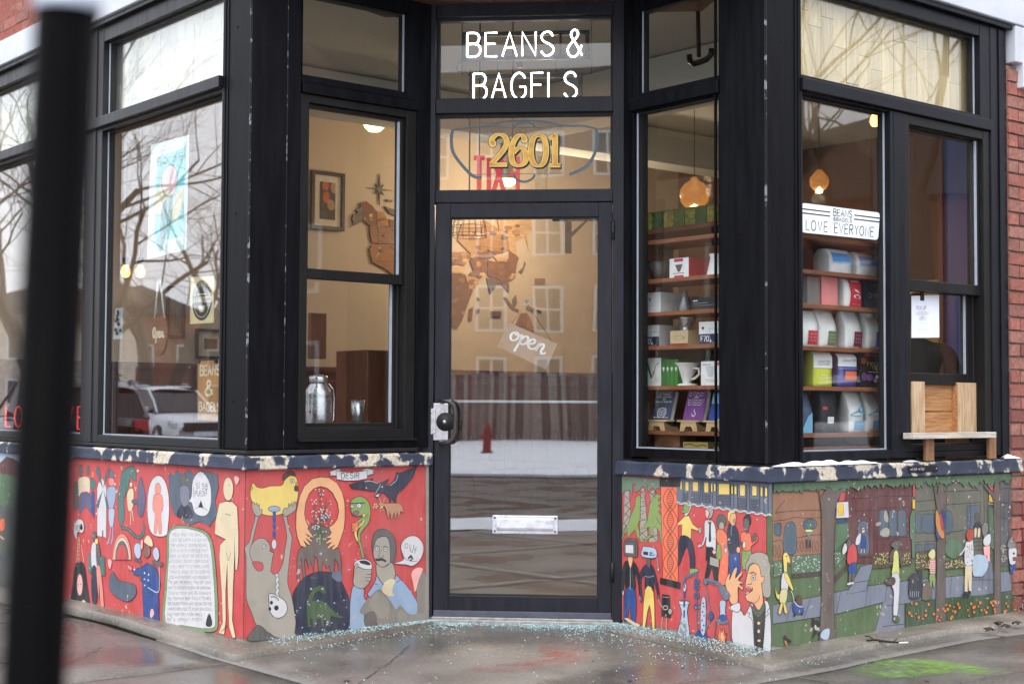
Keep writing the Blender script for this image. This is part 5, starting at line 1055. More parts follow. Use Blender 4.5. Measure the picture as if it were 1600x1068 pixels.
tag(build(MB().box(3.52, 9.99, -.05, -.002, wz, wz+.045), 'chair_rail', m_wains, None, BW, .006), kind='structure')
for i in range(40): build(MB().box(3.55+i*.16, 3.55+i*.16+.15, -.038, -.03, .16, wz-.06), 'panel', m_wains, ws, BW, .004)
# ------------------------------------------------------------------ lit lamps inside the shop, one of them added out of sight
m_glow = emis('warm_lamp_glow', (255, 214, 150), 6)
m_metal_d = plain('dark_metal', (38, 36, 36), .4, metal=.5)
def amber_glass():
    if 'amber_globe' not in MATS: plain('amber_globe', (190, 140, 82), .2, emit=(255, 170, 80), estr=.12); MATS['amber_globe'].node_tree.nodes['Principled BSDF'].inputs['Alpha'].default_value = .5
    return MATS['amber_globe']
def lamp(kind, px, py, Y, power, lab, r=.14, cat='lamp'):
    p_ = at(px, py, Y); root = empty('ceiling_lamp' if kind == 'dome' else 'pendant_lamp', T(*p_), label=lab, cat=cat, group='lit lamps inside the shop')
    M_ = WM[root]
    if kind == 'dome':
        build(MB().lathe([(0, -.05), (r*.5, -.045), (r*.85, -.02), (r, .01)], 24), 'glass_shade', m_glow, root, M_)
        build(MB().lathe([(r*.98, .0), (r*1.06, .012), (r*1.06, .03), (.05, .05), (.05, 3.295-p_.z), (0, 3.295-p_.z)], 24), 'mount', plain('cream_metal', (210, 196, 170)), root, M_)
    elif kind == 'bulb':
        build(MB().lathe([(0, -.04), (.02, -.034), (.03, -.01), (.026, .014), (.014, .04)], 16), 'bulb', emis('amber_bulb', (255, 150, 70), 6), root, M_)
        build(MB().lathe([(.018, .05), (.022, .06), (.022, .09), (.002, .095), (.002, 3.295-p_.z)], 10), 'cord', m_metal_d, root, M_)
    elif kind == 'globe':
        build(MB().lathe([(0, -.03), (r*.32, -.024), (r*.36, -.005), (0, .02)], 18), 'bulb', m_glow, root, M_ @ T(0, 0, -r*.75))
        build(MB().lathe([(r*.34, -r*.9), (r*.6, -r*.8), (r*.9, -r*.42), (r, 0), (r*.9, r*.42), (r*.6, r*.8), (.03, r*.98), (.02, r*1.2), (0, r*1.22)], 26), 'globe_shade', amber_glass(), root, M_)
        build(MB().tube([(0, 0, r*1.2), (0, 0, 3.295-p_.z)], .003, 6), 'cord', m_metal_d, root, M_)
    else:
        build(MB().lathe([(0, -.03), (r*.35, -.025), (r*.4, .0), (0, .03)], 18), 'bulb', m_glow, root, M_)
        build(MB().lathe([(r*1.2, -.015), (r*1.05, .05), (r*.5, .12), (.03, .16), (.008, .165), (.008, 3.295-p_.z)], 24), 'shade', plain('amber_shade', (196, 140, 70), .4), root, M_)
    ld = bpy.data.lights.new('lamp_light', 'POINT'); ld.energy = power; ld.color = (1, .77, .53); ld.shadow_soft_size = r*.7
    lo = bpy.data.objects.new('lamp_light', ld); COL.objects.link(lo); lo.parent = root; lo.location = (0, 0, -.12); WM[lo] = M_
    return root
lamp('dome', 585, 195, 10.4, LP*.3, 'lit dome lamp behind the left sash window', .08)
lamp('globe', 1085, 305, 10.2, LP*.8, 'round amber globe lamp behind the right display window', .105)
lamp('globe', 1280, 284, 10.4, LP*.7, 'small lit globe lamp above the coffee bag shelves', .07)
lamp('dome', 792, 281, 10.8, LP*2, 'lit lamp seen below the gold street number', .08)
lamp('dome', 846, 308, 11.7, LP*12, 'lit lamp just hidden behind the rail over the door', .07)  # added lamp, kept out of view to brighten the map wall
lamp('bulb', 196, 424, 9.6, LP*.15, 'left of two glowing bulbs in the left street window')
lamp('bulb', 219, 424, 9.6, LP*.15, 'right of two glowing bulbs in the left street window')
lamp('bulb', 1367, 188, 8.8, LP*.3, 'small spot lamp in the top corner of the shelf window')
# ------------------------------------------------------------------ wooden world map and compass on the back wall
def wpt(o, k): return lambda p_: on('FL', o[0]+p_[0]/k, o[1]+p_[1]/k, BACKD-.02)
wm = empty('wooden_world_map', BW @ T(5, -.02, 2), label='layered wooden world map on the warm back wall', cat='wall map')
wmats = [wood('map_wood_%d' % i, c, tuple(int(x*.78) for x in c), .55, 'x') for i, c in enumerate([(158, 104, 64), (122, 74, 48), (196, 146, 98), (112, 98, 92), (214, 172, 124), (138, 96, 70)])]
k1, k2 = wpt((470, 260), 5.34), wpt((660, 310), 3.2375)
def mp(f_, mi, t_, th=.014): build(MB().prism([f_(p_) for p_ in P(t_)], -th, 0, 'y'), 'map_piece', wmats[mi], wm, BW @ T(0, -.004, 0))
for mi, t_ in ((3, '410,508 450,490 430,440 440,400 480,390 460,360 500,340 500,310 520,350 515,460'), (1, '497,310 550,290 600,330 630,370 633,498 580,500 540,460 517,460 522,350'), (0, '635,372 690,380 730,450 740,498 637,498'), (3, '700,330 750,350 800,360 795,415 740,390'), (3, '720,275 775,280 760,298 720,295'), (0, '580,502 638,502 648,640 600,640 580,560'), (5, '642,502 960,502 940,645 650,645'), (1, '735,440 800,450 930,420 960,500 745,500'), (0, '575,690 600,650 830,650 840,700 800,800 850,900 830,940 700,850 600,800'), (2, '640,420 700,400 720,450 640,460')): mp(k1, mi, t_)
for mi, t_ in ((4, '382,105 550,105 555,160 530,190 540,260 520,190 470,220 480,290 442,265 432,200 392,168'), (2, '200,130 320,112 380,150 430,202 440,262 380,283 330,258 280,268 252,285 180,210'), (1, '332,312 380,322 432,322 445,268 490,300 480,330 470,400 420,428 372,398 332,388'), (5, '232,284 330,262 376,285 350,300 330,308 300,300 240,302'), (4, '362,292 400,286 440,288 430,318 380,318'), (1, '242,312 300,304 328,320 328,380 290,408 262,370'), (2, '217,384 288,406 280,440 240,460'), (3, '327,402 370,402 418,430 380,432 345,485'), (5, '388,404 440,432 440,472 415,450'), (1, '60,380 213,384 223,440 258,462 233,530 200,620 180,655 150,640 130,560 40,480'), (0, '100,270 228,272 238,300 215,340 180,330 90,350'), (4, '110,345 215,345 210,378 60,376'), (1, '240,560 258,550 250,620 236,610'), (3, '490,370 515,345 520,320 526,330 506,378'), (3, '460,510 475,490 480,530 462,542'), (5, '415,500 425,498 458,545 450,552'), (5, '458,548 492,562 490,570 456,556'), (3, '530,540 572,560 562,572 528,556'), (1, '475,640 500,580 524,578 526,650'), (0, '528,578 545,600 562,650 566,678 528,655'), (5, '585,560 606,572 602,578 584,566'), (5, '574,404 622,404 622,432 574,432'), (5, '350,570 400,570 400,598 350,598'), (3, '280,500 292,512 286,518'), (3, '278,560 290,555 288,580 278,580')): mp(k2, mi, t_)
r_ = random.Random(41)
for f_, boxes in ((k2, ((250, 300, 330, 400, 7), (340, 320, 470, 410, 8), (200, 150, 430, 270, 10), (400, 115, 540, 200, 6), (110, 280, 225, 335, 8), (90, 390, 225, 600, 14), (220, 395, 280, 450, 3), (240, 280, 320, 300, 3))), (k1, ((600, 520, 820, 780, 10), (515, 330, 620, 480, 5)))):
    for x0, y0, x1, y1, n in boxes:
        for i in range(n):
            cx, cy, a0 = r_.uniform(x0+10, x1-10), r_.uniform(y0+8, y1-8), r_.uniform(10, 24); pts = [(cx+a0*r_.uniform(.5, 1.2)*math.cos(t_), cy+a0*.8*r_.uniform(.5, 1.2)*math.sin(t_)) for t_ in [k*math.pi/4.5 for k in range(9)]]
            build(MB().prism([f_(p_) for p_ in pts], -.015-.001*(i % 4), 0, 'y'), 'map_piece', wmats[r_.randrange(6)], wm, BW @ T(0, -.005, 0))
cs = k1((662, 190)); st = []
for i in range(16): 
    r_ = (.125 if i % 4 == 0 else .06 if i % 2 == 0 else .02); a = math.pi*i/8; st.append((cs[0]+r_*math.cos(a), cs[1]+r_*math.sin(a)))
build(MB().prism(st, -.012, 0, 'y'), 'compass_rose', wmats[3], wm, BW @ T(0, -.004, 0))
# ------------------------------------------------------------------ framed pictures
def picture(pl, dep, x0, y0, x1, y1, lab, art, fr_c=(34, 30, 28), mat_c=(196, 184, 164), bw=.03, mw=.05):
    a = on(pl, x0, y1, dep); b_ = on(pl, x1, y0, dep); w_, h = b_[0]-a[0], b_[1]-a[1]; M_ = FRAME[pl] @ T(a[0], dep, a[1])
    root = empty('framed_picture', M_, label=lab, cat='picture')
    g = MB(); g.box(0, bw, -.025, 0, 0, h); g.box(w_-bw, w_, -.025, 0, 0, h); g.box(bw, w_-bw, -.024, 0, 0, bw); g.box(bw, w_-bw, -.024, 0, h-bw, h)
    build(g, 'frame', plain('frame_%d_%d_%d' % fr_c, fr_c, .4), root, M_, .002)
    build(MB().box(bw, w_-bw, -.008, 0, bw, h-bw), 'mount', plain('mount_%d' % mat_c[0], mat_c), root, M_)
    g = MB(); u0, u1, v0, v1 = bw+mw, w_-bw-mw, bw+mw, h-bw-mw
    g.flat([(u0, v0), (u1, v0), (u1, v1), (u0, v1)], -.0095, 0)
    r2 = random.Random(int(x0)); 
    for i in range(9):
        cx, cz, rr = r2.uniform(u0, u1), r2.uniform(v0, v1), r2.uniform(.12, .3)*min(u1-u0, v1-v0)
        g.flat([(min(u1, max(u0, x)), min(v1, max(v0, z))) for x, z in ell(cx, cz, rr, rr*r2.uniform(.6, 1.6), 9)], -.0098-i*.0001, 1+i % (len(art)-1))
    build(g, 'print', [plain('print_%d_%d_%d' % c, c, .6) for c in art], root, M_)
    return root
picture('FL', BACKD-.02, 484, 272, 537, 357, 'black framed orange and dark print behind the left sash window', [(52, 46, 40), (180, 84, 40), (66, 70, 60), (150, 120, 90)])
picture('FL', BACKD-.02, 304, 515, 352, 560, 'framed dark picture low in the left street window', [(52, 52, 46), (70, 66, 54), (38, 40, 40)], mat_c=(188, 178, 160), bw=.02)
picture('FL', BACKD-.02, 258, 448, 288, 528, 'tall brown framed picture behind the hanging oval sign', [(120, 90, 70), (150, 110, 60), (90, 60, 50)], fr_c=(96, 50, 36), mat_c=(150, 130, 110), bw=.02)
# vertical wood plank and switch plate behind the left sash window
a = on('FL', 480, 560, 2.6); b_ = on('FL', 506, 490, 2.6)
tag(build(MB().box(a[0], b_[0], 2.56, 2.6, a[1], b_[1]), 'hanging_cutting_board', wood('board_brown', (132, 92, 66), (104, 70, 50)), None, FRAME['FL'], .006), 'brown wooden board hanging behind the left sash window', 'board')
a = on('FL', 574, 640, 2.3); b_ = on('FL', 632, 548, 2.3)
cab = tag(build(MB().box(a[0], b_[0]+.3, 2.3, 2.7, 0, b_[1]), 'service_cabinet', wood('cabinet_brown', (112, 70, 46), (84, 50, 34)), None, FRAME['FL'], .006), 'brown wooden cabinet behind the left sash window', 'cabinet')
# ------------------------------------------------------------------ counter with canister and cup just inside the left sash window
ct = tag(build(MB().box(3.83, 4.5, .22, .62, .90, .945).box(3.86, 4.47, .26, .6, 0, .9), 'window_counter', wood('counter_wood', (96, 60, 40), (70, 44, 30), .35, 'x'), None, FRAME['FL'], .004), 'brown counter just inside the left sash window', 'counter')
def item_pt(pl, px, py, dep): s_, z = on(pl, px, py, dep); return s_, z
s0 = on('FL', 497, 640, .42)[0]; ro = empty('steel_canister', on_wall('FL', s0, .42, .945), label='steel milk can with clamped lid on the window counter', cat='canister')
M_ = WM[ro]; r0 = .072
build(MB().lathe([(r0*.96, 0), (r0, .01), (r0, .17), (r0*.97, .18), (r0, .19), (r0*.92, .215), (r0*.62, .245), (r0*.6, .25)], 28), 'body', m_steel, ro, M_)
build(MB().lathe([(r0*.64, .25), (r0*.68, .255), (r0*.68, .28), (r0*.64, .288), (r0*.3, .295), (0, .296)], 28), 'lid', m_steel, ro, M_)
build(MB().tube([(r0*.95, -.02, .05), (r0*1.15, -.02, .06), (r0*1.18, -.02, .17), (r0*1.1, -.02, .22), (r0*.7, -.02, .25)], .004, 8), 'clamp', m_steel, ro, M_)
s0 = on('FL', 559, 640, .40)[0]; ro = empty('steel_cup', on_wall('FL', s0, .40, .945), label='steel cup standing in a perforated holder on the window counter', cat='cup')
M_ = WM[ro]
build(MB().lathe([(.026, .0), (.03, .005), (.037, .115), (.034, .115), (.027, .01)], 24), 'cup', m_steel, ro, M_ @ T(0, 0, .05))
build(MB().lathe([(.0, 0), (.05, 0), (.05, .045), (.06, .047), (.06, .05), (.046, .05)], 24), 'holder', plain('grey_steel', (120, 118, 116), .4, metal=.6), ro, M_)

# ------------------------------------------------------------------ cream boards behind the upper street panes
m_boards = wood('pale_boards', (216, 194, 146), (192, 168, 124), .6, 'z', ring=3)
m_boards2 = wood('cream_boards', (236, 232, 216), (222, 216, 196), .6, 'z', ring=3)
r_ = random.Random(3)
for pl, s0, s1, z0, z1, mt, lab in (('WR', 5.5, 7.1, 2.6, 3.22, m_boards, 'pale vertical boards behind the wide upper right pane'), ('WL', -9.75, -6.39, 2.63, 3.22, m_boards2, 'cream vertical boards behind the upper left panes')):
    root = build(MB().box(s0, s1, .13, .14, z0, z1), 'board_panel', mt, shop, FRAME[pl]); root['label'] = lab; a = s0
    while a < s1-.02:
        w_ = .098+r_.uniform(-.003, .003); z = z0-r_.uniform(0, .3)
        while z < z1:
            zz = z+r_.uniform(.24, .5); lo, hi = max(z, z0), min(zz, z1)
            if hi-lo > .02: build(MB().box(a+.001, min(a+w_, s1)-.001, .108+r_.uniform(0, .006), .125, lo+.0012, hi-.0012), 'board', mt, root, FRAME[pl])
            z = zz
        a += w_

# ------------------------------------------------------------------ shelf units
m_shelf = wood('walnut_shelf', (148, 92, 58), (112, 66, 42), .5, 'x')
m_shelfd = wood('dark_back', (58, 44, 36), (44, 34, 28), .6, 'x')
def shelf_unit(pl, lab, s0, s1, zs, z_top, dep0, dep1, left, right, back_from=None):
    root = empty('shelf_unit', on_wall(pl, (s0+s1)/2, dep0, zs[-1]), label=lab, cat='shelves'); F_ = FRAME[pl]
    for z in zs: build(MB().box(s0+.025, s1-.025, dep0, dep1, z-.02, z), 'shelf', m_shelf, root, F_, .002)
    for x in ([s0] if left else [])+([s1-.025] if right else []): build(MB().box(x, x+.025, dep0-.004, dep1, zs[-1]-.06, z_top), 'upright', m_shelf, root, F_, .002)
    if back_from: build(MB().box(s0+.02, s1-.02, dep1+.001, dep1+.012, zs[-1]-.06, back_from), 'back', m_shelfd, root, F_)
    build(MB().box(s0+.025, s1-.025, dep0+.01, dep1, zs[-1]-.08, zs[-1]-.022), 'plinth', m_shelfd, root, F_)
    return root
DF = .13; DI = .19
zf = [on('FR', 1003, y, DF)[1] for y in (378, 438, 489, 541, 603, 672, 699)]
sfl = on('FR', 990, 500, DF)[0]
shelf_unit('FR', 'walnut shelves of brewing gear right of the door', sfl, -4.60, zf, zf[0], DF, DF+.27, True, False, zf[3])
build(MB().box(on('FR', 1018, 420, DF+.27)[0], on('FR', 1030, 420, DF+.27)[0], DF+.27, DF+.3, zf[3], zf[0]), 'shelf_post', m_shelfd, None, FRAME['FR'])
tag(bpy.data.objects['shelf_post'], 'dark upright behind the brewing gear shelves', 'post')
zw = [on('WR', 1256, y, DF)[1] for y in (366, 420, 473, 540, 603, 677, 699)]
swr = on('WR', 1391, 500, DF)[0]
shelf_unit('WR', 'walnut shelves of coffee bags facing the right street', 5.62, swr, zw, zw[0], DF, DF+.27, False, True, zw[0])
# ---- goods. g_box: a printed carton given by its front face in the photograph
def sz(pl, px, py, dep=DI): return on(pl, px, py, dep)
def carton(pl, x0, x1, ytop, zi, lab, front, side, prints=(), dep=DI, d=.1, cat='box', name='carton', rot=0., top=None, grp=None):
    zb = (zf if pl == 'FR' else zw)[zi]+.0012
    sa = sz(pl, x0, 500, dep)[0]; sb = sz(pl, x1, 500, dep)[0]; zt = sz(pl, (x0+x1)/2, ytop, dep)[1]
    w_, h = sb-sa, max(.03, zt-zb); M_ = on_wall(pl, sa, dep, zb) @ RZ(rot)
    root = empty(name, M_, label=lab, cat=cat, group=grp)
    g = MB().box(0, w_, 0, d, 0, h); g.m = [3 if i == 1 else (0 if i == 2 else 1) for i in range(6)]; 
    cs_ = [front, side, front, top or side]
    build(g, 'body', [plain('card_%d_%d_%d' % c, c, .55, var=.05) for c in cs_], root, M_, .0015)
    g = MB(); cols = []
    for pr in prints:
        c = pr[1]
        if c not in cols: cols.append(c)
        k = cols.index(c); yy = -.0006-.0002*len(g.f)**.5*.1
        if pr[0] == 'r': g.flat([(pr[2]*w_, pr[3]*h), (pr[4]*w_, pr[3]*h), (pr[4]*w_, pr[5]*h), (pr[2]*w_, pr[5]*h)], -.0008-.0001*len(g.f)/4, k)
        elif pr[0] == 'p': g.flat([(x*w_, z*h) for x, z in P(pr[2])], -.0008-.0001*len(g.f)/4, k)
        elif pr[0] == 'e': g.flat([(x*w_, z*h) for x, z in ell(pr[2], pr[3], pr[4], pr[5], 12)], -.0008-.0001*len(g.f)/4, k)
        elif pr[0] == 'l': g.ribbon([(x*w_, z*h) for x, z in smooth(P(pr[2]), False, 3)], pr[3], -.001-.0001*len(g.f)/4, mi=k)
        elif pr[0] == 't': text_on(g, pr[2], pr[3]*w_, pr[4]*h, pr[6]*h, pr[7] if len(pr) > 7 else .0022, -.0014-.0001*len(g.f)/8, mi=k, width=(pr[5]-pr[3])*w_)
        elif pr[0] == 's':                                        # side print, on the left face
            pass
    if prints: build(g, 'print', [plain('ink_%d_%d_%d' % c, c, .55, var=.03) for c in cols], root, M_)
    return root
WH, BK, NV, MG, RD, GN = (232, 234, 236), (34, 34, 38), (40, 46, 84), (196, 40, 96), (196, 52, 62), (56, 128, 58)
carton('FR', 1046, 1076, 403, 1, 'white and magenta dripper carton on the top brewing shelf', WH, (196, 66, 70), [('r', MG, .25, .82, .72, .97), ('r', MG, .25, .03, .75, .15), ('p', (90, 88, 90), '.3,.68 .7,.68 .55,.32 .45,.32'), ('l', (60, 60, 62), '.2,.25 .8,.25', .003)], d=.15, rot=.0)
carton('FR', 1002, 1032, 457, 2, 'plain white carton with small crest on the brewing shelf', (236, 238, 240), (206, 206, 208), [('e', (170, 170, 172), .45, .68, .06, .1), ('r', (205, 206, 210), .2, .36, .75, .39)], d=.17)
carton('FR', 1080, 1132, 462, 2, 'long black carton beside the steel cone', (46, 46, 50), (36, 36, 40), [('r', (220, 220, 222), .06, .66, .2, .74), ('r', (150, 150, 154), .06, .34, .7, .37), ('r', (180, 180, 184), .06, .5, .5, .53)], d=.1)
F70 = [('r', NV, 0, 0, 1, .46), ('t', WH, 'F70', .12, .13, .52, .24, .0045), ('p', BK, '.14,.72 .22,.8 .3,.72 .22,.64'), ('l', (190, 190, 198), '.55,.66 .62,.2 .78,.06 .9,.2 .98,.66', .002), ('r', (200, 200, 206), .5, .66, .98, .7), ('e', WH, .62, .14, .04, .07)]
carton('FR', 1002, 1030, 508, 3, 'left white and navy F70 carton', WH, (190, 192, 200), F70, d=.17, top=WH)
carton('FR', 1092, 1122, 502, 3, 'right white and navy F70 carton', WH, (190, 192, 200), F70, d=.17, top=WH)
carton('FR', 1047, 1075, 516, 3, 'beige carton with a red stripe under the steel dripper', (204, 184, 148), (190, 168, 132), [('r', (150, 44, 44), 0, 0, 1, .14), ('l', (150, 120, 80), '.2,.6 .3,.4 .6,.4 .7,.62 .2,.62', .002), ('l', (80, 60, 40), '.72,.6 .82,.5 .72,.42', .003)], d=.13)
carton('FR', 1005, 1033, 559, 4, 'white filter carton with a big green V', (238, 240, 238), GN, [('p', GN, '.12,.86 .28,.86 .52,.3 .44,.26'), ('p', (150, 90, 60), '.48,.28 .56,.5 .66,.56 .6,.4'), ('l', BK, '.6,.5 .7,.7 .86,.84', .003), ('p', (40, 90, 60), '.1,.36 .22,.36 .16,.2'), ('p', (220, 222, 224), '.66,.3 .92,.3 .82,.12 .74,.12')], d=.045)
for i in range(4): carton('FR', 1034+i*6.4, 1040+i*6.4, 561, 4, ('first', 'second', 'third', 'fourth')[i]+' green filter pack right of the white V carton', (52+i*4, 116+i*5, 52), (44, 96, 46), [('e', (210, 226, 210), .5, .66, .3, .05), ('p', (210, 226, 210), '.3,.62 .7,.62 .5,.52')], d=.12, dep=DI+.004*i, name='filter_pack', cat='filter pack', grp='green filter packs')
carton('FR', 1095, 1126, 564, 4, 'white carton printed with a grey dripper', (234, 232, 232), (210, 208, 208), [('r', (216, 92, 120), .7, .82, .92, .96), ('p', (196, 198, 204), '.24,.8 .74,.8 .62,.35 .36,.35'), ('p', (206, 208, 212), '.2,.28 .8,.28 .7,.14 .3,.14'), ('r', (150, 150, 156), .1, .84, .5, .88)], d=.1)
carton('FR', 1023, 1062, 680, 6, 'brown cardboard box on the bottom brewing shelf', (142, 98, 66), (120, 82, 56), [('e', (110, 74, 50), .5, .3, .3, .3)], d=.12)
carton('FR', 1067, 1106, 690, 6, 'flat yellow packet on the bottom brewing shelf', (190, 164, 84), (170, 146, 70), [('l', (80, 80, 50), '.05,.5 .3,.7 .5,.4 .8,.6 .95,.4', .004)], d=.1)
# drippers, cones and the server
def lathe_thing(name, lab, cat, pl, px, zi, prof, mat, dep=DI+.06, extra=None, seg=28):
    zb = (zf if pl == 'FR' else zw)[zi]+.001; s_ = sz(pl, px, 500, dep)[0]; M_ = on_wall(pl, s_, dep, zb); root = empty(name, M_, label=lab, cat=cat)
    build(MB().lathe(prof, seg), 'body', mat, root, M_)
    if extra: extra(root, M_)
    return root
m_dk = plain('smoked_plastic', (88, 84, 82), .3, var=.08); m_wc = plain('white_ceramic', (236, 236, 234), .2, var=.02)
lathe_thing('coffee_dripper', 'smoky dark dripper cone on the top brewing shelf', 'dripper', 'FR', 1030, 1, [(.02, 0), (.045, 0), (.05, .006), (.02, .012), (.022, .02), (.062, .1), (.066, .1), (.03, .022)], m_dk)
lathe_thing('coffee_server', 'white hourglass server at the right of the top brewing shelf', 'server', 'FR', 1117, 1, [(0, 0), (.042, 0), (.042, .006), (.026, .08), (.024, .095), (.03, .115), (.027, .115)], m_wc)
lathe_thing('steel_cone', 'grey steel cone beside the black carton', 'cone', 'FR', 1070, 2, [(0, .0), (.042, 0), (.044, .004), (.01, .105), (.004, .11), (0, .11)], plain('grey_cone', (120, 120, 124), .3, metal=.5), DI+.03)
def handle(root, M_): 
    build(MB().tube([(.05, 0, .09), (.085, 0, .088), (.088, 0, .06), (.06, 0, .04), (.035, 0, .035)], .007, 8), 'handle', m_wc, root, M_)
    build(MB().lathe([(0, 0), (.056, 0), (.06, .006), (.05, .012), (.02, .014)], 28), 'saucer', m_wc, root, M_)
lathe_thing('ceramic_dripper', 'white ceramic dripper cup with a handle', 'dripper', 'FR', 1073, 4, [(.02, .012), (.024, .02), (.03, .035), (.064, .115), (.067, .118), (.06, .115), (.022, .03)], m_wc, DI+.07, handle)
s_, z_ = sz('FR', 1072, 515, DI+.06); M_ = on_wall('FR', s_, DI+.06, sz('FR', 1060, 516)[1]+.001); ro = empty('steel_dripper', M_, label='ribbed steel dripper standing on the beige carton', cat='dripper')
build(MB().lathe([(.022, 0), (.028, .0), (.028, .006), (.024, .01), (.03, .02), (.031, .024), (.036, .034), (.037, .038), (.042, .048), (.043, .052), (.05, .062), (.052, .07), (.048, .07), (.026, .014)], 28), 'body', m_steel, ro, M_)
# books on wooden stands
def book(px, lab, c, prints, i):
    zb = zf[5]+.001; s_ = sz('FR', px, 660)[0]; M_ = on_wall('FR', s_, DI, zb); wd = .135; hh = .155
    st = empty('book_stand', M_, label='small pale wooden stand under the '+lab, cat='book stand', group='book stands'); m_st = wood('pale_ply', (206, 176, 132), (186, 154, 112), .6, 'x')
    for x in (-.035, .035): build(MB().prism([(-.02, 0), (.1, 0), (.085, .02), (.05, .02), (.02, .03), (-.005, .046), (-.02, .05)], x-.004, x+.004, 'x'), 'leg', m_st, st, M_)
    build(MB().prism([(-.06, .0), (-.03, 0), (-.02, .022), (.02, .022), (.03, 0), (.06, 0), (.05, .05), (-.05, .05)], -.006, 0, 'y'), 'front_rail', m_st, st, M_ @ T(0, -.02, 0))
    build(MB().box(-.075, .075, -.03, .03, .046, .054), 'rest', m_st, st, M_)
    B_ = M_ @ T(0, .004, .0555) @ RX(-.28); bk = empty('book', B_, label=lab, cat='book')
    build(MB().box(-wd/2, wd/2, 0, .003, 0, hh).box(-wd/2, wd/2, .027, .03, 0, hh).box(-wd/2, -wd/2+.003, .003, .027, 0, hh), 'cover', plain('cover_%d' % i, c, .45, var=.05), bk, B_, .0008)
    build(MB().box(-wd/2+.003, wd/2-.004, .0032, .0268, .003, hh-.003), 'pages', plain('page_cream', (226, 222, 210)), bk, B_)
    g = MB(); prints(g, wd, hh); build(g, 'cover_print', [plain('ink_232_234_236', WH), plain('ink_sky', (132, 190, 226))], bk, B_)
def pr1(g, w_, h):
    for k, (tt, x0, x1) in enumerate((('UNIVERSAL', -.32, .32), ('DECLARATION', -.4, .36), ('OF', -.08, .08), ('HUMAN RIGHTS', -.42, .4))): text_on(g, tt, x0*w_, h*(.84-k*.085), h*.045, .0022, -.001, 0, width=(x1-x0)*w_)
    g.ribbon([(-.35*w_, h*.93), (.35*w_, h*.93)], .002, -.001, mi=0)
    g.ribbon(ell(0, h*.27, w_*.15, w_*.15, 18), .0035, -.001, True, 0); g.ribbon(ell(0, h*.27, w_*.08, w_*.08, 12), .002, -.001, True, 0); g.ribbon([(-w_*.08, h*.27), (w_*.08, h*.27)], .002, -.001, mi=0); g.ribbon([(0, h*.2), (0, h*.34)], .002, -.001, mi=0)
    for sg in (-1, 1): g.ribbon([(sg*w_*.22*math.cos(a), h*.25+w_*.22*math.sin(a)) for a in [math.radians(-75+i*14) for i in range(10)]], .004, -.001, mi=0)
    g.ribbon([(-.4*w_, h*.07), (.4*w_, h*.07)], .002, -.001, mi=0)
def pr2(g, w_, h):
    for k, (x0, x1) in enumerate(((-.4, .4), (-.4, .35), (-.1, .1), (-.4, .4), (-.38, .36), (-.36, .3))): text_on(g, 'LIILLI', x0*w_, h*(.9-k*.08), h*.045, .003, -.001, 0, width=(x1-x0)*w_)
    g.ribbon(smooth([(-.1*w_, h*.2), (0, h*.12), (.1*w_, h*.2), (.02*w_, h*.28), (0, h*.36)], False), .004, -.001, mi=0)
def pr3(g, w_, h):
    g.flat([(-w_/2, h*.55), (w_/2, h*.55), (w_/2, h*.9), (-w_/2, h*.9)], -.001, 1); g.flat([(-w_*.1, 0), (w_/2, 0), (w_/2, h*.3)], -.001, 1)
    text_on(g, 'IIILLI', -w_*.3, h*.62, h*.05, .003, -.0014, 0, width=w_*.6)
book(1031, 'navy book with a round white emblem', (52, 66, 100), pr1, 1); book(1081, 'purple book with white title lines', (112, 62, 134), pr2, 2); book(1122, 'blue book with a sky-blue band', (34, 72, 158), pr3, 3)
# row of green tins on a high ledge further back
ld = empty('high_ledge', on_wall('FR', -5.2, 1.0, on('FR', 1000, 362, 1.0)[1]), label='reddish wooden ledge carrying green tins', cat='ledge')
zl = on('FR', 1000, 360, 1.0)[1]; t0 = on('FR', 988, 350, 1.06)[0]; build(MB().box(t0-.1, t0+1.1, 1.0, 1.25, zl-.03, zl), 'board', m_shelf, ld, FRAME['FR'], .003)
for i in range(9):
    c = ((86, 120, 44), (150, 160, 60), (60, 104, 50), (176, 164, 70))[i % 4]; M_ = on_wall('FR', t0+i*.088, 1.06, zl+.001)
    ti = empty('green_tin', M_, label='patterned green tin on the high ledge, %s from the door side' % ('first', 'second', 'third', 'fourth', 'fifth', 'sixth', 'seventh', 'eighth', 'ninth')[i], cat='tin', group='green tins on the high ledge')
    build(MB().box(0, .08, 0, .09, 0, .1), 'body', plain('tin_%d' % (i % 4), c, .45, var=.5, scale=50), ti, M_, .004); build(MB().box(.002, .078, .002, .088, .1005, .112), 'lid', plain('tin_lid', (120, 130, 60), .4), ti, M_, .003)
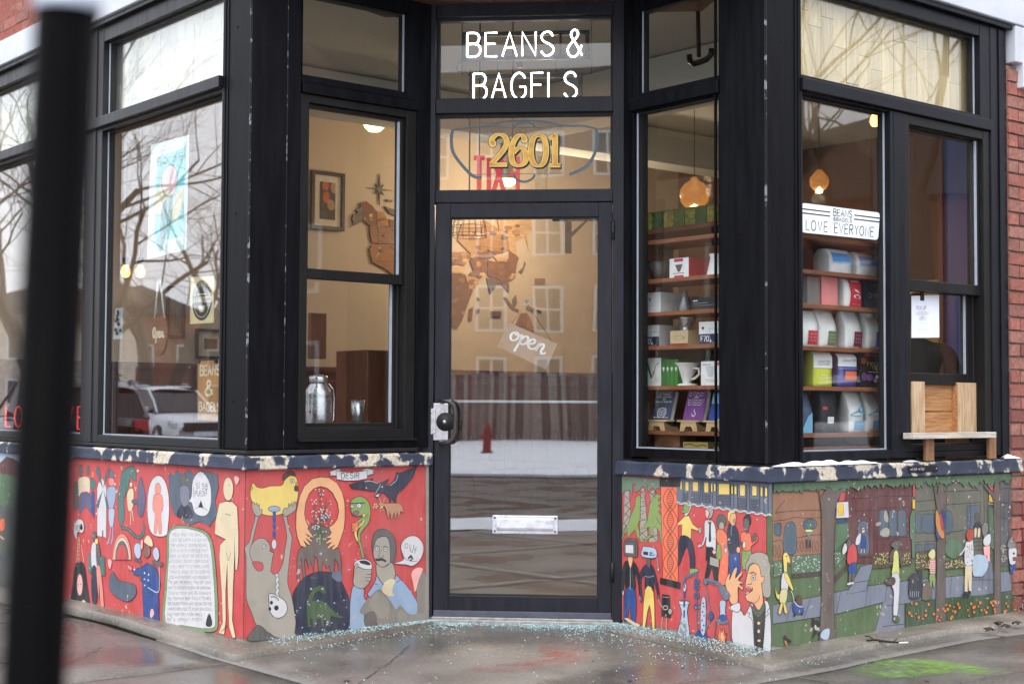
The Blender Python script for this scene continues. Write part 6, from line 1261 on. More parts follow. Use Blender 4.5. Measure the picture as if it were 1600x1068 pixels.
# ---- coffee bags
def bag(x0, x1, ytop, zi, lab, body, labels, dep=DI, d=.075, pl='WR', style='tall', side=None, rot=0.):
    zb = zw[zi]+.001; sa = sz(pl, x0, 500, dep)[0]; sb = sz(pl, x1, 500, dep)[0]; h = sz(pl, (x0+x1)/2, ytop, dep)[1]-zb; w_ = sb-sa
    M_ = on_wall(pl, sa, dep, zb) @ RZ(rot); root = empty('coffee_bag', M_, label=lab, cat='coffee bag', group='coffee bags')
    n = 10; V = []; rings = []
    for i in range(n+1):
        u = i/n; z = u*h
        if style == 'tall': k = 1 if u < .55 else 1-.93*((u-.55)/.45)**1.1; pinch = .16*math.sin(min(1, u/.7)*math.pi)
        elif style == 'block': k = 1 if u < .86 else 1-.75*((u-.86)/.14); pinch = .08*math.sin(u*math.pi)
        else: k = 1 if u < .62 else math.cos((u-.62)/.38*1.35); pinch = .1*math.sin(u*math.pi)
        yf = d*.5*(1-k)*(1.0 if style == 'tall' else .8); yb = d-yf*.9; bul = .012*math.sin(min(1, u*1.25)*math.pi)*(k)
        ring = [(0, yf), (w_*.25, yf-bul*.8), (w_*.5, yf-bul), (w_*.75, yf-bul*.8), (w_, yf), (w_-pinch*d*.9, (yf+yb)/2), (w_, yb), (w_*.5, yb+bul), (0, yb), (pinch*d*.9, (yf+yb)/2)]
        V += [(x+.0015*noise.noise((x*40, z*40, px_)), y+.002*noise.noise((x*30, z*30, px_+9)), z) for x, y in ring for px_ in (x0*.37,)]
    m5 = 10; Fc = []; mi = []
    for i in range(n):
        for k in range(m5): Fc.append((i*m5+k, i*m5+(k+1) % m5, (i+1)*m5+(k+1) % m5, (i+1)*m5+k)); mi.append(0 if k < 4 else 1)
    Fc += [tuple(range(m5))[::-1], tuple(n*m5+k for k in range(m5))]; mi += [0, 0]
    g = MB().add(V, Fc, smooth=True); g.m = mi
    sd = side or tuple(int(x*.86) for x in body)
    build(g, 'body', [plain('bag_%d_%d_%d' % body, body, .55, var=.05), plain('bag_%d_%d_%d' % sd, sd, .55, var=.08)], root, M_)
    # labels follow the bulging front
    def yfront(x, z):
        u = min(1, max(0, z/h))
        if style == 'tall': k = 1 if u < .55 else 1-.93*((u-.55)/.45)**1.1
        elif style == 'block': k = 1 if u < .86 else 1-.75*((u-.86)/.14)
        else: k = 1 if u < .62 else math.cos((u-.62)/.38*1.35)
        yf = d*.5*(1-k)*(1.0 if style == 'tall' else .8); bul = .012*math.sin(min(1, u*1.25)*math.pi)*k
        return yf-bul*math.sin(min(1, max(0, x/w_))*math.pi)**.6-.003
    g = MB(); cols = []
    for q in labels:
        c = q[1]
        if c not in cols: cols.append(c)
        k = cols.index(c); off = .0008*len(cols)
        if q[0] == 'r':
            x0_, z0_, x1_, z1_ = q[2]*w_, q[3]*h, q[4]*w_, q[5]*h; nn = 6; V = []; Fc = []
            for a in range(nn+1):
                for b_ in range(nn+1): x = x0_+(x1_-x0_)*a/nn; z = z0_+(z1_-z0_)*b_/nn; V.append((x, yfront(x, z)-off, z))
            for a in range(nn):
                for b_ in range(nn): s4 = a*(nn+1)+b_; Fc.append((s4, s4+nn+1, s4+nn+2, s4+1))
            g.add(V, Fc, k)
        elif q[0] == 'p':
            pp = P(q[2]); b0 = len(g.v); g.flat([(x*w_, z*h) for x, z in pp], 0, k)
            for i_ in range(b0, len(g.v)): x, y, z = g.v[i_]; g.v[i_] = (x, yfront(x, z)-off, z)
        elif q[0] == 't':
            b0 = len(g.v); text_on(g, q[2], q[3]*w_, q[4]*h, q[6]*h, q[7] if len(q) > 7 else .002, 0, k, width=(q[5]-q[3])*w_)
            for i_ in range(b0, len(g.v)): x, y, z = g.v[i_]; g.v[i_] = (x, yfront(x, z)-off-.0008, z)
    if labels: build(g, 'print', [plain('ink_%d_%d_%d' % c, c, .5, var=.03) for c in cols], root, M_)
    return root
BW_ = (226, 228, 228)
bag(1296, 1331, 389, 1, 'short white bag with bright blue label on the top coffee shelf', BW_, [('r', (74, 146, 214), .1, .48, .92, .84), ('r', (160, 200, 232), .1, .42, .92, .46)], style='round', d=.1)
bag(1339, 1374, 395, 1, 'short white bag with lavender blue label on the top coffee shelf', BW_, [('r', (138, 160, 210), .1, .48, .92, .84), ('r', (176, 194, 226), .1, .42, .92, .46)], style='round', d=.1)
carton('WR', 1284, 1309, 431, 2, 'plain pink box on the coffee shelf', (226, 138, 138), (206, 118, 118), d=.11)
carton('WR', 1262, 1281, 432, 2, 'clear grey bin left of the pink box', (118, 116, 114), (140, 140, 140), d=.1)
bag(1318, 1345, 434, 2, 'white bag with a tall red label', (232, 230, 230), [('r', (202, 48, 62), .3, .02, .98, .97), ('r', WH, .4, .86, .9, .9), ('p', WH, '.5,.62 .7,.6 .85,.5 .6,.54'), ('p', WH, '.45,.4 .7,.46 .9,.38 .85,.3 .5,.32'), ('r', (230, 140, 140), .4, .1, .9, .12)], style='block', d=.09)
carton('WR', 1352, 1380, 437, 2, 'matt black ONYX box on the coffee shelf', (52, 56, 62), (44, 46, 52), [('t', (186, 188, 192), 'ONYX', .14, .38, .9, .16, .0022), ('r', (110, 112, 116), .3, .8, .7, .83)], d=.09)
for i, (x0, x1, c, nm) in enumerate(((1247, 1275, (190, 46, 62), 'red'), (1280, 1309, (98, 122, 84), 'sage green'), (1320, 1350, (124, 38, 64), 'maroon'), (1353, 1381, (96, 92, 196), 'violet'))):
    bag(x0, x1, 484, 3, 'tall white folded bag with a small %s label' % nm, BW_, [('r', c, .42, .06, .92, .44)]+[('t', WH, 'ILIL', .48, .34-k*.09, .84, .03, .0014) for k in range(3)]+[('t', (170, 170, 170), 'I', .08, .1+k*.07, .12, .02, .001) for k in range(8)], rot=(-.1, .06, .08, -.04)[i])
bag(1270, 1299, 548, 4, 'yellow-green and white bag', (206, 216, 70), [('r', (234, 236, 236), .0, .52, 1, .97), ('t', (70, 70, 74), 'COUNTER', .2, .68, .84, .05, .0016), ('t', (70, 70, 74), 'CULTURE', .2, .6, .8, .05, .0016), ('r', (240, 244, 180), .3, .3, .6, .33)], style='block', side=(168, 176, 72))
bag(1308, 1337, 551, 4, 'violet and white bag with an orange label', (78, 72, 150), [('r', (234, 236, 236), .0, .6, 1, .97), ('r', (234, 120, 72), .3, .2, .97, .46), ('t', (70, 70, 90), 'COUNTER', .26, .76, .95, .05, .0016), ('r', (96, 104, 176), 0, .5, 1, .58)], style='block', side=(52, 50, 96))
carton('WR', 1344, 1378, 549, 4, 'black Field Trip box with colourful blobs', (36, 34, 38), (30, 28, 32), [('e', (222, 92, 118), .3, .9, .12, .05), ('e', (222, 92, 118), .62, .89, .22, .04), ('t', (238, 214, 60), 'FIELD', .3, .6, .9, .1, .004), ('t', (238, 214, 60), 'TRIP', .5, .48, .92, .08, .003), ('e', (150, 110, 200), .4, .28, .16, .1), ('e', (226, 140, 180), .66, .2, .1, .06), ('e', (238, 238, 240), .74, .3, .08, .05), ('e', (170, 90, 60), .12, .74, .12, .1), ('e', (120, 80, 140), .14, .3, .12, .12), ('r', (220, 220, 222), .34, .42, .86, .44)], d=.08)
bag(1243, 1268, 612, 5, 'slate blue bag at the left of the bottom coffee shelf', (72, 90, 120), [('p', (130, 190, 226), '.3,.0 1,.0 1,.5 .6,.4')])
bag(1282, 1306, 610, 5, 'black bag with white print on the bottom coffee shelf', (40, 40, 44), [('r', (226, 228, 230), .3, .22, .7, .38), ('r', (190, 60, 70), .05, .55, .3, .62)], style='block')
for x0, x1, nm in ((1325, 1350, 'left'), (1353, 1380, 'right')):
    bag(x0, x1, 611, 5, nm+' white bag with a torn-edge blue landscape', BW_, [('p', (110, 176, 204), '.02,.42 .4,.52 .96,.72 .96,.44 .6,.4 .3,.4'), ('r', (108, 174, 222), .28, .08, .9, .28), ('t', WH, 'ILIL', .34, .2, .8, .03, .0014)])
# ================================================================== neon signs
m_neon = emis('white_neon', (240, 250, 255), 4.5); m_neonr = emis('red_neon', (255, 70, 80), 1.2)
ND = .16
nb = empty('neon_sign', on_wall('DO', .45, ND, 2.7), label='white neon shop name hanging on chains over the door', cat='neon sign')
def d2(px, py, dep=ND): return on('DO', px, py, dep)
def neon_line(txt, x0, x1, yt, yb, par):
    a = d2(x0, yb); b_ = d2(x1, yt); h = b_[1]-a[1]; ps, tw = strokes(txt, h, 0, 0, .24); k = (b_[0]-a[0])/tw
    for p_ in ps:
        pts = [(a[0]+x*k, ND-.03, a[1]+z) for x, z in p_]
        build(MB().tube(pts, .0046, 8), 'neon_tube', m_neon, par, D)
neon_line('BEANS', 731, 865, 52, 91, nb); neon_line('&', 887, 910, 49, 91, nb); neon_line('BAGELS', 741, 901, 115, 157, nb)
def ring(x0, y0, x1, y1, w_=.022):
    a = d2(x0, y1); b_ = d2(x1, y0); g = MB()
    g.box(a[0], a[0]+w_, ND, ND+.02, a[1], b_[1]); g.box(b_[0]-w_, b_[0], ND, ND+.02, a[1], b_[1]); g.box(a[0]+w_, b_[0]-w_, ND+.001, ND+.019, a[1], a[1]+w_); g.box(a[0]+w_, b_[0]-w_, ND+.001, ND+.019, b_[1]-w_, b_[1]); return g
g = ring(722, 47, 921, 95); x = d2(874, 60)[0]; g.box(x, x+.012, ND+.001, ND+.019, d2(800, 93)[1], d2(800, 50)[1]); build(g, 'sign_frame', m_metal_d, nb, D)
build(ring(734, 114, 910, 166), 'sign_frame', m_metal_d, nb, D)
for px, y0, y1 in ((722, 25, 118), (924, 23, 118), (777, 95, 114), (869, 95, 114)):
    a = d2(px, y0); b_ = d2(px, y1); n = max(3, int((a[1]-b_[1])/.014)); g = MB()
    for i in range(n):
        z = a[1]+(b_[1]-a[1])*i/n
        g.tube([(a[0]+(.004*math.cos(t_) if i % 2 else 0), ND+.01+(0 if i % 2 else .004*math.cos(t_)), z+.009*math.sin(t_)) for t_ in [k*math.pi/4 for k in range(8)]], .0013, 5, closed=True)
    build(g, 'chain', m_metal_d, nb, D)
a = d2(812, 97); build(MB().box(a[0]-.014, a[0]+.014, ND-.01, ND+.02, a[1]-.03, a[1]), 'transformer_plug', m_metal_d, nb, D, .003)
pp = [d2(*q) for q in ((722, 92), (714, 104), (716, 112), (726, 110), (736, 122))]; build(MB().tube([(x, ND+.01, z) for x, z in smooth(pp, False, 4)], .003, 6), 'cable', m_metal_d, nb, D)
# gold street number painted on the lower pane
def nib(mb, pts, wd, y, mi, thin=.34, off=(0, 0), grow=0.):
    n = len(pts); V = []
    for i, p_ in enumerate(pts):
        a = pts[max(0, i-1)]; c = pts[min(n-1, i+1)]; dx, dz = c[0]-a[0], c[1]-a[1]; l = math.hypot(dx, dz) or 1e-9
        h = wd/2*(thin+(1-thin)*abs(dz)/l)+grow
        V += [(p_[0]+off[0]-dz/l*h, y, p_[1]+off[1]+dx/l*h), (p_[0]+off[0]+dz/l*h, y, p_[1]+off[1]-dx/l*h)]
    mb.add(V, [(2*i, 2*i+1, 2*i+3, 2*i+2) for i in range(n-1)], mi)
DIG = {'2': (['~.08,.72 .12,.9 .3,1 .5,.94 .58,.76 .5,.56 .3,.32 .06,.08', '.02,.07 .6,.07'], [(.12, .72, .1)]), '6': (['~.52,.86 .4,.97 .26,.93 .12,.72 .07,.42 .12,.14 .3,.03 .5,.12 .56,.33 .46,.54 .3,.57 .14,.44'], [(.5, .83, .09)]),
       '0': (['~.32,.98 .14,.86 .07,.5 .14,.14 .32,.02 .5,.14 .57,.5 .5,.86 .32,.98'], []), '1': (['.2,.98 .2,.04', '.0,.84 .2,.97', '.02,.035 .38,.035'], [])}
a = on('DO', 764, 261, .052); b_ = on('DO', 874, 209, .052); H_ = b_[1]-a[1]; tot = .66+.64+.66+.34; kx = (b_[0]-a[0])/tot; g = MB(); xx = a[0]
for ch, wd in (('2', .66), ('6', .64), ('0', .66), ('1', .34)):
    for q in DIG[ch][0]:
        pp = P(q.lstrip('~')); pp = smooth(pp, False, 6) if q[0] == '~' else pp
        pts = [(xx+x*kx, a[1]+z*H_) for x, z in pp]; flat_bar = len(pp) == 2 and abs(pp[0][1]-pp[1][1]) < .01; W_ = .027; th = .9 if flat_bar else .34
        if flat_bar: W_ = .02
        nib(g, pts, W_, .0545, 0, th, (.006, -.007), .004); nib(g, pts, W_, .0538, 0, th, (0, 0), .0045); nib(g, pts, W_, .0532, 1, th, (0, 0), .0015); nib(g, pts, W_, .0526, 2, th, (0, 0), -.0012)
    for cx, cz, r_ in DIG[ch][1]:
        for rr, y, mi in ((r_*H_+.005, .0538, 0), (r_*H_+.001, .0532, 1), (r_*H_-.004, .0526, 2)): g.flat(ell(xx+cx*kx, a[1]+cz*H_, rr, rr, 14), y, mi)
    xx += wd*kx
m_gold = plain('gold_leaf', (196, 152, 72), .35, metal=.55, var=.2, scale=25); m_goldl = plain('gold_outline', (232, 206, 132), .4, metal=.3)
build(g, 'gold_street_number', [m_gask, m_goldl, m_gold], TW_NUM, D)
# faded eyeglass-shaped emblem painted on the same pane
g = MB(); k = lambda t_: [on('DO', 640+x/4.444, 140+y/4.444, .054) for x, y in smooth(P(t_), False, 5)]
for t_, wd in (('300,280 290,330 300,430 360,520 440,600 500,610', .016), ('1295,270 1305,330 1290,430 1230,530 1110,590', .016), ('300,280 420,262 520,255 640,225 800,215 960,225 1060,250 1200,252 1295,270', .009), ('440,590 620,585 760,585 1060,582', .003), ('540,255 700,262 860,262 1060,258', .004), ('725,590 745,625 800,640 850,620 870,590', .012), ('720,260 760,230 840,230 870,260', .01)): g.ribbon(k(t_), wd, .0548)
build(g, 'faded_emblem', plain('faded_teal', (74, 88, 98), .5), TW_NUM, D)
# exit sign seen from behind
a = on('DO', 740, 300, .5); b_ = on('DO', 809, 246, .5); ex = empty('exit_sign', on_wall('DO', a[0], .5, a[1]), label='hanging red EXIT letters seen from behind below the number', cat='exit sign')
g = MB(); text_on(g, 'EXIT', a[0], a[1], b_[1]-a[1], .026, .5, width=b_[0]-a[0], mirror=True)
o = build(g, 'letters', emis('exit_red', (225, 50, 60), .35), ex, D); o.modifiers.new('t', 'SOLIDIFY').thickness = .008
build(MB().tube([(a[0]+.03, .505, b_[1]), (a[0]+.03, .505, 3.29)], .004, 6).tube([(b_[0]-.03, .505, b_[1]), (b_[0]-.03, .505, 3.29)], .004, 6), 'rod', m_metal_d, ex, D)
# hanging wire lamp seen through the top of the door glass
p_ = at(733, 370, 9.6); wl = empty('wire_lamp', T(*p_), label='black wire basket lamp hanging behind the door glass', cat='lamp'); g = MB()
for zz, rr in ((0, .115), (.02, .118), (.07, .11), (.14, .09), (.2, .05)): g.tube([(rr*math.cos(t_), rr*math.sin(t_), zz) for t_ in [k*math.pi/10 for k in range(20)]], .0022, 5, closed=True)
for k in range(16): t_ = k*math.pi/8; g.tube([(.115*math.cos(t_), .115*math.sin(t_), 0), (.11*math.cos(t_), .11*math.sin(t_), .07), (.09*math.cos(t_), .09*math.sin(t_), .14), (.02*math.cos(t_), .02*math.sin(t_), .23)], .0016, 4)
build(g, 'basket', m_metal_d, wl, WM[wl]); build(MB().tube([(0, 0, .22), (0, 0, 3.29-p_.z)], .006, 6), 'rod', m_metal_d, wl, WM[wl])
# dark iron bracket behind the door, upper right, and coat-hook pipe behind the right upper pane
p_ = on('DO', 888, 345, 1.6); br = empty('iron_bracket', on_wall('DO', p_[0], 1.6, p_[1]), label='dark iron bracket with a cross arm at the top right of the door glass', cat='bracket')
build(MB().box(-.02, .02, 0, .03, -.2, .12).box(-.1, .3, .005, .025, .0, .05).prism([(.02, -.1), (.12, 0), (.1, .0), (.02, -.07)], .005, .025, 'y'), 'bracket_body', m_metal_d, br, WM[br], .004)
pv = lambda x, y: (on('FR', x, y, .55)[0], .55, on('FR', x, y, .55)[1])
hk = empty('iron_pipe_hook', on_wall('FR', on('FR', 1091, 80, .55)[0], .55, 2.8), label='dark iron pipe ending in a double hook behind the right upper pane', cat='pipe')
build(MB().tube([pv(1092, 90), pv(1091, 40), pv(1089, -60)], .012, 10), 'pipe', m_metal_d, hk, FRAME['FR']); build(MB().tube([pv(1077, 86), pv(1078, 96), pv(1085, 100), pv(1094, 97), pv(1104, 93), pv(1111, 86), pv(1112, 76)], .016, 10), 'hook', m_metal_d, hk, FRAME['FR'])
p0 = on('FR', 1039, 196, 3.3); p1 = on('FR', 1098, 165, 3.3)
vent = tag(build(MB().box(p0[0], p1[0], 3.2, 3.25, p0[1], p1[1]), 'wall_vent', plain('brown_vent', (70, 52, 44), .6), None, FRAME['FR'], .004), 'brown vent panel high behind the right display window', 'vent')
for i in range(9): build(MB().box(p0[0]+.03+i*(p1[0]-p0[0]-.06)/9, p0[0]+.03+(i+.55)*(p1[0]-p0[0]-.06)/9, 3.19, 3.2, p0[1]+.03, p1[1]-.03), 'slat', plain('brown_vent', (70, 52, 44)), vent, FRAME['FR'])
# ================================================================== signs on the glass
def plate(pl, dep, corners, y_th=.003, name='sign', lab='', cat='sign', mat=None, r=.0):
    q = [on(pl, x, y, dep) for x, y in corners]
    cx = sum(p_[0] for p_ in q)/len(q); cz = min(p_[1] for p_ in q); M_ = on_wall(pl, cx, dep, cz)
    root = empty(name, M_, label=lab, cat=cat)
    if r:
        out = []
        for i in range(4):
            a, b_, c = Vector(q[i-1]), Vector(q[i]), Vector(q[(i+1) % 4])
            for t_ in range(5):
                u = t_/4; out.append(tuple(b_+(a-b_).normalized()*r*(1-u)**2+(c-b_).normalized()*r*u**2))
        body = out
    else: body = q
    build(MB().prism(body, dep-y_th, dep, 'y'), 'plate', mat, root, on_wall(pl, 0, 0, 0))
    def uv(u, v):
        a, b_, c, d_ = [Vector(p_) for p_ in q]   # top-left, top-right, bottom-right, bottom-left
        return tuple(d_.lerp(c, u).lerp(a.lerp(b_, u), v))
    return root, uv, q
def put(g, uv, pts, wd, y, mi=0, closed=False): g.ribbon([uv(*p_) for p_ in pts], wd, y, closed, mi)
def put_text(g, uv, t_, u0, v0, u1, v1, wd, y, mi=0, gap=.2):
    ps, tw = strokes(t_, 1, 0, 0, gap)
    for p_ in ps: g.ribbon([uv(u0+a/tw*(u1-u0), v0+b_*(v1-v0)) for a, b_ in p_], wd, y, mi=mi)
m_wp = plain('white_sign', (234, 240, 246), .5, var=.02); m_ink = plain('black_ink', (26, 26, 30), .5)
SG = .059
rt, uv, q = plate('WR', SG, [(1252, 317), (1374, 332.5), (1371, 375), (1252, 363)], .004, 'window_sign', 'white rounded LOVE EVERYONE sign with black rules in the shelf window', 'sign', m_wp, .022)
g = MB(); y = SG-.0048
for v in (.80, .66): put(g, uv, [(0, v), (.35, v)], .006, y); put(g, uv, [(.66, v), (1, v)], .006, y)
put_text(g, uv, 'BEANS', .39, .70, .63, .93, .0046, y); put_text(g, uv, '&BAGELS', .39, .52, .63, .645, .0032, y); put_text(g, uv, 'LOVE', .05, .1, .32, .44, .0052, y, 0, .3); put_text(g, uv, 'EVERYONE', .41, .1, .93, .44, .0052, y, 0, .26)
build(g, 'lettering', m_ink, rt, FRAME['WR'])
g = MB(); put(g, uv, [(.01, -.01), (.99, -.01)], .006, SG-.002); put(g, uv, [(1.003, .05), (1.003, .95)], .005, SG-.002); put(g, uv, [(.02, 1.008), (.98, 1.008)], .005, SG-.002); build(g, 'border', m_ink, rt, FRAME['WR'])
# paper notice in the pick-up window
PD = .09
rt, uv, q = plate('WR', PD, [(1424, 462), (1467, 461), (1467.5, 527), (1424, 527.5)], .001, 'paper_notice', 'white hand-written paper notice clipped in the pick-up window', 'notice', plain('white_paper', (232, 238, 250), .6, var=.02))
g = MB(); y = PD-.0016
put_text(g, uv, 'PICK UP', .17, .66, .52, .75, .0022, y, 0, .24); put_text(g, uv, 'WINDOW', .15, .53, .6, .62, .0022, y); put_text(g, uv, 'OPEN', .28, .41, .52, .5, .0022, y)
for v in (.34, .2, .16): put(g, uv, [(.2, v), (.6, v+.003)], .0008, y)
build(g, 'handwriting', plain('pen_grey', (120, 124, 140)), rt, FRAME['WR'])
a = on('WR', 1440, 466, PD); build(MB().box(a[0]-.014, a[0]+.014, PD-.008, PD+.003, a[1]-.012, a[1]+.03), 'clip', m_gask, rt, FRAME['WR'], .002)
# hanging clear "open" plate in the door
OD = .045
rt, uv, q = plate('DO', OD, [(796, 504), (871, 537), (853, 577), (777, 541)], .003, 'open_sign', 'tilted frosted plate reading open, hung on a cord inside the door glass', 'sign', plain('frosted_acrylic', (176, 150, 130), .5, var=.05))
SCRIPT = ['~.16,.62 .05,.52 .03,.34 .12,.2 .24,.28 .28,.46 .2,.6 .12,.56 .2,.5 .34,.58', '~.36,.62 .39,.3 .36,-.22', '~.38,.3 .46,.58 .56,.62 .62,.48 .56,.26 .44,.22 .4,.3', '~.6,.32 .76,.4 .86,.54 .78,.64 .68,.5 .7,.28 .84,.2 .98,.34', '~.98,.34 1.02,.62 1.0,.22', '~1.01,.36 1.1,.6 1.19,.54 1.17,.3 1.24,.2 1.34,.32']
g = MB()
for t_ in SCRIPT:
    pts = smooth(P(t_[1:]), False, 5); nib(g, [uv(.12+x*.56, .2+(z+.1)*.82) for x, z in pts], .013, OD-.0042, 0, .55)
build(g, 'lettering', plain('white_ink', (244, 246, 250), .5), rt, D)
cu = on('DO', 823, 473, OD); tl = uv(.04, .93); tr_ = uv(.94, .93)
build(MB().tube([(tl[0], OD, tl[1]), (cu[0], OD-.004, cu[1]), (tr_[0], OD, tr_[1])], .0014, 5), 'cord', m_gask, rt, D)
build(MB().lathe([(.014, 0), (.012, .004), (.004, .007), (.004, .014), (.006, .016), (0, .018)], 14), 'suction_cup', plain('clear_plastic', (196, 200, 204), .25), rt, D @ T(cu[0], OD-.006, cu[1]) @ RX(-math.pi/2))
# left street window: poster, oval wooden sign, maker's poster, shop board, black-and-white strip
WD_ = .074
rt, uv, q = plate('WL', WD_, [(236, 226), (296, 211), (291, 390), (230, 405)], .001, 'poster', 'tall white and teal poster of a seated figure in the left street window', 'poster', plain('poster_white', (224, 238, 236), .6, var=.03))
g = MB(); y = WD_-.0014
def pq(pts, mi, y_): g.flat([uv(*p_) for p_ in smooth(P(pts), True, 3)], y_, mi)
g.flat([uv(*p_) for p_ in P('.18,.13 .92,.13 .92,.9 .18,.88')], y, 0)
put_text(g, uv, 'BONNE', .2, .8, .86, .86, .009, y-.0004, 3)
pq('.35,.72 .55,.78 .72,.7 .7,.55 .5,.5 .34,.6', 1, y-.0004); pq('.16,.55 .3,.62 .5,.56 .62,.5 .5,.4 .3,.36 .14,.42', 2, y-.0005); pq('.4,.46 .62,.5 .6,.3 .5,.18 .36,.16 .34,.3', 3, y-.0006); pq('.25,.16 .45,.2 .4,.04 .3,.06', 3, y-.0007); pq('.7,.5 .9,.55 .86,.36 .7,.26 .6,.36', 4, y-.0006)
put(g, uv, smooth(P('.35,.72 .55,.78 .72,.7 .7,.55 .5,.5 .34,.6'), True, 3), .005, y-.0009, 5, True); put(g, uv, smooth(P('.4,.46 .62,.5 .6,.3 .5,.18 .36,.16 .34,.3'), True, 3), .005, y-.0009, 5, True)
build(g, 'print', [plain('ink_aqua', (120, 206, 212)), plain('ink_rose', (226, 190, 190)), plain('ink_sand', (224, 212, 182)), plain('ink_teal', (98, 156, 154)), plain('ink_straw', (210, 196, 150)), plain('ink_line', (84, 96, 100))], rt, FRAME['WL'])
rt, uv, q = plate('WL', WD_, [(298, 433), (335, 430), (334, 504), (297, 506)], .001, 'maker_poster', 'cream poster with a black oval espresso machine emblem', 'poster', plain('poster_cream', (226, 208, 164), .6, var=.03))
g = MB(); g.flat([uv(*p_) for p_ in ell(.5, .49, .42, .43, 26)], WD_-.0016, 0)
for i, ch in enumerate('OUR ESPRESSO'):
    if ch == ' ': continue
    t_ = math.radians(160-i*12.7); ps, tw = strokes(ch, 1)
    for p_ in ps: g.ribbon([uv(.5+(.3+.09*b_)*math.cos(t_)+(a-.25)*.07*math.sin(t_), .49+(.31+.1*b_)*math.sin(t_)-(a-.25)*.06*math.cos(t_)) for a, b_ in p_], .004, WD_-.002, mi=1)
put_text(g, uv, 'LA MARZOCCO', .1, .45, .9, .56, .0052, WD_-.002, 1); put(g, uv, [(.3, .62), (.7, .62)], .004, WD_-.002, 1)
for k in range(4): put(g, uv, [(.5-.14+k*.02, .36-k*.035), (.5+.14-k*.02, .36-k*.035)], .006, WD_-.002, 1)
put(g, uv, [(.5+.33*math.cos(t_), .47+.34*math.sin(t_)) for t_ in [math.radians(200+i*8) for i in range(18)]], .004, WD_-.002, 1)
build(g, 'print', [m_ink, plain('poster_cream', (226, 208, 164))], rt, FRAME['WL'])
rt, uv, q = plate('WL', .1, [(312, 564.5), (356, 561.5), (355, 658.5), (312, 655.5)], .012, 'shop_board', 'orange-brown board with the shop name low in the left street window', 'sign', wood('orange_board', (196, 142, 82), (172, 120, 66), .5, 'z', ring=3))
g = MB(); put_text(g, uv, 'BEANS', .1, .76, .8, .92, .011, .0872, 0); put_text(g, uv, '&', .28, .42, .56, .66, .014, .0872, 0); put_text(g, uv, 'BAGELS', .06, .16, .82, .3, .011, .0872, 0); build(g, 'lettering', plain('cream_ink', (232, 224, 196)), rt, FRAME['WL'])
for px in (314, 341):
    a = on('WL', px, 561, .095); build(MB().lathe([(0, .012), (.01, .01), (.012, 0)], 10), 'knob', m_gask, rt, FRAME['WL'] @ T(a[0], .086, a[1]-.01) @ RX(math.pi/2))
c = on('WL', 251, 523, .1); t1 = on('WL', 250.5, 437, .1); e1 = on('WL', 263.5, 523, .1); e2 = on('WL', 251, 490, .1); rx, rz = e1[0]-c[0], e2[1]-c[1]
ov = empty('oval_open_sign', on_wall('WL', c[0], .1, c[1]-rz), label='oval wooden Open sign hanging from two white ropes', cat='sign')
build(MB().prism(ell(c[0], c[1], rx, rz, 30), .088, .1, 'y'), 'plate', wood('oval_wood', (142, 98, 62), (112, 76, 48), .5, 'x', ring=4), ov, FRAME['WL'], .002)
g = MB()
for t_ in ['~.16,.95 .04,.8 .03,.4 .14,.2 .26,.36 .28,.7 .2,.95 .1,.9']+SCRIPT[1:]:
    nib(g, [(c[0]-rx*.7+x*rx*1.05, c[1]-rz*.12+(z-.2)*rz*.62) for x, z in smooth(P(t_[1:]), False, 5)], .016, .0868, 0, .6)
build(g, 'lettering', plain('cream_ink', (232, 224, 196)), ov, FRAME['WL'])
for sg in (-1, 1): build(MB().tube([(c[0]+sg*rx*.62, .094, c[1]+rz*.74), (t1[0]+sg*.012, .094, t1[1])], .006, 7), 'rope', plain('white_rope', (214, 208, 198), .8), ov, FRAME['WL'])
rt, uv, q = plate('WL', .3, [(181, 482), (193, 480), (191, 529), (177, 530)], .001, 'photo_strip', 'small black and white photo strip in the left street window', 'photo', plain('strip_white', (206, 210, 210)))
g = MB(); r_ = random.Random(8)
for i in range(14): u, v = r_.uniform(.2, .8), r_.uniform(.1, .9); g.flat([uv(min(.9, max(.1, a)), min(.95, max(.05, b_))) for a, b_ in ell(u, v, .16, .06, 8)], .298-.0002*i, 0)
build(g, 'print', m_ink, rt, FRAME['WL'])
# far-left window: red neon word and a red-and-white cloth
ns = empty('red_neon_sign', on_wall('WL', -9.2, .1, 1.0), label='red neon lettering low in the far left window', cat='neon sign')
z0 = on('WL', 12, 666, .1)[1]; z1 = on('WL', 12, 634, .1)[1]; x0 = on('WL', 9, 650, .1)[0]; x1 = on('WL', 131, 650, .1)[0]
ps, tw = strokes('LOVE EVE', z1-z0, 0, 0, .42)
for p_ in ps: build(MB().tube([(x0+a/tw*(x1-x0), .1, z0+b_) for a, b_ in p_], .005, 7), 'neon_tube', m_neonr, ns, FRAME['WL'])
V = []; n = 24; m2 = 20; s0 = on('WL', -30, 500, .5)[0]; s1 = on('WL', 31, 500, .5)[0]; zt = on('WL', 10, 405, .5)[1]; zb = on('WL', 10, 694, .5)[1]
for i in range(n+1):
    for j in range(m2+1):
        u, v = i/n, j/m2; fl = .55+.45*v; V.append((s1-(1-u)*(s1-s0)*fl, .5+.05*math.sin(u*22)*(.3+.7*v), zt+(zb-zt)*v))
g = MB().add(V, [(i*(m2+1)+j, i*(m2+1)+j+1, (i+1)*(m2+1)+j+1, (i+1)*(m2+1)+j) for i in range(n) for j in range(m2)], smooth=True); g.m = [0 if f_[0] % (m2+1) < 6 else (2 if 9 < f_[0] % (m2+1) < 13 else 1) for f_ in g.f]
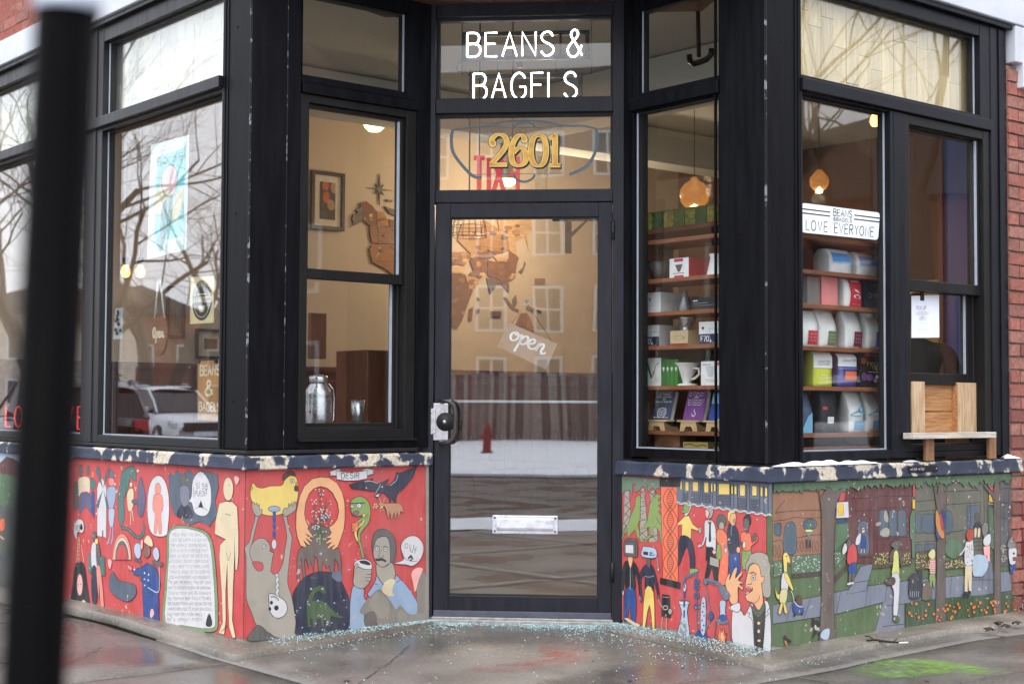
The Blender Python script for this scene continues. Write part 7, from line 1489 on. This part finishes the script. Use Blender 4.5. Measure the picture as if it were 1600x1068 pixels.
o = build(g, 'hanging_cloth', [plain('cloth_white', (206, 214, 208), .8), plain('cloth_red', (176, 36, 44), .7), plain('cloth_pink', (206, 130, 130), .7)], None, FRAME['WL']); o.modifiers.new('t', 'SOLIDIFY').thickness = .004
tag(o, 'red and white cloth hanging inside the far left window', 'cloth')
# ================================================================== pick-up hatch boards and the little ledge
m_pine = wood('raw_pine', (190, 142, 92), (146, 96, 58), .6, 'x', ring=7); m_pinev = wood('pale_pine', (196, 172, 140), (156, 126, 94), .6, 'z', ring=7)
ha = empty('pickup_boards', on_wall('WR', 6.66, .1, .93), label='raw pine boards closing the raised pick-up sash', cat='boards')
def hb(x0, y0, x1, y1, dep, th, mt, nm='board'):
    a = on('WR', x0, y1, dep); b_ = on('WR', x1, y0, dep); build(MB().box(a[0], b_[0], dep, dep+th, a[1], b_[1]), nm, mt, ha, FRAME['WR'], .0015)
hb(1425, 596, 1445, 682, .06, .03, m_pinev); hb(1445, 598, 1490, 642, .1, .02, m_pine); hb(1445, 643.5, 1490, 684, .1, .02, m_pine); hb(1498, 598, 1526, 682, .06, .03, m_pinev)
a = on('WR', 1487, 598, .1); b_ = on('WR', 1498, 682, .1); build(MB().box(a[0], b_[0], .065, .1, b_[1], a[1]), 'board', m_pine, ha, FRAME['WR'], .0015)
zt = on('WR', 1440, 676, -.07)[1]; l0 = on('WR', 1427, 680, -.07)[0]; l1 = on('WR', 1557, 680, -.07)[0]
lg = empty('pickup_ledge', on_wall('WR', (l0+l1)/2, -.05, .812), label='small weathered wooden ledge on legs below the pick-up window', cat='ledge')
m_weath = wood('weathered_pine', (206, 200, 190), (166, 156, 142), .75, 'x', ring=5)
build(MB().box(l0, l1, -.07, -.008, zt-.03, zt), 'top_board', m_weath, lg, FRAME['WR'], .002)
for x0, x1 in ((1446, 1459), (1545, 1556)):
    a = on('WR', x0, 700, -.02)[0]; b_ = on('WR', x1, 700, -.02)[0]; zb = .813
    build(MB().box(a-.01, b_-.01, -.03, -.012, zb, zt-.031), 'leg', wood('leg_pine', (150, 110, 78), (120, 86, 60), .7, 'z'), lg, FRAME['WR'], .0015)
# things deeper inside the pick-up window
SD = 10-RR_-.03
a0 = on('FR', 1416, 580, SD); a1 = on('FR', 1472, 436, SD)
yp = tag(build(MB().box(a0[0], a1[0], SD, SD+.02, a0[1], a1[1]), 'yellow_panel', plain('yellow_tile_paint', (190, 156, 60), .4, var=.06), None, FRAME['FR'], .004), 'yellow tiled panel behind the pick-up window', 'panel')
me_t = MB().box(0, .094, -.006, 0, 0, .094).mesh('tile', plain('yellow_tile_paint', (190, 156, 60)))
for i in range(int((a1[0]-a0[0])/.1)):
    for j in range(int((a1[1]-a0[1])/.1)): link('tile', me_t, yp, FRAME['FR'] @ T(a0[0]+.01+i*.1, SD, a0[1]+.01+j*.1))
a0 = on('FR', 1480, 588, SD); a1 = on('FR', 1575, 190, SD)
bp = tag(build(MB().box(a0[0], a1[0], SD-.02, SD+.02, a0[1], a1[1]), 'blue_panel', plain('deep_blue', (52, 80, 172), .45, var=.15, scale=4), None, FRAME['FR'], .004), 'deep blue panel behind the right half of the pick-up window', 'panel')
for x in (a0[0]-.04, a0[0]+.42): build(MB().box(x, x+.04, SD-.05, SD-.021, a0[1], a1[1]), 'batten', wood('red_batten', (110, 52, 36), (84, 40, 28)), bp, FRAME['FR'])
# person standing with their back to the pick-up window
pc = at(1432, 548, 8.75); base = Vector((pc.x, pc.y, 0))
def skin(name, joints, edges, mat, parent, M_, root=0, sub=2):
    me = bpy.data.meshes.new(name); me.from_pydata([j[0] for j in joints], edges, []); me.materials.append(mat); o = link(name, me, parent, M_)
    mo = o.modifiers.new('skin', 'SKIN'); mo.use_smooth_shade = True; 
    for i, j in enumerate(joints): me.skin_vertices[0].data[i].radius = (j[1], j[2] if len(j) > 2 else j[1]); me.skin_vertices[0].data[i].use_root = (i == root)
    s_ = o.modifiers.new('sub', 'SUBSURF'); s_.levels = sub; s_.render_levels = sub; return o
PM = T(*base) @ RZ(math.radians(-35)); pe = empty('person', PM, label='person in a dark top standing inside the pick-up window', cat='person')
m_skin = plain('skin_tone', (150, 104, 82), .5, var=.05); m_top = plain('dark_top', (40, 46, 44), .85, var=.1); m_trs = plain('dark_trousers', (44, 46, 58), .85); m_hair = plain('dark_hair', (34, 26, 22), .6, var=.2, scale=60)
J = [((0, 0, .95), .15, .11), ((0, 0, 1.15), .14, .1), ((0, 0, 1.36), .17, .1), ((0, 0, 1.5), .06), ((.19, 0, 1.42), .06), ((-.19, 0, 1.42), .06), ((.25, .02, 1.14), .048), ((-.25, .02, 1.14), .048), ((.2, .2, 1.02), .038), ((-.2, .2, 1.02), .038), ((.09, 0, .88), .09), ((-.09, 0, .88), .09), ((.1, .01, .5), .062), ((-.1, .01, .5), .062), ((.1, 0, .09), .042), ((-.1, 0, .09), .042), ((.1, .13, .04), .04), ((-.1, .13, .04), .04)]
ob_ = skin('body', J, [(0, 1), (1, 2), (2, 3), (2, 4), (2, 5), (4, 6), (5, 7), (6, 8), (7, 9), (0, 10), (0, 11), (10, 12), (11, 13), (12, 14), (13, 15), (14, 16), (15, 17)], m_top, pe, PM)
hd = MB()
for k in range(1): pass
n1, n2 = 18, 24; V = []
for i in range(n1+1):
    th = math.pi*i/n1
    for j in range(n2):
        ph = 2*math.pi*j/n2; x = .075*math.sin(th)*math.cos(ph); yy = .095*math.sin(th)*math.sin(ph); z = .115*math.cos(th)
        if z < -.03: x *= .82; yy = yy*.85+.008
        if abs(x) < .014 and yy > .06 and -.035 < z < .015: yy += .018
        V.append((x, yy, z+1.64))
hd.add(V, [(i*n2+j, (i+1)*n2+j, (i+1)*n2+(j+1) % n2, i*n2+(j+1) % n2) for i in range(n1) for j in range(n2)], smooth=True)
for sg in (-1, 1): hd.lathe([(0, -.02), (.012, -.012), (.014, 0), (.012, .018), (0, .024)], 8, (sg*.078, -.005, 1.64))
hd.tube([(0, -.01, 1.46), (0, 0, 1.56)], .052, 12)
build(hd, 'head', m_skin, pe, PM)
hv = MB().add([(v[0]*1.07, v[1]*1.06-.006, (v[2]-1.64)*1.06+1.645) for v in V], [f_ for f_ in [(i*n2+j, (i+1)*n2+j, (i+1)*n2+(j+1) % n2, i*n2+(j+1) % n2) for i in range(n1) for j in range(n2)] if (V[f_[0]][1] < .035 and V[f_[0]][2] > 1.59) or V[f_[0]][2] > 1.70], smooth=True); build(hv, 'hair', m_hair, pe, PM)
for sg in (-1, 1):
    J = [((sg*.2, .2, 1.02), .034, .02), ((sg*.195, .26, 1.01), .04, .016), ((sg*.19, .3, 1.005), .036, .014)]; E_ = [(0, 1), (1, 2)]
    for f_, (dx, ln) in enumerate(((-.028, .062), (-.01, .07), (.01, .066), (.027, .052))): b0 = len(J); J += [((sg*.19+dx, .33, 1.0), .009), ((sg*.19+dx, .33+ln*.5, .985), .008), ((sg*.19+dx, .33+ln*.8, .955), .007)]; E_ += [(2, b0), (b0, b0+1), (b0+1, b0+2)]
    b0 = len(J); J += [((sg*.155, .27, 1.0), .011), ((sg*.135, .31, .99), .009)]; E_ += [(1, b0), (b0, b0+1)]
    skin('hand', J, E_, m_skin, pe, PM, 0, 1)
# ================================================================== small things outside
p0 = at(106, 1, .8); p1 = at(52, 1068, .8); dv = (p0-p1)/(p0.z-p1.z); foot = p1+dv*(-.12-p1.z)
po = empty('metal_post', T(*foot), label='leaning black metal post, out of focus in the left foreground', cat='post')
PMx = T(*foot); top = p0-foot
m_pole = plain('black_pole_paint', (5, 5, 6), .5, var=.2, scale=15, spec=.03)
build(MB().tube([(0, 0, 0), tuple(top*.5), tuple(top)], .0175, 32), 'tube', m_pole, po, PMx)
build(MB().lathe([(.018, -.006), (.0187, -.005), (.0187, 0), (.014, .004), (.008, .007), (0, .008)], 32), 'cap', plain('galvanised_cap', (178, 186, 200), .4, metal=.4), po, PMx @ T(*top))
build(MB().lathe([(.05, 0), (.05, .008), (.022, .012), (.0168, .03)], 28), 'base_flange', m_pole, po, PMx)
# snow left on the right sill
def snow(name, pl, s0, s1, y0, y1, z, h, lab, seed):
    n, m2 = max(14, int((s1-s0)/.012)), 8; V = []
    for i in range(n+1):
        u = i/n; s_ = s0+(s1-s0)*u; en = min(1, 6*min(u, 1-u)*(.6+.4*abs(noise.noise((s_*9, seed, 1)))))**.6; hh = h*en*(.65+.6*noise.noise((s_*11, seed, 0)))
        for j in range(m2+1):
            v = j/m2; yy = y0+(y1-y0)*v+.008*noise.noise((s_*17, seed, 7))*(1-v); V.append((s_, yy, z-.002+max(0, hh)*math.sin(min(1, v*1.25)*math.pi*.62)**.7+.001*noise.noise((s_*60, v*9, seed))))
    o = build(MB().add(V, [(i*(m2+1)+j, (i+1)*(m2+1)+j, (i+1)*(m2+1)+j+1, i*(m2+1)+j+1) for i in range(n) for j in range(m2)], smooth=True), name, m_snow, None, FRAME[pl])
    return tag(o, lab, 'snow', 'snow on the sill')
snow('snow_strip', 'WR', 5.27, 6.06, -.03, .0, .812, .026, 'long strip of snow on the right sill beside the corner', 3)
snow('snow_patch', 'WR', 7.19, 7.335, -.028, .01, .813, .024, 'small snow lump at the right end of the sill', 5)
snow('snow_patch', 'WR', 6.27, 6.40, -.026, -.008, .813, .008, 'thin snow remnant on the sill above the black plate', 8)
# shattered safety glass swept against the walls
def rl_wall(pl, s_, out): M_ = (DOORF if pl == 'DO' else FRAME[pl]) @ Vector((s_, -out, 0)); v = Vector((M_.x, M_.y)); return v.dot(dR), v.dot(dL)
r_ = random.Random(12); pts = []
def apz(R, Lc, pl, out):
    g = gz(R, Lc); e = .14 if pl == 'FL' else .2
    gi = min(-.022, g+.042); return g if out > e else gi+(g+.027-gi)*out/e
for i in range(1800):                                  # right of the door
    u = r_.random(); s_ = -5.45+(r_.random()**1.35)*1.02; out = abs(r_.gauss(.08, .07)) if r_.random() < .88 else r_.uniform(.1, .45)
    R, Lc = rl_wall('FR', s_, out); pts.append((R, Lc, apz(R, Lc, 'FR', out)))
for i in range(1200):                                  # left of the door
    s_ = 4.52-(r_.random()**1.5)*.95; out = abs(r_.gauss(.07, .05)) if r_.random() < .9 else r_.uniform(.1, .35)
    R, Lc = rl_wall('FL', s_, out); pts.append((R, Lc, apz(R, Lc, 'FL', out)))
for i in range(2200):                                  # before the threshold
    s_ = r_.uniform(-.04, .96); out = .04+abs(r_.gauss(0, .05+.05*max(0, s_-.35)+.03*max(0, .2-s_)))
    if .2 < s_ < .45 and r_.random() < .6: continue
    R, Lc = rl_wall('DO', s_, out); pts.append((R, Lc, gz(R, Lc)))
for i in range(240):                                   # strewn over the slab
    R, Lc = 3.3+r_.random()*2.2, 4.1+r_.random()*2.0
    if R > 5.1 and Lc > 4.3: continue
    pts.append((R, Lc, gz(R, Lc)))
for i in range(160):
    s_ = 5.25+(r_.random()**2)*2.2; R, Lc = rl_wall('WR', s_, abs(r_.gauss(.12, .07))); pts.append((R, Lc, gz(R, Lc)+.012))
V = []; Fc = []; mi = []
for R, Lc, z in pts:
    if R > RR_-.01 and Lc > LR_-.01 and Lc < 5.35: continue
    a = r_.uniform(.0011, .0027); b0 = len(V); rot = Matrix.Rotation(r_.uniform(0, 6.3), 3, (r_.random()-.5, r_.random()-.5, 1)); ah = a*r_.uniform(.5, .9)
    for x, y, zz in ((-1, -1, -1), (1, -1, -1), (1, 1, -1), (-1, 1, -1), (-.8, -.9, 1), (.9, -.7, 1), (.7, .9, 1), (-.9, .8, 1)):
        q = rot @ Vector((x*a, y*a*r_.uniform(.7, 1), zz*ah)); V.append((R+q.x, Lc+q.y, z+.007+ah+q.z))
    for f_ in ((0, 3, 2, 1), (4, 5, 6, 7), (0, 1, 5, 4), (1, 2, 6, 5), (2, 3, 7, 6), (3, 0, 4, 7)): Fc.append(tuple(b0+k for k in f_)); mi.append(len(V) // 8 % 3)
g = MB().add(V, Fc); g.m = mi
o = build(g, 'broken_glass', [plain('shard_teal', (138, 190, 193), .12, var=.2, scale=90, spec=.8), plain('shard_pale', (184, 206, 208), .12, var=.1, spec=.8), plain('shard_grey', (128, 142, 144), .12, var=.2, spec=.8)], None, PLAN)
tag(o, 'shattered pale teal safety glass strewn along the walls and threshold', 'broken glass', None, 'stuff')
# twig, leaves and litter by the right wall
def gp3(px, py, lift=.0): R, Lc = gpt(px, py); return Vector((R, Lc, gz(R, Lc)+lift))
g = MB(); g.tube([gp3(*p_, .03) for p_ in ((1354, 1016), (1368, 1015), (1384, 1017), (1402, 1018), (1412, 1017))], [.004, .006, .006, .005, .003], 6); g.tube([gp3(1366, 1015, .03), gp3(1358, 1012, .036), gp3(1352, 1011, .034)], .003, 5); g.tube([gp3(1392, 1018, .03), gp3(1402, 1015, .034)], .0025, 5)
tag(build(g, 'twig', plain('dark_bark', (38, 30, 26), .8), None, PLAN), 'short dark twig lying at the foot of the right mural', 'twig')
tag(build(MB().tube([gp3(1405, 1018.5, .03), gp3(1419, 1018, .03)], .004, 8), 'cigarette_end', plain('paper_white', (226, 224, 220)), None, PLAN), 'white cigarette end beside the dark twig', 'litter')
for i, (x, y, lab) in enumerate(((1546, 997, 'dark curled leaf on the pavement near the brick pier'), (1572, 990, 'dead brown leaf left of the wall end'), (1588, 984, 'crumpled leaf litter against the brick pier'), (1560, 985, 'small brown leaf close to the tulip mural'))):
    c = gp3(x, y, .028); a = rnd.uniform(0, 6); V = [(c.x+.03*math.cos(a+t_)*(1 if k % 2 else .6), c.y+.03*math.sin(a+t_)*(1 if k % 2 else .6), c.z+.008*math.sin(3*t_)) for k, t_ in enumerate([q*math.pi/5 for q in range(10)])]+[tuple(c+Vector((0, 0, .012)))]
    o = build(MB().add(V, [(10, q, (q+1) % 10) for q in range(10)]), 'fallen_leaf', plain('dead_leaf', (58, 44, 34), .8, var=.3), None, PLAN); o.modifiers.new('t', 'SOLIDIFY').thickness = .002; tag(o, lab, 'leaf', 'fallen leaves')
# ================================================================== the street behind the viewer (seen in the panes)
def sheet(name, pts, z, mat, M_=I4): return tag(build(MB().prism(pts, z-.05, z), name, mat, None, M_), kind='structure')
sheet('snow_field', [(-130, -120), (130, -120), (130, -11.2), (-130, -11.2)], -.14, m_snow)
sheet('road', [(-120, -11), (120, -11), (120, -1.9), (-120, -1.9)], -.2, m_asph)
sheet('road', [(-11, -2), (-2.3, -2), (-2.3, 110), (-11, 110)], -.192, m_asph, PLAN)
sheet('road', [(-2, -10), (110, -10), (110, -1.7), (-2, -1.7)], -.184, m_asph, PLAN)
sheet('snow_bank', [(-40, -40), (-11.3, -40), (-11.3, 110), (-40, 110)], -.13, m_snow, PLAN)
sheet('snow_bank', [(-20, -34), (110, -34), (110, -10.3), (-20, -10.3)], -.12, m_snow, PLAN)
c = (dR*4.86+dL*5.75); bis = Vector((dR.x+dL.x, dR.y+dL.y)).normalized(); sd_ = Vector((bis.y, -bis.x))
V = []; n = 40
for i in range(n+1):
    u = -2.6+5.2*i/n; jn = .25*noise.noise((u*1.7, 3, 0)); 
    for j in range(6):
        v = 6.0+jn+(1.15+.3*noise.noise((u, 8, 1)))*j/5; q = c-bis*v+sd_*u; V.append((q.x, q.y, gz(q.dot(dR), q.dot(dL))+.004+.06*math.sin(j/5*math.pi)**.8))
tag(build(MB().add(V, [(i*6+j, (i+1)*6+j, (i+1)*6+j+1, i*6+j+1) for i in range(n) for j in range(5)], smooth=True), 'snow_patch', m_snow), 'ridge of old snow along the parkway opposite the door', 'snow')
# wooden fence, hydrant, house
fc = mirrored('DO', 800, 690, 52); fy = fc.y
fe = empty('board_fence', T(fc.x, fy, 0), label='tall weathered board fence across the street, mirrored in the door', cat='fence')
me_p = [MB().box(-.07, .07, -.012, .012, -.2, 2.25+d_).mesh('picket', plain('fence_grey_%d' % k, c_, .9, var=.2, scale=6)) for k, (d_, c_) in enumerate(((0, (120, 112, 106)), (.05, (136, 126, 118)), (-.06, (104, 92, 88)), (.02, (150, 142, 134))))]
for i in range(150): link('picket', me_p[rnd.randrange(4)], fe, T(fc.x-11+i*.155, fy+rnd.uniform(-.01, .01), 0))
for z in (.4, 1.7): build(MB().box(fc.x-11, fc.x+12.5, fy-.06, fy-.014, z, z+.1), 'rail', plain('fence_grey_2', (104, 92, 88)), fe)
hy = mirrored('DO', 762, 700, 38); hm = T(hy.x, hy.y, -.13); hr = empty('fire_hydrant', hm, label='red fire hydrant in the snow across the street, mirrored in the door', cat='hydrant'); m_hy = plain('hydrant_red', (128, 40, 40), .4)
build(MB().lathe([(.17, 0), (.17, .04), (.11, .06), (.1, .5), (.13, .52), (.13, .55), (.11, .58), (.08, .68), (.03, .72), (.03, .76), (0, .77)], 20), 'barrel', m_hy, hr, hm); build(MB().tube([(-.2, 0, .42), (.2, 0, .42)], .05, 12).tube([(0, -.18, .36), (0, 0, .36)], .06, 12), 'nozzles', m_hy, hr, hm)
hc = mirrored('DO', 850, 480, 60); ho = empty('brick_house', T(hc.x, hc.y, -.1), label='tan brick house with white sash windows across the street, mirrored in the door', cat='house'); HM = T(hc.x, hc.y, -.1)
build(MB().box(-9, 9, -8, 0, 0, 14.4), 'wall', plain('tan_brick', (172, 140, 112), .9, var=.15, scale=3), ho, HM); build(MB().prism([(-9.4, 14.4), (9.4, 14.4), (9.4, 15), (-9.4, 15)], -8.3, .3, 'y'), 'roof', plain('roof_grey', (84, 80, 80), .9), ho, HM)
for x in (-7, -4.6, -2.2, .2, 2.6, 5, 7.2):
    for z in (1.3, 4.2, 7.3, 10.5):
        g = MB(); g.box(x-.62, x+.62, 0, .08, z, z+.1); g.box(x-.62, x+.62, 0, .08, z+1.8, z+1.92); g.box(x-.62, x-.5, 0, .078, z+.1, z+1.8); g.box(x+.5, x+.62, 0, .078, z+.1, z+1.8); g.box(x-.5, x+.5, 0, .06, z+.92, z+1.0); g.box(x-.04, x+.04, 0, .058, z+.1, z+1.8)
        wn = build(g, 'window', plain('house_white', (190, 190, 188), .6), ho, HM); build(MB().box(x-.5, x+.5, .005, .02, z+.1, z+1.8), 'pane', plain('house_glass', (58, 64, 72), .1), wn, HM)
# row houses far along the left and right streets
for i, (pl, px, dist, c_, w_, h, lab) in enumerate((('FL', 552, 36, (112, 78, 66), 11, 12, 'tall brown brick building across the right street, mirrored beside the door'), ('FR', 1060, 40, (120, 104, 92), 10, 11, 'tall grey-brown building across the left street, mirrored in the brewing gear window'), ('WL', 300, 120, (150, 118, 98), 13, 7, 'brown brick house far along the left street, mirrored in the left window'), ('WL', 190, 110, (122, 88, 76), 12, 8, 'dark brick house far along the left street, mirrored in the left window'), ('WL', 60, 95, (168, 158, 144), 12, 7, 'pale house far along the left street, mirrored in the far left window'), ('WR', 1290, 46, (150, 128, 108), 16, 8.0, 'pale house across the right street, mirrored in the shelf window'), ('WR', 1450, 44, (118, 78, 66), 16, 7.6, 'red brick house across the right street, mirrored in the pick-up window'))):  # first two buildings are added to darken the pane reflections
    q = mirrored(pl, px, 640, dist); to = Vector((-q.x, -q.y)).normalized(); M_ = T(q.x, q.y, -.15) @ RZ(math.atan2(to.y, to.x)-math.pi/2); r0 = empty('street_house', M_, label=lab, cat='house', group='houses along the streets')
    build(MB().box(-w_/2, w_/2, -8, 0, 0, h), 'wall', plain('house_%d' % i, c_, .9, var=.2, scale=3), r0, M_); build(MB().prism([(-w_/2-.4, h), (w_/2+.4, h), (w_*.1, h+2.2)], -8.3, .3, 'y'), 'roof', plain('roof_grey', (84, 80, 80)), r0, M_)
    for k in range(4):
        for z in (1.1, 4.0):
            x = -w_/2+w_*(k+.5)/4; wn = build(MB().box(x-.6, x+.6, 0, .06, z, z+1.7), 'window', plain('house_white', (190, 190, 188)), r0, M_); build(MB().box(x-.48, x+.48, .062, .07, z+.12, z+1.58), 'pane', plain('house_glass', (58, 64, 72)), wn, M_)
# ------------------------------------------------------------------ parked cars
def car(name, lab, pl, px, py, dist, heading, paint_c):
    q = mirrored(pl, px, py, dist); M0 = FRAME[pl]; v = Vector((M0[0][1], M0[1][1])); rv = ray(px, py); rv = Vector((rv.x, rv.y)).normalized(); rt = Vector((rv.y, -rv.x))
    fv = (-rv*heading[0]+rt*heading[1]).normalized(); fwd = fv-2*fv.dot(v)*v; M_ = T(q.x, q.y, -.17) @ RZ(math.atan2(fwd.y, fwd.x))
    root = empty(name, M_, label=lab, cat='car', group='parked cars'); mp_ = plain('car_paint_%d_%d_%d' % paint_c, paint_c, .2, var=.03, coat=.6); mg = plain('car_glass', (26, 30, 34), .05); mb_ = plain('car_black', (24, 24, 26), .5); mc = plain('chrome', (190, 194, 200), .15, metal=.9)
    # stations from tail to nose: x, half width low, half width belt, z floor, z belt, z roof-line (body loft)
    st = [(-2.36, .78, .74, .42, .86, .9), (-2.28, .86, .84, .36, 1.0, 1.02), (-1.6, .92, .9, .34, 1.06, 1.08), (-.4, .93, .92, .3, 1.04, 1.05), (.75, .93, .91, .3, 1.03, 1.05), (1.25, .92, .88, .32, 1.0, 1.03), (1.9, .9, .82, .36, .9, .96), (2.25, .82, .72, .36, .78, .84), (2.38, .66, .6, .4, .68, .72)]
    V = []
    for x, wl_, wb, zf_, zb, zr in st: V += [(x, -wl_*.94, zf_), (x, -wl_, zf_+.18), (x, -wb*1.01, zb-.12), (x, -wb*.94, zb), (x, -wb*.5, zr), (x, wb*.5, zr), (x, wb*.94, zb), (x, wb*1.01, zb-.12), (x, wl_, zf_+.18), (x, wl_*.94, zf_)]
    Fc = [(i*10+k, i*10+k+1, (i+1)*10+k+1, (i+1)*10+k) for i in range(len(st)-1) for k in range(9)]+[tuple(range(10)), tuple((len(st)-1)*10+k for k in range(10))[::-1]]
    build(MB().add(V, [f_[::-1] for f_ in Fc], smooth=True), 'body', mp_, root, M_)
    gh = [(-2.2, .84, 1.0, .70, 1.42), (-1.75, .86, 1.05, .70, 1.62), (-.5, .87, 1.04, .72, 1.68), (.3, .87, 1.04, .68, 1.62), (1.18, .84, 1.03, .6, 1.06)]
    V = []
    for x, wb, zb, wr, zr in gh: V += [(x, -wb, zb), (x, -wr, zr), (x, wr, zr), (x, wb, zb)]
    V[-3] = (1.18, -.6, 1.06)
    build(MB().add(V, [(i*4+k, (i+1)*4+k, (i+1)*4+k+1, i*4+k+1) for i in range(4) for k in range(3)]+[(0, 1, 2, 3)]), 'cabin_glass', mg, root, M_)
    g = MB(); V = []
    for x, w_, z in ((-2.22, .68, 1.5), (-1.8, .71, 1.64), (-.9, .73, 1.69), (-.1, .71, 1.68), (.36, .66, 1.62)): V += [(x, -w_, z-.03), (x, -w_*.7, z+.02), (x, 0, z+.04), (x, w_*.7, z+.02), (x, w_, z-.03)]
    g.add(V, [(i*5+k, (i+1)*5+k, (i+1)*5+k+1, i*5+k+1) for i in range(4) for k in range(4)], smooth=True)
    for sg in (-1, 1):
        g.tube([(.3, sg*.68, 1.63), (.8, sg*.75, 1.34), (1.2, sg*.82, 1.05)], .028, 8); g.tube([(-.55, sg*.72, 1.66), (-.6, sg*.87, 1.03)], .022, 6); g.tube([(-1.75, sg*.7, 1.63), (-2.0, sg*.78, 1.3), (-2.2, sg*.83, 1.0)], .06, 8); g.tube([(-1.6, sg*.6, 1.74), (.1, sg*.6, 1.74)], .02, 6)
    build(g, 'roof', mp_, root, M_, .02)
    for sg in (-1, 1): build(MB().box(.62, .8, sg*.98-.1, sg*.98+.1, 1.05, 1.19), 'wing_mirror', mp_, root, M_, .03)
    build(MB().box(2.3, 2.4, -.52, .52, .55, .78), 'grille', mb_, root, M_, .02); build(MB().box(2.36, 2.42, -.26, .26, .42, .53), 'number_plate', plain('plate_white', (210, 216, 224)), root, M_); build(MB().box(2.28, 2.41, -.75, .75, .34, .42), 'bumper', mb_, root, M_, .03)
    for sg in (-1, 1):
        build(MB().prism([(1.95, .74), (2.3, .66), (2.3, .78), (2.0, .86)], sg*.72-.1, sg*.72+.1, 'y'), 'headlight', plain('headlamp', (206, 214, 222), .1), root, M_, .02); build(MB().box(-2.36, -2.22, sg*.7-.12, sg*.7+.12, .8, 1.0), 'tail_light', plain('tail_red', (150, 20, 24), .2), root, M_, .02)
        for x in (-1.42, 1.45):
            wh = build(MB().lathe([(.24, -.11), (.34, -.1), (.37, -.06), (.37, .06), (.34, .1), (.24, .11)], 26), 'wheel', mb_, root, M_ @ T(x, sg*.84, .37) @ RX(math.pi/2)); build(MB().lathe([(0, .1), (.05, .11), (.07, .08), (.2, .09), (.24, .1), (.245, .08)], 20), 'rim', mc, wh, M_ @ T(x, sg*.84, .37) @ RX(-sg*math.pi/2))
    return root
car('parked_car', 'white sport utility car parked along the left street, mirrored in the left window', 'WL', 255, 655, 40, (.93, .38), (226, 230, 238))
car('parked_car', 'dark grey car parked beside the white one, mirrored in the left window', 'WL', 84, 655, 26, (-.96, -.25), (58, 62, 66))
car('parked_car', 'white car parked along the right street, mirrored in the shelf window', 'WR', 1300, 660, 24, (.3, -.9), (222, 228, 236))
# ------------------------------------------------------------------ bare winter trees
m_bark = plain('winter_bark', (74, 66, 60), .9, var=.3, scale=8)
def bare_tree(seed, height=13):
    r_ = random.Random(seed); tr, br = MB(), MB()
    def grow(p_, d_, ln, rad, lev, mb):
        n = 5 if lev < 3 else 4; pts = [p_.copy()]; rr = [rad]; d = d_.copy()
        for i in range(n):
            d = (d+Vector((r_.gauss(0, .13), r_.gauss(0, .13), r_.gauss(.05, .08)))).normalized(); pts.append(pts[-1]+d*ln/n); rr.append(rad*(1-.45*(i+1)/n))
        mb.tube(pts, rr, 7 if lev < 2 else 5 if lev < 4 else 3, cap=False)
        if lev >= 5: return
        k = (3, 4, 4, 4, 4)[lev]
        for c_ in range(k):
            t_ = .35+.65*(c_+1)/k if lev else .55+.45*(c_+1)/k; i = min(n-1, int(t_*n)); b0 = pts[i].lerp(pts[i+1], t_*n-i)if i < n else pts[-1]
            az = r_.uniform(0, 6.28); sp = r_.uniform(.4, .85); side = d.orthogonal().normalized(); side.rotate(Matrix.Rotation(az, 3, d)); nd = (d*math.cos(sp)+side*math.sin(sp)).normalized()
            grow(b0, nd, ln*r_.uniform(.6, .78), rr[min(i+1, n)]*r_.uniform(.42, .62), lev+1, br)
    grow(Vector((0, 0, -.2)), Vector((0, 0, 1)), height*.34, height*.021, 0, tr)
    return tr.mesh('trunk', m_bark), br.mesh('crown', m_bark)
TM = [bare_tree(3), bare_tree(11), bare_tree(23)]
for i, (pl, px, dist, k, sc, lab) in enumerate((('WL', 184, 33, 0, 1.2, 'nearest bare tree on the left street, mirrored left of the poster'), ('WL', 296, 58, 1, 1.2, 'bare tree on the left street, mirrored behind the poster'), ('WL', 347, 52, 2, 1.3, 'bare tree farther along the left street, mirrored beside the corner post'), ('WL', 130, 30, 2, .9, 'bare tree mirrored near the foreground post'), ('WL', 20, 24, 1, 1.0, 'bare tree mirrored in the far left window'), ('WL', 250, 52, 0, 1.1, 'farthest bare tree on the left street'), ('WL', 225, 54, 1, 1.2, 'bare tree far down the left street'), ('WL', 60, 34, 0, 1.0, 'bare tree mirrored behind the foreground post'),
        ('WR', 1258, 17, 1, 1.0, 'bare tree across the right street, mirrored over the shelf window'), ('WR', 1395, 21, 0, 1.0, 'bare tree across the right street, mirrored in the middle of the wide upper pane'), ('WR', 1490, 18, 2, 1.0, 'bare tree across the right street, mirrored at the right of the wide upper pane'))):
    q = mirrored(pl, px, 640, dist); M_ = T(q.x, q.y, -.15) @ RZ(i*1.9+.4) @ Matrix.Scale(sc, 4); r0 = empty('bare_tree', M_, label=lab, cat='tree', group='bare street trees')
    link('trunk', TM[k][0], r0, M_); link('crown', TM[k][1], r0, M_)
